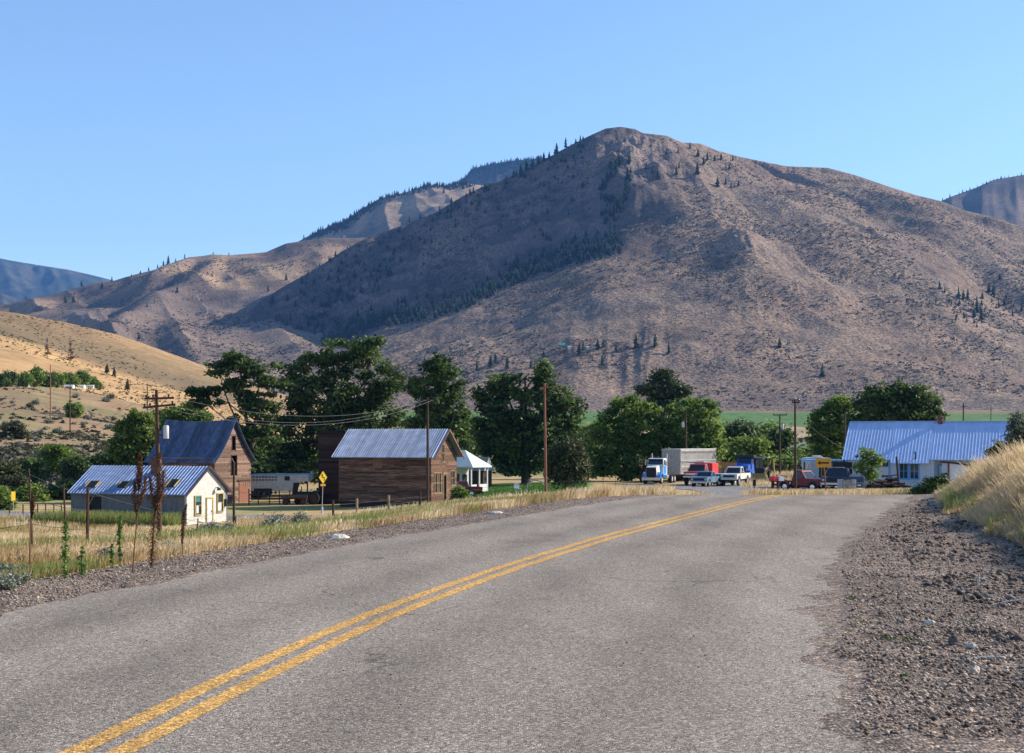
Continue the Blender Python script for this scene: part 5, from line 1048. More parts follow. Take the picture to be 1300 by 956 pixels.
mb = MB(); slope_sheet(mb, 9.2, 13.9, -.35, 2.75); slope_sheet(mb, 5.7, 9.2, -.75, 2.43, .012); slope_sheet(mb, -5, 5.62, -.25, 2.83, -.05)
sl_ = RS + .2; mb.box(Wd / 2 - .12, -5, E + RS, Wd / 2 + .12, 13.9, E + RS + .05, .5)
mb.add([(Wd / 2, -5, E + RS - .02), (Wd + .4, -5, 2.7), (Wd + .4, 13.9, 2.7), (Wd / 2, 13.9, E + RS - .02)], [(0, 1, 2, 3)], .5)
mb.add([(-.35, 13.88, 2.62), (Wd / 2, 13.88, E + RS - .1), (Wd / 2, 13.92, E + RS + .06), (-.35, 13.92, 2.8)], [(0, 1, 2, 3)], .5); rf = mb.build('roof', M['blueroof'], FH)
mb = MB().box(Wd / 2 - .3, 4.85, E + RS - .6, Wd / 2 + .1, 5.3, E + RS + .38); mb.box(Wd / 2 - .34, 4.8, E + RS + .38, Wd / 2 + .14, 5.35, E + RS + .45); mb.cyl((Wd / 2 - .1, 5.07, E + RS + .45), (Wd / 2 - .1, 5.07, E + RS + .7), .1); mb.build('chimney', M['brick'], rf)
mb = MB().cyl((-.2, 7.0, 2.7), (-.2, 7.0, 3.45), .07); mb.cyl((-.2, 7.0, 3.45), (-.2, 7.0, 3.55), .12, .05); mb.build('vent_pipe', M['blackmetal'], rf)
window(FH, 'x0', 6.75, 7.45, .95, 2.35, 'bluetrim', cross=True, fw=.12); window(FH, 'x0', 7.75, 8.45, .95, 2.35, 'bluetrim', cross=True, fw=.12)
f = MB(); f.box(-.1, 9.15 + .25, 0, 0, 9.55, 2.5); f.box(-.1, 10.45, 0, 0, 10.6, 2.5); f.box(-.1, 9.4, 2.5, 0, 10.6, 2.62); f.box(-.1, 9.55, 2.0, 0, 10.45, 2.08); f.build('door_frame', M['bluetrim'], FH)
d_ = MB().box(-.045, 9.55, 0, -.005, 10.45, 2.0).build('door', M['whitepaint'], FH); MB().box(-.09, 9.65, .95, -.045, 9.72, 1.05).build('handle', M['blackmetal'], d_); MB().box(-.04, 9.55, 2.08, -.01, 10.45, 2.5).build('transom', M['glass'], FH)
f = MB()
for a, b, z0, z1 in ((3.0, 3.15, 0, 2.2), (3.9, 4.0, .9, 2.2), (4.9, 5.05, 0, 2.2), (1.6, 1.75, 0, 2.2)): f.box(1.5, a, z0, 1.6, b, z1)
f.box(1.49, 1.6, 2.2, 1.6, 5.05, 2.32); f.build('porch_frame', M['bluetrim'], FH); MB().box(1.55, 3.15, .9, 1.59, 3.9, 2.2).build('window', M['glass'], FH); MB().box(1.55, 1.75, .9, 1.59, 3.0, 2.2).build('window', M['glass'], FH)
MB().box(-.25, 13.6, -.2, 0, 13.8, 2.7).build('corner_post', M['bluetrim'], FH)
# lean-to beside it
LT = building('lean_to', 1232, 128, -2, 'small white lean-to with a dark sloping top beside the farmhouse window', 'shed', z=-2.9)
mb = MB(); mb.add([(0, 0, 0), (0, 1.9, 0), (0, 1.9, 2.5), (0, 0, 2.25), (2, 0, 0), (2, 1.9, 0), (2, 1.9, 2.5), (2, 0, 2.25)], [(0, 3, 2, 1), (4, 5, 6, 7), (0, 4, 7, 3), (1, 2, 6, 5), (3, 7, 6, 2)]); mb.build('wall', M['palepaint'], LT)
mb = MB(); mb.add([(-.15, -.2, 2.24), (-.15, 2.1, 2.55), (2.1, 2.1, 2.55), (2.1, -.2, 2.24), (-.15, -.2, 2.36), (-.15, 2.1, 2.67), (2.1, 2.1, 2.67), (2.1, -.2, 2.36)], [(0, 1, 2, 3)[::-1], (4, 5, 6, 7)[::-1], (0, 1, 5, 4), (1, 2, 6, 5), (2, 3, 7, 6), (3, 0, 4, 7)]); mb.build('roof', M['blackmetal'], LT)
MB().box(-.02, 1.9, 0, .12, 2.05, 2.5).build('corner_post', M['dull_red'], LT)
# carport with timber braces left of the farmhouse
CP = building('carport', 1072, 138, 0, 'open carport with a thin blue roof and criss-cross timber braces left of the farmhouse', 'carport', z=-2.95)
MB().box(0, -.4, 2.62, 4, 3.6, 2.74).build('roof', M['bluetrim'], CP)
for y in (-.6, .6, 2.2): MB().tube([(0.1, y, 0), (.1, y, 2.6)], .06, 6).build('post', M['postwood'], CP)
for a, b in (((.1, -.6, .2), (.1, .6, 2.6)), ((.1, .6, .6), (.1, -.6, 2.5)), ((.1, .6, .9), (.1, 2.2, 2.6)), ((.1, 2.2, .9), (.1, .9, 2.6)), ((.1, 1.3, 2.6), (.1, 1.9, 1.2))): MB().tube([a, b], .045, 6).build('brace', M['postwood'], CP)
# green-roofed cottage far behind, white shed end, dirt bank
CT = building('cottage', 1034, 262, -6, 'dull green-roofed cottage half hidden in brush across the yard', 'cottage', z=-3.2)
mb = MB(); mb.box(0, -1, -1, 5, 5.2, 2.6); mb.build('wall', M['darkwood'], CT)
mb = MB(); mb.add([(-.5, -1.4, 2.4), (-.5, 5.6, 2.4), (2.5, 5.6, 4.7), (2.5, -1.4, 4.7), (5.5, -1.4, 2.4), (5.5, 5.6, 2.4)], [(0, 3, 2, 1), (3, 4, 5, 2), (0, 1, 5, 4)]); mb.build('roof', mat('dull_green_roof', (.16, .22, .17), (.24, .30, .24), 2, .7), CT)
MB().box(-.04, 3.2, .8, 0, 4.2, 2.0).build('window', M['glass'], CT); MB().box(-.04, .4, 0, 0, 1.4, 2.1).build('door', M['oldwood'], CT); MB().box(2.3, 1.5, 4.3, 2.8, 2.1, 5.4).build('chimney', M['brick'], CT)
WS = building('tall_shed', 914.5, 205, 0, 'tall narrow weathered white shed end right behind the red tank box', 'shed', z=-3.8)
mb = MB(); mb.box(0, 0, -.5, 2.5, 1.05, 3.6); mb.add([(0, 0, 3.6), (0, 1.05, 3.6), (0, .52, 4.3), (2.5, 0, 3.6), (2.5, 1.05, 3.6), (2.5, .52, 4.3)], [(0, 2, 1), (3, 4, 5), (0, 3, 5, 2), (1, 2, 5, 4)]); mb.build('wall', M['stucco'], WS)
MB().box(-.03, .3, .9, -.002, .6, 1.3).build('window', M['glass'], WS); MB().box(-.03, .15, 2.6, -.002, .4, 3.1).build('window', M['glass'], WS)
DB = building('plank_fence', 936, 202, 0, 'brown plank fence along the yard behind the red tank box', 'fence', z=-3.6)
mb = MB(); y = 0
while y < 5: mb.box(0, -y * 1 if False else y - .9, 0, .05, y - .9 + .28, 2.2 + random.uniform(-.08, .08)); y += .3
mb.build('plank', mat('brown_planks', (.36, .20, .12), (.46, .28, .17), 4, .9), DB); MB().box(.05, -.9, .5, .12, 4.1, .62).build('rail', M['postwood'], DB)  # boards in plain brown
# hillside houses
HH = building('hillside_house', 36, pick_ground(30, 490, 200, 900)[1], 0, 'small white house at the left end of the hillside hedge', 'house')
HH.scale = (.7, .7, .7)
mb = MB(); mb.box(0, 0, -.5, 5, 3.4, 2.6); mb.build('wall', M['whitepaint'], HH); mb = MB(); mb.add([(-.3, -.3, 2.6), (-.3, 3.7, 2.6), (2.5, 3.7, 4.3), (2.5, -.3, 4.3), (5.3, -.3, 2.6), (5.3, 3.7, 2.6)], [(0, 3, 2, 1), (3, 4, 5, 2), (0, 1, 5, 4), (0, 4, 3), (1, 2, 5)]); mb.build('roof', M['whitepaint'], HH); MB().box(-.03, .8, .8, 0, 1.8, 1.9).build('window', M['glass'], HH)
for i, (px, w_) in enumerate([(92, 3.2), (106, 3.6), (118, 3)]):
    o = building('greenhouse', px, pick_ground(px, 493, 200, 900)[1], 0, ['low white polytunnel, leftmost of three in front of the hillside hedge', 'low white polytunnel, middle one in front of the hillside hedge', 'low white polytunnel, rightmost of three in front of the hillside hedge'][i], 'polytunnel'); mb = MB(); pf = [(0, 0)] + [(1.5 - 1.5 * math.cos(t), 1.3 * math.sin(t)) for t in np.linspace(0, math.pi, 8)] + [(3, 0)]
    mb.prism(pf, 0, w_); mb.build('cover', M['whitepaint'], o); MB().box(-.03, w_ * .4, 0, .0, w_ * .6, .7).build('door', M['postwood'], o)
p = pick('mountain', 713, 443); MH = empty('cabin', p, R(90), 'tiny teal-roofed cabin with reddish walls at the foot of the mountain', 'cabin')
MB().box(-2, -3, -2, 2, 3, 2.6).build('wall', mat('reddish_brown_wall', (.30, .10, .06), (.38, .15, .09), 2, .8), MH); mb = MB(); mb.add([(-2.5, -3.5, 2.4), (-2.5, 3.5, 2.4), (0, 3.5, 5.0), (0, -3.5, 5.0), (2.5, -3.5, 2.4), (2.5, 3.5, 2.4)], [(0, 3, 2, 1), (3, 4, 5, 2), (0, 4, 3), (1, 2, 5)]); mb.build('roof', mat('teal_roof', (.03, .33, .30), (.05, .40, .36), 2, .5), MH)
for px, lb in ((722, 'tiny white outbuilding just right of the teal-roofed cabin'), (745, 'tiny pale outbuilding between the foothill conifers, right of the teal-roofed cabin')):
    p = pick('mountain', px, 444); o = empty('outbuilding', p, R(90), lb, 'outbuilding'); MB().box(-2, -2, -2, 2, 2, 2.0).build('wall', M['whitepaint'], o); MB().add([(-2.3, -2.3, 2.0), (-2.3, 2.3, 2.0), (0, 2.3, 2.9), (0, -2.3, 2.9), (2.3, -2.3, 2.0), (2.3, 2.3, 2.0)], [(0, 3, 2, 1), (3, 4, 5, 2), (0, 4, 3), (1, 2, 5)]).build('roof', M['concrete'], o)
# ---------------------------------------------------------------- vehicles (local x forward, y left, z up)
def vehicle(name, px, d, phi, label, cat, z=None, dz=0):
    """phi: degrees between the line back to the viewpoint and the heading; positive shows the side on our right"""
    x = (px - CX) / F * d; zz = gz1(x, d) + .04 + dz if z is None else z
    los = math.degrees(math.atan2(x, d)); A = R(los + phi); h = (-math.sin(A), -math.cos(A))
    return empty(name, (x, d, zz), math.atan2(h[1], h[0]), label, cat)
def wheel(parent, x, y, r=.38, w_=.24, hub='chrome', name='wheel'):
    s = 1 if y > 0 else -1; o = empty(name, (x, y, r)); o.parent = parent
    mb = MB(); mb.tube([(0, -w_ / 2, 0), (0, -w_ / 2 + .03, 0), (0, w_ / 2 - .03, 0), (0, w_ / 2, 0)], [r * .93, r, r, r * .93], 18); mb.build('tyre', M['rubber'], o)
    mb = MB(); mb.tube([(0, s * (w_ / 2 - .02), 0), (0, s * (w_ / 2 + .012), 0), (0, s * (w_ / 2 + .03), 0)], [r * .6, r * .58, r * .2], 14); mb.build('rim', M[hub], o)
def lampp(parent, x, y, z, r=.11, name='headlight', m='lens', sx=1):
    mb = MB(); mb.tube([(x - .03 * sx, y, z), (x + .02 * sx, y, z), (x + .045 * sx, y, z)], [r * 1.05, r, r * .6], 12); mb.build(name, M[m], parent)
def blk(parent, name, m, *bx, b=.03):
    mb = MB()
    for q in bx: mb.bbox(*q, b=min(b, .45 * min(q[3] - q[0], q[4] - q[1], q[5] - q[2])))
    return mb.build(name, M[m], parent)
def pickup(name, px, d, phi, label, paint='white_car', L=5.3, Wd=1.95, lift=.0, roof=1.75, grille='blackmetal', dz=0, bed=True, cat='pickup truck', twotone=None, topper=False):
    v = vehicle(name, px, d, phi, label, cat, dz=dz); h = Wd / 2; f = lift
    body = MB(); xf = L * .5; hz = 1.08 + f; bz = .45 + f
    body.prism([(xf, bz + .1), (xf - .03, hz - .14), (xf - .12, hz - .04), (xf - 1.35, hz + .03), (xf - 1.38, bz), (xf - .3, bz)], -h, h, taper=.04, zt=bz + .3)           # bonnet
    body.prism([(xf - 1.36, bz), (xf - 1.36, hz + .03), (xf - 3.0, hz + .04), (xf - 3.0, bz)], -h, h)                                                                     # doors
    if bed:
        x0, x1 = -L / 2, xf - 3.03
        body.box(x0, -h, bz, x1, -h + .07, hz + .02); body.box(x0, h - .07, bz, x1, h, hz + .02); body.box(x0, -h, bz, x0 + .06, h, hz); body.box(x1 - .06, -h, bz, x1, h, hz + .02); body.box(x0, -h, bz, x1, h, bz + .15)
    b = body.build('body', M[paint], v)
    cab = MB(); cab.prism([(xf - 1.5, hz), (xf - 2.05, roof + f - .05), (xf - 2.2, roof + f), (xf - 2.75, roof + f), (xf - 2.88, roof + f - .06), (xf - 2.98, hz)], -h + .04, h - .04, taper=.14, zt=hz); cab.build('cab', M[twotone or paint], v)
    g = MB(); t = lambda z: -h + .035 + .14 * (z - hz) / (roof + f - hz)
    z0, z1 = hz + .04, roof + f - .12; xs = lambda z: xf - 1.5 - .55 * (z - hz) / (roof + f - .05 - hz) + .015
    g.add([(xs(z0), t(z0) + .1, z0), (xs(z0), -t(z0) - .1, z0), (xs(z1), -t(z1) - .1, z1), (xs(z1), t(z1) + .1, z1)], [(0, 1, 2, 3)]); g.build('windscreen', M['glass'], v)
    for s in (-1, 1):
        g = MB(); q = lambda x, z: (x, s * (-t(z) + .012), z); fs = [(0, 1, 2, 3)] if s < 0 else [(3, 2, 1, 0)]
        g.add([q(xf - 1.85, z0), q(xf - 2.8, z0), q(xf - 2.72, z1), q(xf - 2.15, z1)], fs); g.build('side_window', M['glass'], v)
    blk(v, 'grille', grille, (xf - .02, -h + .32, bz + .22, xf + .03, h - .32, hz - .16)); blk(v, 'bumper', 'chrome', (xf - .02, -h - .02, bz - .08, xf + .14, h + .02, bz + .12)); blk(v, 'rear_bumper', 'blackmetal', (-L / 2 - .12, -h, bz - .05, -L / 2, h, bz + .12))
    for s in (-1, 1):
        lampp(v, xf, s * (h - .19), hz - .28, .11); blk(v, 'tail_light', 'tailred', (-L / 2 - .02, s * h - (.14 if s > 0 else 0), hz - .3, -L / 2 + .02, s * h + (.14 if s < 0 else 0), hz - .08)); blk(v, 'mirror', paint, (xf - 1.95, s * (h + .08) - .06, hz + .1, xf - 1.85, s * (h + .08) + .06, hz + .32))
        for x in (xf - .85, -L / 2 + 1.15):
            arch = MB(); arch.tube([(x, s * (h - .16), .4 + f), (x, s * (h + .012), .4 + f)], .47, 16); arch.build('wheel_arch', M['blackmetal'], v); wheel(v, x, s * (h - .1), .38 + f * .4)
    blk(v, 'chassis', 'blackmetal', (-L / 2 + .2, -.5, .35 + f * .6, L / 2 - .3, .5, bz + .05)); return v
def sedan(name, px, d, phi, label, paint, L=4.5, Wd=1.75, wagon=False, dz=0):
    v = vehicle(name, px, d, phi, label, 'car', dz=dz); h = Wd / 2; x = L / 2; rear = -x + .15 if wagon else -x + .95
    MB().prism([(x, .35), (x + .02, .62), (x - .15, .8), (x - 1.15, .9), (-x + .5, .93), (-x, .86), (-x, .4), (-x + .2, .28), (x - .2, .28)], -h, h, taper=.05, zt=.6).build('body', M[paint], v)
    MB().prism([(x - 1.2, .88), (x - 1.85, 1.33), (x - 2.1, 1.38), (rear + .55, 1.38), (rear + .3, 1.33), (rear, .9)], -h + .04, h - .04, taper=.17, zt=.88).build('cabin', M[paint], v)
    g = MB(); g.add([(x - 1.27, -h + .12, .94), (x - 1.27, h - .12, .94), (x - 1.8, h - .23, 1.31), (x - 1.8, -h + .23, 1.31)], [(0, 1, 2, 3)]); g.build('windscreen', M['glass'], v)
    for s in (-1, 1):
        g = MB(); g.add([(x - 1.5, s * (h - .045), .95), (rear + .2, s * (h - .045), .95), (rear + .55, s * (h - .165), 1.3), (x - 1.98, s * (h - .165), 1.3)], [(0, 1, 2, 3)]); g.build('side_window', M['glass'], v)
        blk(v, 'headlight', 'lens', (x - .02, s * (h - .3) - .16, .58, x + .04, s * (h - .3) + .16, .72)); blk(v, 'tail_light', 'tailred', (-x - .02, s * (h - .2) - .15, .6, -x + .02, s * (h - .2) + .15, .78))
        for xx in (x - .8, -x + .8): MB().tube([(xx, s * (h - .15), .33), (xx, s * (h + .008), .33)], .37, 16).build('wheel_arch', M['blackmetal'], v); wheel(v, xx, s * (h - .1), .31, .2)
    blk(v, 'grille', 'blackmetal', (x, -.4, .5, x + .035, .4, .68)); blk(v, 'bumper', 'chrome', (x - .02, -h, .3, x + .12, h, .46)); return v
pickup('pickup_truck', 934, 163, 17, 'white pickup truck with a black grille parked right of the pale blue car', 'white_car', lift=.3, roof=1.85)
sedan('car', 916, 165, 26, 'pale blue sedan parked between the white and the dark blue pickups', 'pale_blue', 4.3)
pickup('pickup_truck', 897, 160, 20, 'steel blue pickup truck with a dark front, nearest of the parked row', 'teal_car', L=5.0, lift=.05, roof=1.68)
# red flatbed service truck with a bright red box
v = pickup('service_truck', 890, 168, 18, 'old red service truck with a ladder rack and a bright red box body', 'red_car', L=6.6, Wd=2.15, lift=.55, roof=1.95, grille='chrome', bed=False, cat='truck')
blk(v, 'box_body', 'bright_red', (-3.3, -1.1, 1.15, -.9, 1.1, 2.55)); blk(v, 'hose_reel', 'blackmetal', (-.85, -.6, 1.15, 0, .6, 2.0)); blk(v, 'ladder_rack', 'silver', (-.9, -.95, 2.75, 2.1, -.85, 2.82), (-.9, .85, 2.75, 2.1, .95, 2.82), (-.6, -.95, 2.7, -.5, .95, 2.75), (1.6, -.95, 2.6, 1.7, .95, 2.75), (.5, -.95, 2.7, .6, .95, 2.75))
# semi tractor and stock trailer
v = vehicle('semi_truck', 836, 176, 15, 'white and blue semi tractor with a tall black grille, leftmost parked vehicle', 'truck'); 
MB().prism([(3.4, .75), (3.45, 2.0), (3.3, 2.1), (1.55, 2.3), (1.5, .75)], -.72, .72, taper=.12, zt=1.2).build('bonnet', M['whitepaint'], v)
MB().prism([(1.5, .8), (1.5, 2.35), (1.25, 3.05), (1.0, 3.12), (-.15, 3.12), (-.3, 3.0), (-.3, .8)], -1.02, 1.02, taper=.08, zt=2.3).build('cab', M['whitepaint'], v)
MB().add([(1.53, -.92, 2.38), (1.53, .92, 2.38), (1.3, .88, 2.98), (1.3, -.88, 2.98)], [(0, 1, 2, 3)]).build('windscreen', M['glass'], v)
for s in (-1, 1):
    MB().add([(1.25, s * 1.035, 2.3), (.3, s * 1.035, 2.3), (.3, s * .965, 2.9), (1.05, s * .965, 2.9)], [(0, 1, 2, 3)]).build('side_window', M['glass'], v)
    blk(v, 'door_panel', 'bright_blue', (.15, s * 1.025 - .02, 1.2, 1.3, s * 1.025 + .02, 2.2)); MB().prism([(3.3, .7), (3.3, 1.15), (2.9, 1.45), (2.2, 1.45), (1.7, 1.1), (1.55, .7), (1.75, .7), (2.1, 1.2), (2.9, 1.2), (3.1, .7)], s * .72, s * 1.15).build('fender', M['bright_blue'], v)
    MB().cyl((-.5, s * .95, .9), (-.5, s * .95, 3.7), .08).build('exhaust_stack', M['chrome'], v); MB().tube([(.2, s * 1.12, .85), (1.35, s * 1.12, .85)], .28, 12).build('fuel_tank', M['chrome'], v); lampp(v, 3.42, s * .86, 1.35, .13); blk(v, 'mirror', 'chrome', (1.2, s * 1.3 - .08, 2.2, 1.3, s * 1.3 + .08, 2.75))
    wheel(v, 2.5, s * .98, .5, .3, 'silver'); 
    for x in (-2.2, -3.5): wheel(v, x, s * .95, .5, .5, 'silver')
blk(v, 'grille', 'blackmetal', (3.43, -.62, .85, 3.5, .62, 2.0)); blk(v, 'bumper', 'chrome', (3.4, -1.15, .45, 3.62, 1.15, .8)); blk(v, 'sun_visor', 'bright_blue', (1.3, -.95, 2.98, 1.62, .95, 3.06)); blk(v, 'chassis', 'blackmetal', (-4.2, -.45, .7, 3.2, .45, 1.0))
v = vehicle('stock_trailer', 869, 187, 20, 'long silver ribbed livestock trailer parked behind the semi tractor', 'trailer')
body = MB(); body.box(-9, -1.28, .95, 5, 1.28, 4.12); b = body.build('body', M['silver'], v)
mb = MB()
for s in (-1, 1):
    for k in range(34): x = -8.8 + k * .41; mb.box(x, s * 1.28 - (.05 if s < 0 else 0), 1.0, x + .1, s * 1.28 + (.05 if s > 0 else 0), 4.05, .9)
    for z in (1.0, 1.9, 2.7, 3.95): mb.box(-9, s * 1.28 - (.07 if s < 0 else 0), z, 5, s * 1.28 + (.07 if s > 0 else 0), z + .09, .8)
for y in np.linspace(-1.1, 1.1, 6): mb.box(5, y - .04, 1, 5.05, y + .04, 4.0, .5)
mb.build('ribs', M['silver'], v)
mb = MB()
for s in (-1, 1):
    for z, hh in ((3.65, .2), (2.45, .12), (1.55, .12)):
        for k in range(33): x = -8.68 + k * .41; mb.box(x, s * 1.295 - .012, z, x + .26, s * 1.295 + .012, z + hh)
mb.build('air_slots', M['blackmetal'], v); blk(v, 'roof', 'whitepaint', (-9.05, -1.33, 4.13, 5.05, 1.33, 4.22)); blk(v, 'undercarriage', 'blackmetal', (-8.6, -1.0, .5, -5.2, 1.0, .94), (-2, -.5, .6, 4, .5, .94))
for s in (-1, 1):
    for x in (-7.8, -6.3, .2, 1.6): wheel(v, x, s * 1.0, .5, .5, 'silver')
v = vehicle('flatbed_hoist', 822, 181, 12, 'rusty loading frame with a red plate left of the semi tractor', 'machinery')
mb = MB(); mb.box(0, -.9, .6, .1, -.8, 3.0); mb.box(0, .7, .6, .1, .8, 3.0); mb.tube([(0, -1.4, .6), (0, .8, 2.4)], .06, 6); mb.tube([(0, .8, .4), (0, -1.3, 2.3)], .06, 6); mb.box(-.1, -1.5, 2.3, .1, .9, 2.45); mb.box(-1, -1.2, .5, .4, 1.0, .7); mb.build('frame', M['rust'], v); blk(v, 'plate', 'dull_red', (.1, .3, 2.3, .16, .85, 3.4))
for s in (-.9, .7): wheel(v, -.3, s, .35, .2, 'rust')
# blue dump truck with loader behind
v = vehicle('dump_truck', 948, 190, 14, 'bright blue dump truck with a black canopy parked at the back of the yard', 'truck')
MB().prism([(3.0, .8), (3.05, 1.75), (2.85, 1.9), (1.5, 2.05), (1.5, .8)], -1.0, 1.0, taper=.1, zt=1.2).build('bonnet', M['blue_truck'], v); MB().prism([(1.5, .8), (1.5, 2.05), (1.1, 2.75), (0, 2.78), (-.1, .8)], -1.05, 1.05, taper=.1, zt=2.0).build('cab', M['blue_truck'], v)
MB().add([(1.47, -.92, 2.1), (1.47, .92, 2.1), (1.15, .86, 2.68), (1.15, -.86, 2.68)], [(0, 1, 2, 3)]).build('windscreen', M['glass'], v)
for s in (-1, 1):
    MB().add([(1.25, s * 1.045, 2.1), (.2, s * 1.045, 2.1), (.2, s * .97, 2.65), (1.0, s * .97, 2.65)], [(0, 1, 2, 3)]).build('side_window', M['glass'], v); lampp(v, 3.03, s * .8, 1.35, .12); wheel(v, 2.2, s * .95, .48, .3, 'blue_truck'); wheel(v, -2.4, s * .9, .48, .5, 'blue_truck'); MB().prism([(2.95, .75), (2.9, 1.2), (2.2, 1.35), (1.6, 1.2), (1.5, .75), (1.75, .75), (2.2, 1.12), (2.7, .75)], s * .98, s * 1.18).build('fender', M['blue_truck'], v)
blk(v, 'grille', 'blackmetal', (3.03, -.55, .95, 3.08, .55, 1.6)); blk(v, 'bumper', 'chrome', (3.0, -1.1, .5, 3.2, 1.1, .75)); blk(v, 'chassis', 'blackmetal', (-4, -.45, .6, 2.8, .45, .9)); blk(v, 'canopy', 'blackmetal', (-.3, -1.25, 2.85, 1.3, 1.25, 3.25)); blk(v, 'dump_bed', 'blackmetal', (-4.2, -1.2, 1.0, -.3, 1.2, 3.1))
v = vehicle('backhoe', 968, 186, 16, 'rusty yellow-brown backhoe with a pale green cab roof beside the blue dump truck', 'backhoe')
blk(v, 'body', 'blackmetal', (-1.2, -.6, .7, 1.4, .6, 1.6)); blk(v, 'cab_roof', 'leaf_grey', (-1, -.75, 2.85, .4, .75, 2.98))
for x, y in ((-.9, -.65), (-.9, .65), (.3, -.65), (.3, .65)): MB().box(x - .04, y - .04, 1.5, x + .04, y + .04, 2.86).build('cab_post', M['blackmetal'], v)
MB().tube([(-1.4, .1, 1.0), (-1.6, .6, 2.6), (-1.2, 1.1, 2.7), (-.9, 1.3, .9)], [.14, .13, .11, .1], 6).build('boom', M['ochre'], v); MB().prism([(.9, .2), (1.7, .2), (1.9, .9), (1.2, .9)], -.9, .9).build('bucket', M['ochre'], v); MB().tube([(.3, .7, 1.6), (1.4, .75, 1.3), (1.6, .75, .8)], .08, 6).build('loader_arm', M['postwood'], v)
for s in (-1, 1): wheel(v, -.7, s * .75, .62, .35, 'ochre'); wheel(v, 1.1, s * .75, .42, .28, 'ochre')
# camper, red flatbed, dark truck, bin
v = vehicle('camper', 1036, 150, 168, 'boxy white camper with a dark side opening behind the red pickup', 'camper', z=-3.1)
MB().prism([(1.4, .5), (1.4, 1.6), (2.2, 2.0), (2.2, 2.75), (1.9, 2.95), (-2.4, 2.95), (-2.4, .5)], -1.1, 1.1).build('body', M['whitepaint'], v); blk(v, 'opening', 'blackmetal', (-2.42, -.7, .9, -2.39, .2, 2.5)); blk(v, 'side_door', 'blackmetal', (.2, -1.13, .7, 1.0, -1.09, 2.5), (.2, 1.09, .7, 1.0, 1.13, 2.5)); blk(v, 'window', 'glass', (-1.6, 1.09, 1.7, -.5, 1.13, 2.3)); blk(v, 'window', 'glass', (2.19, -.6, 2.2, 2.23, .6, 2.6)); blk(v, 'roof_vent', 'whitepaint', (-.6, -.4, 2.95, .3, .4, 3.2), (-1.8, -.3, 2.95, -1.3, .3, 3.1))
for s in (-1, 1): wheel(v, -.6, s * 1.0, .35, .22)
v = pickup('pickup_truck', 1019, 130, -58, 'old dull red flatbed pickup seen from its side near the tall dark pole', 'dull_red', L=4.9, Wd=1.9, roof=1.85, lift=.1, grille='rust', bed=False)
blk(v, 'flatbed', 'oldwood', (-2.9, -1.0, .85, -.55, 1.0, .98), (-2.9, -1.0, .98, -2.84, 1.0, 1.2)); 
for s in (-1, 1): MB().prism([(-1.9, .55), (-1.75, .98), (-1.35, 1.12), (-.95, .98), (-.75, .55), (-.9, .55), (-1.1, .85), (-1.35, .95), (-1.6, .85), (-1.75, .55)], s * .85, s * 1.05).build('fender', M['dull_red'], v)
v = pickup('tow_truck', 1065, 129, 12, 'black tow truck with a tall square cab behind the grey timber bin', 'dark_car', L=5.4, Wd=2.05, lift=.25, roof=1.85, cat='truck')
blk(v, 'boom_rack', 'blackmetal', (-1.6, -.9, 1.5, -1.5, .9, 2.6), (-2.4, -.1, 1.5, -2.2, .1, 2.8)); blk(v, 'light_bar', 'silver', (.5, -.6, 2.1, .7, .6, 2.18))
o = empty('timber_bin', G(1075, 118), R(4), 'grey weathered timber bin with notched sides in front of the black tow truck', 'bin')
mb = MB()
for k in range(8): mb.box(-.6 + k * .15, -.6, 0, -.47 + k * .15, -.55, 1.15 - .28 * (1 - abs(k - 3.5) / 3.5), random.random())
for k in range(8): mb.box(-.6 + k * .15, .55, 0, -.47 + k * .15, .6, 1.15, random.random())
mb.build('planks', mat('silvered_planks', (.28, .25, .22), (.45, .41, .37), 4, .9, tone=.3), o); MB().box(-.62, -.6, 0, -.58, .6, 1.2).box(.58, -.6, 0, .62, .6, 1.2).build('end_board', M['concrete'], o); MB().box(-.6, -.62, .3, .6, -.6, .4).box(-.6, -.62, .75, .6, -.6, .82).build('batten', M['postwood'], o)
sedan('car', 1087, 122, 8, 'small dark rounded car half hidden right of the grey timber bin', 'dark_car', 3.8, 1.6)
o = empty('scrap_pile', G(1127, 122, .1), 0, 'dark heap of scrap wood and metal before the farmhouse wall', 'scrap pile')
mb = MB()
for k in range(150):
    x = random.uniform(-1.9, 1.9); y = random.uniform(-.9, .9); z = random.uniform(.05, 1.35) * (1 - abs(x) / 2.2); a = random.uniform(0, 3.1); l_ = random.uniform(.2, .8); mb.tube([(x - l_ * math.cos(a), y - l_ * math.sin(a) * .4, max(.05, z + random.uniform(-.2, .2))), (x + l_ * math.cos(a), y + l_ * math.sin(a) * .4, z)], random.uniform(.04, .12), 7)
mb.build('logs', M['darkwood'], o); mb = MB()
for k in range(5): a = random.uniform(-1.4, 1.4); mb.tube([(a, -.8, .3), (a, -.6, .3)], [.3, .3], 14)
mb.build('old_tyre', M['rubber'], o); MB().tube([(.9, -.3, 0), (.7, -.2, 3.0)], .09, 7).build('leaning_post', M['darkwood'], o)
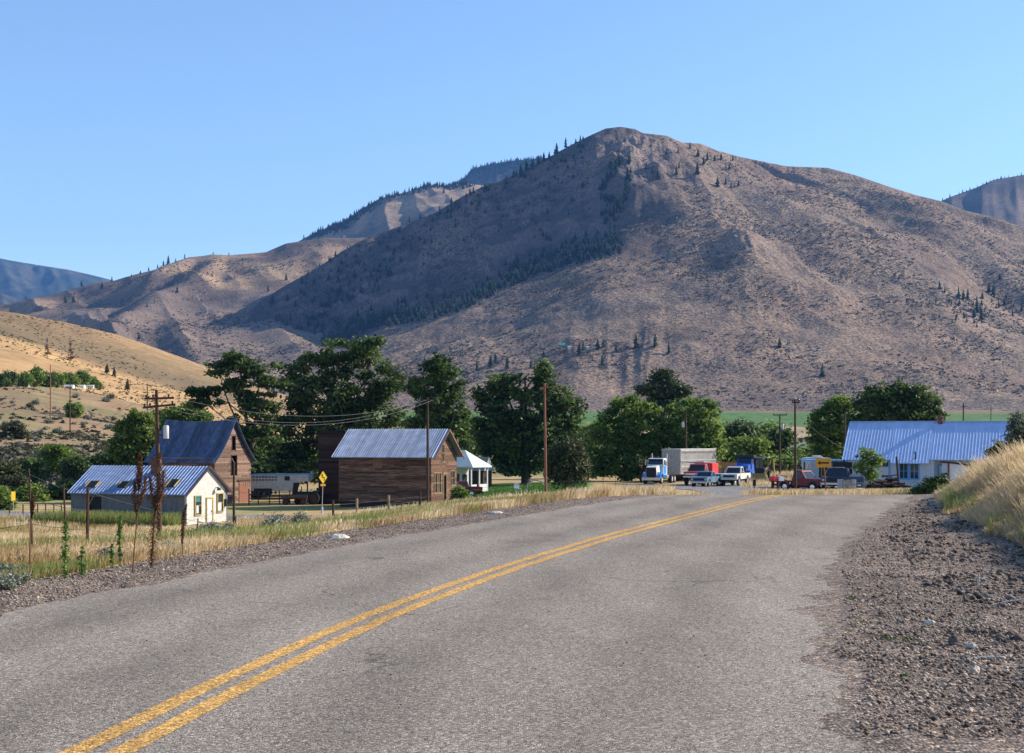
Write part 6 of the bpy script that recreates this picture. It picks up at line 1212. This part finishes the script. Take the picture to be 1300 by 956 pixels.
# gooseneck trailer, red pickup box, farm implements by the corral
v = empty('gooseneck_trailer', G(316, 163), R(3), 'long white gooseneck livestock trailer parked right of the barn', 'trailer'); v.location.z += .35
W_ = 7.2
mb = MB(); mb.prism([(-.5, .55), (5.3, .55), (5.5, 1.0), (5.9, 1.65), (W_ - .4, 1.65), (W_, 2.0), (W_ - .05, 2.45), (-.5, 2.35)], 0, 2.2); mb.build('body', M['silver'], v)
mb = MB()
for z in (1.75, 2.08):
    for k in range(9): mb.box(.05 + k * .36, -.02, z, .32 + k * .36, 0, z + .14)
mb.build('air_slots', M['blackmetal'], v); blk(v, 'window', 'blackmetal', (4.05, -.03, 1.75, 4.65, -.003, 2.25), b=.005); MB().prism([(-.55, 2.36), (W_ - .05, 2.46), (W_ + .02, 2.5), (W_ - .1, 2.56), (-.55, 2.46)], -.04, 2.24).build('roof', M['bluetrim'], v); MB().prism([(W_ - .42, 1.64), (W_ - .42, 2.44), (W_ - .02, 2.44), (W_ + .02, 2.0), (W_ - .38, 1.64)], -.02, 2.22).build('nose_cap', M['teal_car'], v)
MB().box(W_ - .7, .9, .2, W_ - .55, 1.1, 1.65).build('hitch', M['blackmetal'], v); MB().prism([(.6, .5), (.6, .85), (2.6, .85), (2.6, .5)], -.08, -.0).build('fender', M['blackmetal'], v); MB().prism([(4.9, 0), (5.1, 1.5), (5.75, 1.5), (5.5, 0)], -.12, -.02).build('ramp', M['blackmetal'], v)
for x in (1.1, 2.1):
    for y in (.12, 2.1): wheel(v, x, y if y > 1 else .12, .33, .2, 'silver')
v = pickup('pickup_truck', 584, 147, 80, 'red pickup truck with its box showing behind the creeper at the log building corner', 'dull_red', L=4.4, Wd=1.8, roof=1.7)
v = empty('tractor', G(392, 150), R(170), 'black old tractor in the shade left of the curve warning sign', 'tractor')
blk(v, 'body', 'blackmetal', (-1.0, -.35, .6, 1.3, .35, 1.35)); MB().cyl((.8, 0, 1.35), (.8, 0, 1.9), .05).build('exhaust_pipe', M['rust'], v); blk(v, 'seat', 'blackmetal', (-.9, -.25, 1.35, -.5, .25, 1.45), (-1.0, -.25, 1.4, -.92, .25, 1.75)); MB().tube([(-.1, 0, 1.3), (-.35, 0, 1.65)], .03, 6).build('steering_column', M['rust'], v)
for s in (-1, 1): wheel(v, -.7, s * .7, .68, .32, 'rust'); wheel(v, 1.05, s * .55, .36, .2, 'rust')
v = empty('hay_wagon', G(374, 149), R(5), 'low rusty brown farm wagon among the corral rails', 'wagon'); blk(v, 'deck', 'rust', (-1.4, -.7, .6, 1.4, .7, .72)); blk(v, 'side_rail', 'oldwood', (-1.4, -.72, .72, 1.4, -.66, 1.1)); MB().tube([(1.4, 0, .6), (2.3, 0, .35)], .04, 6).build('drawbar', M['rust'], v)
for x in (-.9, .9):
    for s in (-1, 1): wheel(v, x, s * .6, .34, .18, 'rust')
# ---------------------------------------------------------------- poles and wires
def local(o, p): return tuple(np.array(p) - np.array(o.location))
def upole(px, d, top, label, r=.15, m='pole', arms=(), lean=0, trans=None, name='utility_pole', rz=0, base_z=None):
    x, y, z = G(px, d); H = CAMZ + (HY - top) / F * d - z; o = empty(name, (x, y, z), rz, label, 'utility pole')
    MB().tube([(0, 0, -.5), (lean * .5, 0, H * .5), (lean, 0, H)], [r, r * .85, r * .66], 12).build('pole', M[m], o)
    for (hz, hw, tilt, ins) in arms:
        zc = H - hz; c = MB().box(-hw, -.06 - r, zc - .07, hw, .02 - r, zc + .07)
        if tilt: c.v = [(a, b, q + a * tilt) for a, b, q in c.v]
        a_ = c.build('crossarm', M[m], o)
        for q in ins: MB().tube([(q, -r - .02, zc + .06 + q * tilt), (q, -r - .02, zc + .14 + q * tilt), (q, -r - .02, zc + .2 + q * tilt), (q, -r - .02, zc + .26 + q * tilt)], [.03, .07, .075, .04], 8).build('insulator', M['glass'], a_)
        MB().tube([(-hw * .55, -r, zc + -hw * .55 * tilt), (0, -r * .9, zc - .55)], .02, 5).tube([(hw * .55, -r, zc + hw * .55 * tilt), (0, -r * .9, zc - .55)], .02, 5).build('arm_brace', M['rust'], o)
    if trans: 
        hz, side, rr, hh = trans; zc = H - hz; t = MB().tube([(side * (r + rr + .06), 0, zc - hh), (side * (r + rr + .06), 0, zc - hh + .03), (side * (r + rr + .06), 0, zc - .06), (side * (r + rr + .06), 0, zc)], [rr * .92, rr, rr, rr * .8], 14).build('transformer', M['whitepaint'], o)
        MB().tube([(side * (r + rr), 0, zc), (side * (r + rr), 0, zc + .25)], .04, 6).build('bushing', M['glass'], t); MB().box(min(0, side * (r + .1)), -.05, zc - hh * .8, max(0, side * (r + .1)), .05, zc - hh * .7).build('bracket', M['rust'], o)
    return o, (x + lean, y, z + H)
P1, t1 = upole(203, 92, 495, 'tall dark utility pole with two crossarms and a white transformer by the white shed', .16, lean=-.22, arms=((.55, .95, .03, (-.85, -.4, .6)), (1.05, 1.05, .10, (-.95, -.6, .85))), trans=(2.3, 1, .18, .85))
P2, t2 = upole(543, 133, 506, 'slim dark utility pole standing before the right part of the log building', .14, arms=((.15, .8, 0, (-.7, 0, .7)),))
P3, t3 = upole(693, 128, 487, 'reddish-brown bare pole standing at the edge of the green lawn', .13, 'redpole', lean=-.12, arms=((.35, .55, .05, ()),))
P4, t4 = upole(1010, 126, 508, 'tall dark utility pole right of the mailboxes', .13, arms=((.2, .32, 0, (-.28, .28)),), lean=-.05)
P5, t5 = upole(871, 190, 524, 'dark utility pole with a transformer in front of the green trees behind the trailer', .14, arms=((.12, .6, .08, ()),), trans=(1.2, -1, .2, .75))
P6, t6 = upole(990, 205, 526, 'distant T-shaped utility pole with a transformer left of the tall dark pole', .15, arms=((.1, 1.0, 0, (-.9, .9)),), trans=(1.4, 1, .2, .8))
P7, t7 = upole(1073, 150, 524, 'thin dark utility pole at the left end of the farmhouse', .12)
P8, t8 = upole(1223, 250, 512, 'thin far pole showing above the farmhouse ridge', .16, arms=((.6, .35, 0, ()),))
P9, t9 = upole(297, 112, 587, 'short dark service pole right of the white shed gable', .12)
P10, _ = upole(64, 330, 463, 'thin reddish pole on the left slope before the hillside hedge', .15, 'redpole'); P11, _ = upole(89, 310, 487, 'thin dark pole on the left slope above the round tree', .15); P12, _ = upole(187, 300, 487, 'thin pole on the slope seen just left of the crossarms', .15)
P13, t13 = upole(1258, 300, 515, 'faint far pole at the right above the farmhouse roof', .1); P14, t14 = upole(827, 210, 545, 'thin pole among the bright green trees', .14, 'redpole')
def wire(a, b, sag, r, label, group=None, o=None):
    pts = [np.array(a) + (np.array(b) - np.array(a)) * t - np.array([0, 0, sag * 4 * t * (1 - t)]) for t in np.linspace(0, 1, 24)]
    w_ = MB().tube(pts, r * .7, 5).build('power_line', M['wire']); return tag(w_, label, 'cable', group)
def off(t, dx, dz): return (t[0] + dx, t[1], t[2] + dz)
for i, (dx, dz, sg) in enumerate(((.85, -1.0, 1.6), (.9, -.45, 1.4), (-.3, -1.0, 1.8))): wire(off(t1, dx, dz), off(t2, (-.6, 0, .6)[i], -.1), sg, .016, ['lower', 'upper', 'middle'][i] + ' power line sagging from the transformer pole to the log building pole', 'power lines over the road')
wire(off(t2, .6, -.1), off(t3, .2, -.35), 1.2, .016, 'upper power line running from the log building pole to the reddish pole'); wire(off(t2, -.6, -.3), off(t3, -.1, -.9), 1.6, .016, 'lower power line running from the log building pole to the reddish pole')
wire(off(t4, .2, -1.2), (FH.location.x - 10.5, FH.location.y + .5, .2), 1.0, .014, 'service cable from the tall dark pole to the farmhouse'); wire(off(t1, 0, -2.6), (SH.location.x - 6, SH.location.y + 4, SH.location.z + 4.2), .5, .014, 'service cable from the transformer pole to the white shed roof')
wire(off(t1, -.9, -.5), P(-40, 590, 150), 1.2, .016, 'power line leaving the frame to the left of the transformer pole'); wire(off(t6, 0, -.2), off(t5, 0, -.2), 1.5, .016, 'far power line between the two transformer poles behind the trucks')
# ---------------------------------------------------------------- fences
def fence(label, posts, wires, wr=.006, tilt=.03, mats=None, arch='wire', cat='fence', rails=None):
    x0, y0, z0 = G(posts[0][0], posts[0][1]); root = empty('fence', (x0, y0, z0), 0, label, cat); tops = []
    for k, q in enumerate(posts):
        px, d, h = q[:3]; mm = q[3] if len(q) > 3 else 'rust'; r = q[4] if len(q) > 4 else (.017 if mm == 'rust' else .07); x, y, z = G(px, d); p = np.array((x - x0, y - y0, z - z0)); t = np.array((random.uniform(-tilt, tilt) * h, random.uniform(-tilt, tilt) * h, h))
        mb = MB(); mb.tube([p - (0, 0, .3), p + t * .5 + (random.uniform(-.01, .01), 0, 0), p + t], [r, r * .95, r * .9], 7)
        if mm == 'rust': mb.box(*(p + (-.035, -.004, 0)), *(p + (.035, .004, .05)))
        mb.build('post', M[mm], root); tops.append((p, t))
    for hh in wires:
        mb = MB()
        for (pa, ta), (pb, tb) in zip(tops[:-1], tops[1:]):
            a = pa + ta * hh; b = pb + tb * hh; m_ = (a + b) / 2 - (0, 0, .03 * random.random()); mb.tube([a, m_, b], wr, 4)
        mb.build('wire', M['wire'] if not rails else M[rails], root)
    return root
fence('sagging wire fence on dark steel posts in the foreground field left of the road', [(-30, 24, 1.3), (42, 24, 1.45), (84, 24, 1.15), (111, 24.5, 1.1, 'rust', .028), (247, 34, 1.22), (356, 47, 1.45), (442, 60, 1.35), (508, 66, 1.4), (604, 70, 1.15), (629, 74, 1.1), (664, 80, 1.2)], (.35, .65, .93), .004, .06)
fence('old wooden post fence with a pole gate along the side road before the log building', [(423.5, 118, 1.55, 'darkwood', .11), (453, 118, 1.6, 'postwood', .11), (494, 118, 1.55, 'postwood', .11), (533, 118, 1.5, 'darkwood', .12)], (.25, .5, .75), .02, .04, rails='postwood')
fence('wire fence along the green lawn in front of the dark leafy tree', [(x, 118 + (x - 600) * .02, 1.2) for x in (612, 640, 668, 677, 685, 700, 715, 724, 745, 765, 782)] , (.4, .7, .95), .01, .05)
fence('short wire fence in the field between shed and road at the left', [(x, 132, 1.0, 'darkwood', .06) for x in (12, 29, 48, 58, 68, 78)], (.5, .9), .01, .05)
fence('wire fence with short posts crossing the left slope', [(94 + i * 6.5, 290 - i * 4, 1.3, 'rust', .07) for i in range(18)], (.5, .9), .012, .05)
fence('brown rail corral in front of the livestock trailer', [(316, 150, 1.7, 'rust', .07), (328, 150, 1.5, 'rust', .06), (342, 150, 1.5, 'rust', .06), (355, 150, 1.5, 'rust', .06), (368, 150, 1.5, 'rust', .06), (381, 150, 1.5, 'rust', .06), (400, 150, 1.4, 'rust', .06)], (.2, .42, .64, .88), .045, .02, rails='rust')
fence('wire fence beyond the yard left of the blue dump truck', [(x, 188, 1.7, 'darkwood', .06) for x in (918, 925, 932, 940)], (.5, .8), .012, .03)
fence('pole fence behind the yard on the dry ground', [(x, 212, 1.3, 'darkwood', .07) for x in (975, 983, 992, 1003, 1015)], (.5, .9), .03, .03)
# ---------------------------------------------------------------- signs, mailboxes, markers
def arrow_sign():
    x, y, z = G(1048.5, 92); o = empty('arrow_sign', (x, y, z), R(2), 'rectangular yellow sign with a black left arrow on a leaning reddish post', 'road sign')
    H = CAMZ + (HY - 582) / F * y - z; s = y / F; w2 = 10 * s; h2 = 5.7 * s; cx = -3.6 * s; zc = H - h2
    MB().tube([(.06, .06, -.4), (-.05, .04, H * .5), (-.17, .03, H - .05)], .05, 6).build('post', M['redpole'], o)
    c = .04; mb = MB(); ol = [(cx - w2 + c, zc - h2), (cx + w2 - c, zc - h2), (cx + w2, zc - h2 + c), (cx + w2, zc + h2 - c), (cx + w2 - c, zc + h2), (cx - w2 + c, zc + h2), (cx - w2, zc + h2 - c), (cx - w2, zc - h2 + c)]
    mb.add([(a, -.03, b) for a, b in ol] + [(a, -.015, b) for a, b in ol], [tuple(range(8)), tuple(range(15, 7, -1))] + [((i + 1) % 8, i, 8 + i, 8 + (i + 1) % 8) for i in range(8)]); p = mb.build('panel', M['sign_shade_yellow'], o)
    k = w2; A = [(-.74, 0), (-.34, .30), (-.40, .10), (.74, .10), (.74, -.10), (-.40, -.10), (-.34, -.30)]
    mb = MB(); mb.add([(cx + a * k, -.036, zc + b * k) for a, b in A] + [(cx + a * k, -.031, zc + b * k) for a, b in A], [tuple(range(7))[::-1], tuple(range(7, 14))] + [(i, (i + 1) % 7, 7 + (i + 1) % 7, 7 + i) for i in range(7)]); mb.build('black_arrow', M['blackmetal'], p)
arrow_sign()
def curve_sign():
    x, y, z = G(410, 134); o = empty('curve_sign', (x, y, z), R(35), 'yellow diamond curve sign with a black bent arrow beside the log building', 'road sign'); H = CAMZ + (HY - 598) / F * y - z
    MB().tube([(-.1, .04, -.3), (.05, .04, H - .3)], .035, 6).build('post', M['concrete'], o); s = .60; zc = H - s
    mb = MB(); D = [(0, -s), (s * .72, 0), (0, s), (-s * .72, 0)]; mb.add([(a, -.02, zc + b) for a, b in D] + [(a, 0, zc + b) for a, b in D], [(0, 1, 2, 3), (7, 6, 5, 4), (1, 0, 4, 5), (2, 1, 5, 6), (3, 2, 6, 7), (0, 3, 7, 4)]); p = mb.build('panel', M['sign_bright'], o)
    mb = MB(); mb.box(.08, -.027, zc - .32, .16, -.022, zc + .02); mb.box(-.12, -.027, zc - .03, .14, -.0225, zc + .05); mb.box(-.13, -.0275, zc - .03, -.05, -.023, zc + .2); mb.add([(-.2, -.028, zc + .17), (.02, -.028, zc + .17), (-.09, -.028, zc + .36)], [(0, 1, 2)]); mb.build('black_arrow', M['blackmetal'], p)
    mb = MB(); mb.box(-.26, -.02, zc - s - .22, .26, 0, zc - s - .02); mb.build('advisory_plate', M['sign_shade_yellow'], o)
curve_sign()
x, y, z = G(17, 138); o = empty('chevron_marker', (x, y, z), R(40), 'narrow yellow marker sign seen edge-on at the left by the grey road', 'road sign'); MB().tube([(0, .03, -.2), (0, .03, 1.9)], .03, 6).build('post', M['concrete'], o); MB().box(-.2, 0, .95, .2, .015, 1.9).build('panel', M['sign_bright'], o)
for px, lb, hh in ((409, 'short white roadside marker near the curve sign', .75), (300, 'short wooden marker stump right of the service pole', .9)):
    x, y, z = G(px, 128 if px > 400 else 112); o = MB().tube([(0, 0, -.1), (0, 0, hh * .95), (0, 0, hh)], [.09, .09, .05], 8).build('road_marker', M['whitepaint' if px > 400 else 'postwood'], None, (x, y, z)); tag(o, lb, 'road marker')
x, y, z = G(957.5, 112); o = empty('marker_post', (x, y, z), 0, 'dark short marker post standing in the grass strip near the white pickup', 'road marker'); MB().tube([(0, 0, -.1), (0, 0, 1.2)], .05, 6).build('post', M['rust'], o); MB().box(-.13, -.06, .75, .13, -.04, 1.25).build('plate', M['darkwood'], o)
def mailbox(px, d, label, m, dz=0):
    x, y, z = G(px, d); o = empty('mailbox', (x, y, z), R(25), label, 'mailbox'); pf = [(-.25, 0), (.25, 0), (.25, .22)] + [(.25 * math.cos(t), .22 + .17 * math.sin(t)) for t in np.linspace(.3, math.pi - .3, 7)] + [(-.25, .22)]
    mb = MB(); mb.prism([(a, b + 1.15) for a, b in pf], -.55, .2); mb.build('box', M[m], o); MB().box(-.08, -.1, -.2, .08, .08, 1.15).build('post', M['darkwood'], o); MB().box(.26, -.3, 1.3, .28, -.1, 1.65).build('flag', M['bright_red'], o)
mailbox(981, 118, 'red mailbox with a pale door left of the white one', 'bright_red'); mailbox(987.5, 118, 'white mailbox beside the red one', 'whitepaint')
# lawn clutter at the foot of the huge tree
x, y, z = G(657, 150); o = empty('lawn_chair', (x, y, z), R(20), 'white lawn chair at the foot of the huge dark tree', 'lawn chair'); MB().box(-.3, -.3, .38, .3, .3, .44).build('seat', M['whitepaint'], o); MB().box(-.3, .26, .44, .3, .32, 1.0).build('backrest', M['whitepaint'], o)
for a in (-.26, .26):
    for b in (-.26, .26): MB().box(a - .03, b - .03, 0, a + .03, b + .03, .38).build('leg', M['whitepaint'], o)
x, y, z = G(684, 142); o = MB().tube([(-1.3, 0, .1), (-1.1, 0, 1.0), (-.5, 0, 1.35), (.3, 0, 1.2), (.7, 0, .5), (.8, 0, 0)], .06, 8).build('garden_arch', M['concrete'], None, (x, y, z)); tag(o, 'pale bent pipe arch standing on the lawn left of the reddish pole', 'arch')
# ---------------------------------------------------------------- roadside plants, stones, gravel
def stalk(px, d, pts, label, mm, r=.012, head=.04, leafy=0):
    """pts: list of stems, each a list of (px, py); seed heads thicken towards the tips"""
    x, y, z = G(px, d); o = empty('mullein' if not leafy else 'weed', (x, y, z), 0, label, 'plant'); mb = MB(); C = []; S = []
    for st in pts:
        q = [np.array(P(a, b, d)) - np.array((x, y, z)) for a, b, *_ in st]; q[0][2] = min(q[0][2], 0) if st[0][1] > 700 else q[0][2]; f0 = st[0][2] if len(st[0]) > 2 else .5
        mb.tube(q, list(np.linspace(r, r * .5, len(q))), 6); L = rsum([np.linalg.norm(b - a) for a, b in zip(q[:-1], q[1:])])
        for _ in range(int(L[-1] * (1500 if not leafy else 190))):
            t = random.uniform(1 - f0, 1) * L[-1]; p = np.array([np.interp(t, L, [k[i] for k in q]) for i in range(3)]); w_ = head * (math.sin(math.pi * min(1, max(.03, (t / L[-1] - (1 - f0)) / f0))) * .8 + .3); C.append(p + rng.normal(size=3) * (w_, w_, .01) * np.array([.5, .5, 1])); S.append(w_)
    mb.build('stem', M[mm if not leafy else 'weed'], o)
    V, Fq = leaf_quads(np.array(C), .011 if not leafy else .028, .1, 1.1); np_mesh('seed_heads' if not leafy else 'leaves', V, Fq, M[mm], {'tone': ('F', 'FACE', rng.uniform(0, 1, len(Fq)))}, parent=o); return o
stalk(193, 17.8, [[(193, 726, .95), (194, 690), (196, 655), (198, 628)], [(198, 650, .9), (193, 628), (190, 606)], [(198, 640, .95), (202, 605), (203, 575)], [(196, 655, .9), (206, 625), (208, 598)]], 'tall dead brown mullein with several crooked seed heads at the road edge', 'deadplant', .016, .06)
stalk(169, 17.2, [[(168, 730, .3), (171, 690), (175, 650), (178, 575)], [(174, 660, .8), (171, 635), (171, 610)], [(175, 650, .8), (183, 622), (185, 605)]], 'thin dead brown mullein left of the thickest dead one', 'deadplant', .010, .036)
stalk(39, 17.6, [[(39, 750, .25), (38, 700), (39, 665), (42, 640), (41, 628)]], 'thin bent dead stalk near the left edge of the photograph', 'deadplant', .012, .02)
stalk(152, 17.8, [[(153, 728, .8), (152, 690), (153, 655)]], 'green mullein with a pale flowering spike left of the thin dead stalk', 'weed', .010, .03, 1)
stalk(83, 16.2, [[(83, 742, .9), (82, 715), (84, 690), (83, 660)]], 'leafy green weed growing close to the gravel by the second fence post', 'weed', .010, .05, 1)
stalk(104, 16.6, [[(106, 738, .9), (103, 715), (105, 695)]], 'short leafy weed beside the third fence post', 'weed', .010, .05, 1)
stalk(143, 18.4, [[(143, 722, .8), (142, 705), (142, 690)]], 'small pale spike left of the green mullein', 'weed', .008, .03, 1)
stalk(232, 20, [[(233, 712, .7), (231, 690), (234, 650), (237, 640)]], 'spindly brown branching weed left of the fence post by the road edge', 'deadplant', .008, .03)
def stone(px, py, w_, h_, label, mm, group=None, seed=0, d=None, name='stone', dep=.7):
    p = pick_ground(px, py, 7, 200); s = p[1] / F; r = np.random.default_rng(seed + int(px)); bm = MB(); n = 9; V = []; fs = []
    for i in range(6):
        a = -math.pi / 2 + math.pi * i / 5
        for k in range(n): t = 2 * math.pi * k / n; q = (abs(math.cos(a)) ** .6) * r.uniform(.8, 1.1); V.append((math.cos(t) * q * w_ * s / 2, math.sin(t) * q * w_ * s / 2 * dep, (math.sin(a) * .5 + .38) * h_ * s * r.uniform(.85, 1.1)))
    for i in range(5):
        for k in range(n): fs.append((i * n + k, i * n + (k + 1) % n, (i + 1) * n + (k + 1) % n, (i + 1) * n + k))
    fs += [tuple(range(n - 1, -1, -1)), tuple(range(5 * n, 6 * n))]
    bm.add(V, fs); o = bm.build(name, M[mm], None, p, r.uniform(-.3, .3)); return tag(o, label, 'stone', group)
stone(428, 686, 32, 9, 'long pale flat-topped stone block on the left gravel shoulder', 'palerock'); stone(628, 654, 22, 6, 'pale broken stone lying at the left road edge near the crest', 'palerock'); stone(243, 720, 12, 5, 'small pale stone at the left road edge below the fence post', 'palerock')
stone(77, 749, 12, 5, 'dark little stone on the left gravel by the weeds', 'rock')
for i, (px, py, a, b, lb, mm) in enumerate([(1233, 828, 16, 14, 'rounded tan stone low on the right gravel', 'palerock'), (1179, 795, 16, 9, 'smooth pale oval stone in the middle of the right gravel', 'palerock'), (1238, 856, 14, 12, 'bright pale stone at the bottom of the right gravel', 'palerock'), (1218, 847, 12, 12, 'blue-grey stone left of the bright pale stone', 'rock'), (1210, 820, 14, 14, 'jagged dark stone above the blue-grey one', 'rock'), (1250, 762, 14, 10, 'dark stone under the grass bank on the right', 'rock'), (1192, 726, 10, 6, 'dark round stone halfway up the right gravel', 'rock'), (1222, 757, 12, 8, 'tan stone near the foot of the grass bank', 'palerock'), (1184, 643, 16, 10, 'dark boulder where the grass bank meets the gravel at the crest', 'rock'), (1175, 652, 10, 5, 'flat stone below the crest boulder', 'rock'), (1204, 665, 12, 6, 'stone at the toe of the bank near the crest', 'rock'), (1262, 808, 14, 9, 'grey stone right of the rounded tan stone', 'rock'), (1158, 812, 9, 5, 'small grey stone left in the right gravel', 'rock'), (1245, 738, 10, 6, 'pale chip of rock near the foot of the bank', 'palerock'), (1280, 838, 18, 8, 'flat pale rock at the lower right edge', 'palerock'), (1142, 740, 8, 5, 'small pale stone high in the middle of the gravel', 'palerock'), (1270, 730, 12, 8, 'grey stone tucked against the grass at the right', 'rock')]): stone(px, py, a, b, lb, mm, None, i)
for px, py, dx, dz, lb in ((1243, 748, .02, .16, 'thin pale stick standing up from the right gravel'), (1252, 842, .32, .02, 'long thin pale stick lying low on the right gravel'), (1186, 710, .35, .02, 'white stick lying halfway along the right gravel'), (1280, 772, .34, .06, 'weathered grey branch lying below the grass bank')):
    p = pick_ground(px, py, 7, 60); o = MB().tube([(-dx / 2, 0, .02), (0, .02, dz * .5 + .03), (dx / 2, .03, dz + .02)], [.009, .011, .007], 6).build('stick', M['palerock'], None, p); tag(o, lb, 'stick')
# loose gravel: thousands of small stones
def pebbles(name, n, y0, y1, inside, s0, s1, label, m):
    X, Y = scatter(n, y0, y1, inside, .8); Z = roadz(X, Y); sz = s0 + (s1 - s0) * rng.random(n) ** 5; base = np.array([(1, 0, 0), (0, 1, 0), (-1, 0, 0), (0, -1, 0), (0, 0, .8), (0, 0, -.8), ]) ; Fb = np.array([(0, 1, 4), (1, 2, 4), (2, 3, 4), (3, 0, 4), (1, 0, 5), (2, 1, 5), (3, 2, 5), (0, 3, 5)])
    V = base[None] * sz[:, None, None] * rng.uniform(.55, 1.3, (n, 6, 1)); a = rng.uniform(0, 6.28, n); c, s = np.cos(a), np.sin(a); x = V[:, :, 0] * c[:, None] - V[:, :, 1] * s[:, None]; y = V[:, :, 0] * s[:, None] + V[:, :, 1] * c[:, None]; V = np.stack([x + X[:, None], y + Y[:, None], V[:, :, 2] * .75 + (Z + .03 + sz * .25)[:, None]], -1)
    Fq = (Fb[None] + (np.arange(n) * 6)[:, None, None]).reshape(-1, 3); return tag(np_mesh(name, V.reshape(-1, 3), Fq, m, {'tone': ('F', 'FACE', np.repeat(rng.random(n), 8))}), label, 'gravel', None, 'stuff')
GM = mat('loose_stone', (.16, .118, .09), (.38, .30, .235), 1.5, .95, tone=.85)
pebbles('loose_gravel', 42000, 7.5, 38, lambda x, y: (road_s(x, y) > 3.75 + .6 * fbm(x, y, 8, 3)) & (road_s(x, y) < RSH(y) + 1.0), .004, .025, 'loose gravel and small stones covering the wide right shoulder', GM)
pebbles('loose_gravel', 30000, 10, 40, lambda x, y: (road_s(x, y) < -3.25 - .3 * fbm(x, y, 9, 3)) & (road_s(x, y) > -5.1), .004, .022, 'loose gravel along the narrow left shoulder', GM)
pebbles('loose_gravel', 3500, 8, 30, lambda x, y: (np.abs(road_s(x, y)) < 3.9), .003, .010, 'stray chips of stone lying on the asphalt', GM)
DM = mat('dark_stone', (.055, .045, .04), (.15, .125, .11), 1.5, .95, tone=.6)
pebbles('rubble', 4200, 8, 42, lambda x, y: (np.abs(road_s(x, y) - RSH(y) + .5) < .9) & (road_s(x, y) > 4.3) & (fbm(x * .7, y * .7, 66, 3) > .42), .008, .055, 'dark rubble washed down along the toe of the right bank', DM)
pebbles('rubble', 1800, 8, 26, lambda x, y: (road_s(x, y) > 4.4) & (road_s(x, y) < 5.4) & (fbm(x * 1.2, y * .6, 67, 3) > .5), .006, .03, 'darker brown stones scattered along the inner right shoulder', DM)
# small weeds in the gravel
for i, (px, py) in enumerate([(1096, 792), (1078, 806), (1080, 762), (1125, 812), (1148, 864), (1155, 815), (1083, 658), (1225, 795), (1012, 772), (1050, 800), (1005, 790), (308, 728), (120, 757), (163, 740), (4, 772), (8, 770)]):
    p = pick_ground(px, py, 7, 60); n = 40; C = rng.normal(size=(n, 3)) * (.03, .03, .008) + (0, 0, .02); V, Fq = leaf_quads(C, .018, .3, 1.2); o = np_mesh('small_weed', V, Fq, M['weed'], {'tone': ('F', 'FACE', rng.uniform(.3, 1, n))}); o.location = p; tag(o, 'tiny green weed sprouting through the road shoulder gravel', 'weed', 'weeds in the gravel')

ordinals('weeds in the gravel', 'tiny green weed', 'in the road shoulder gravel')
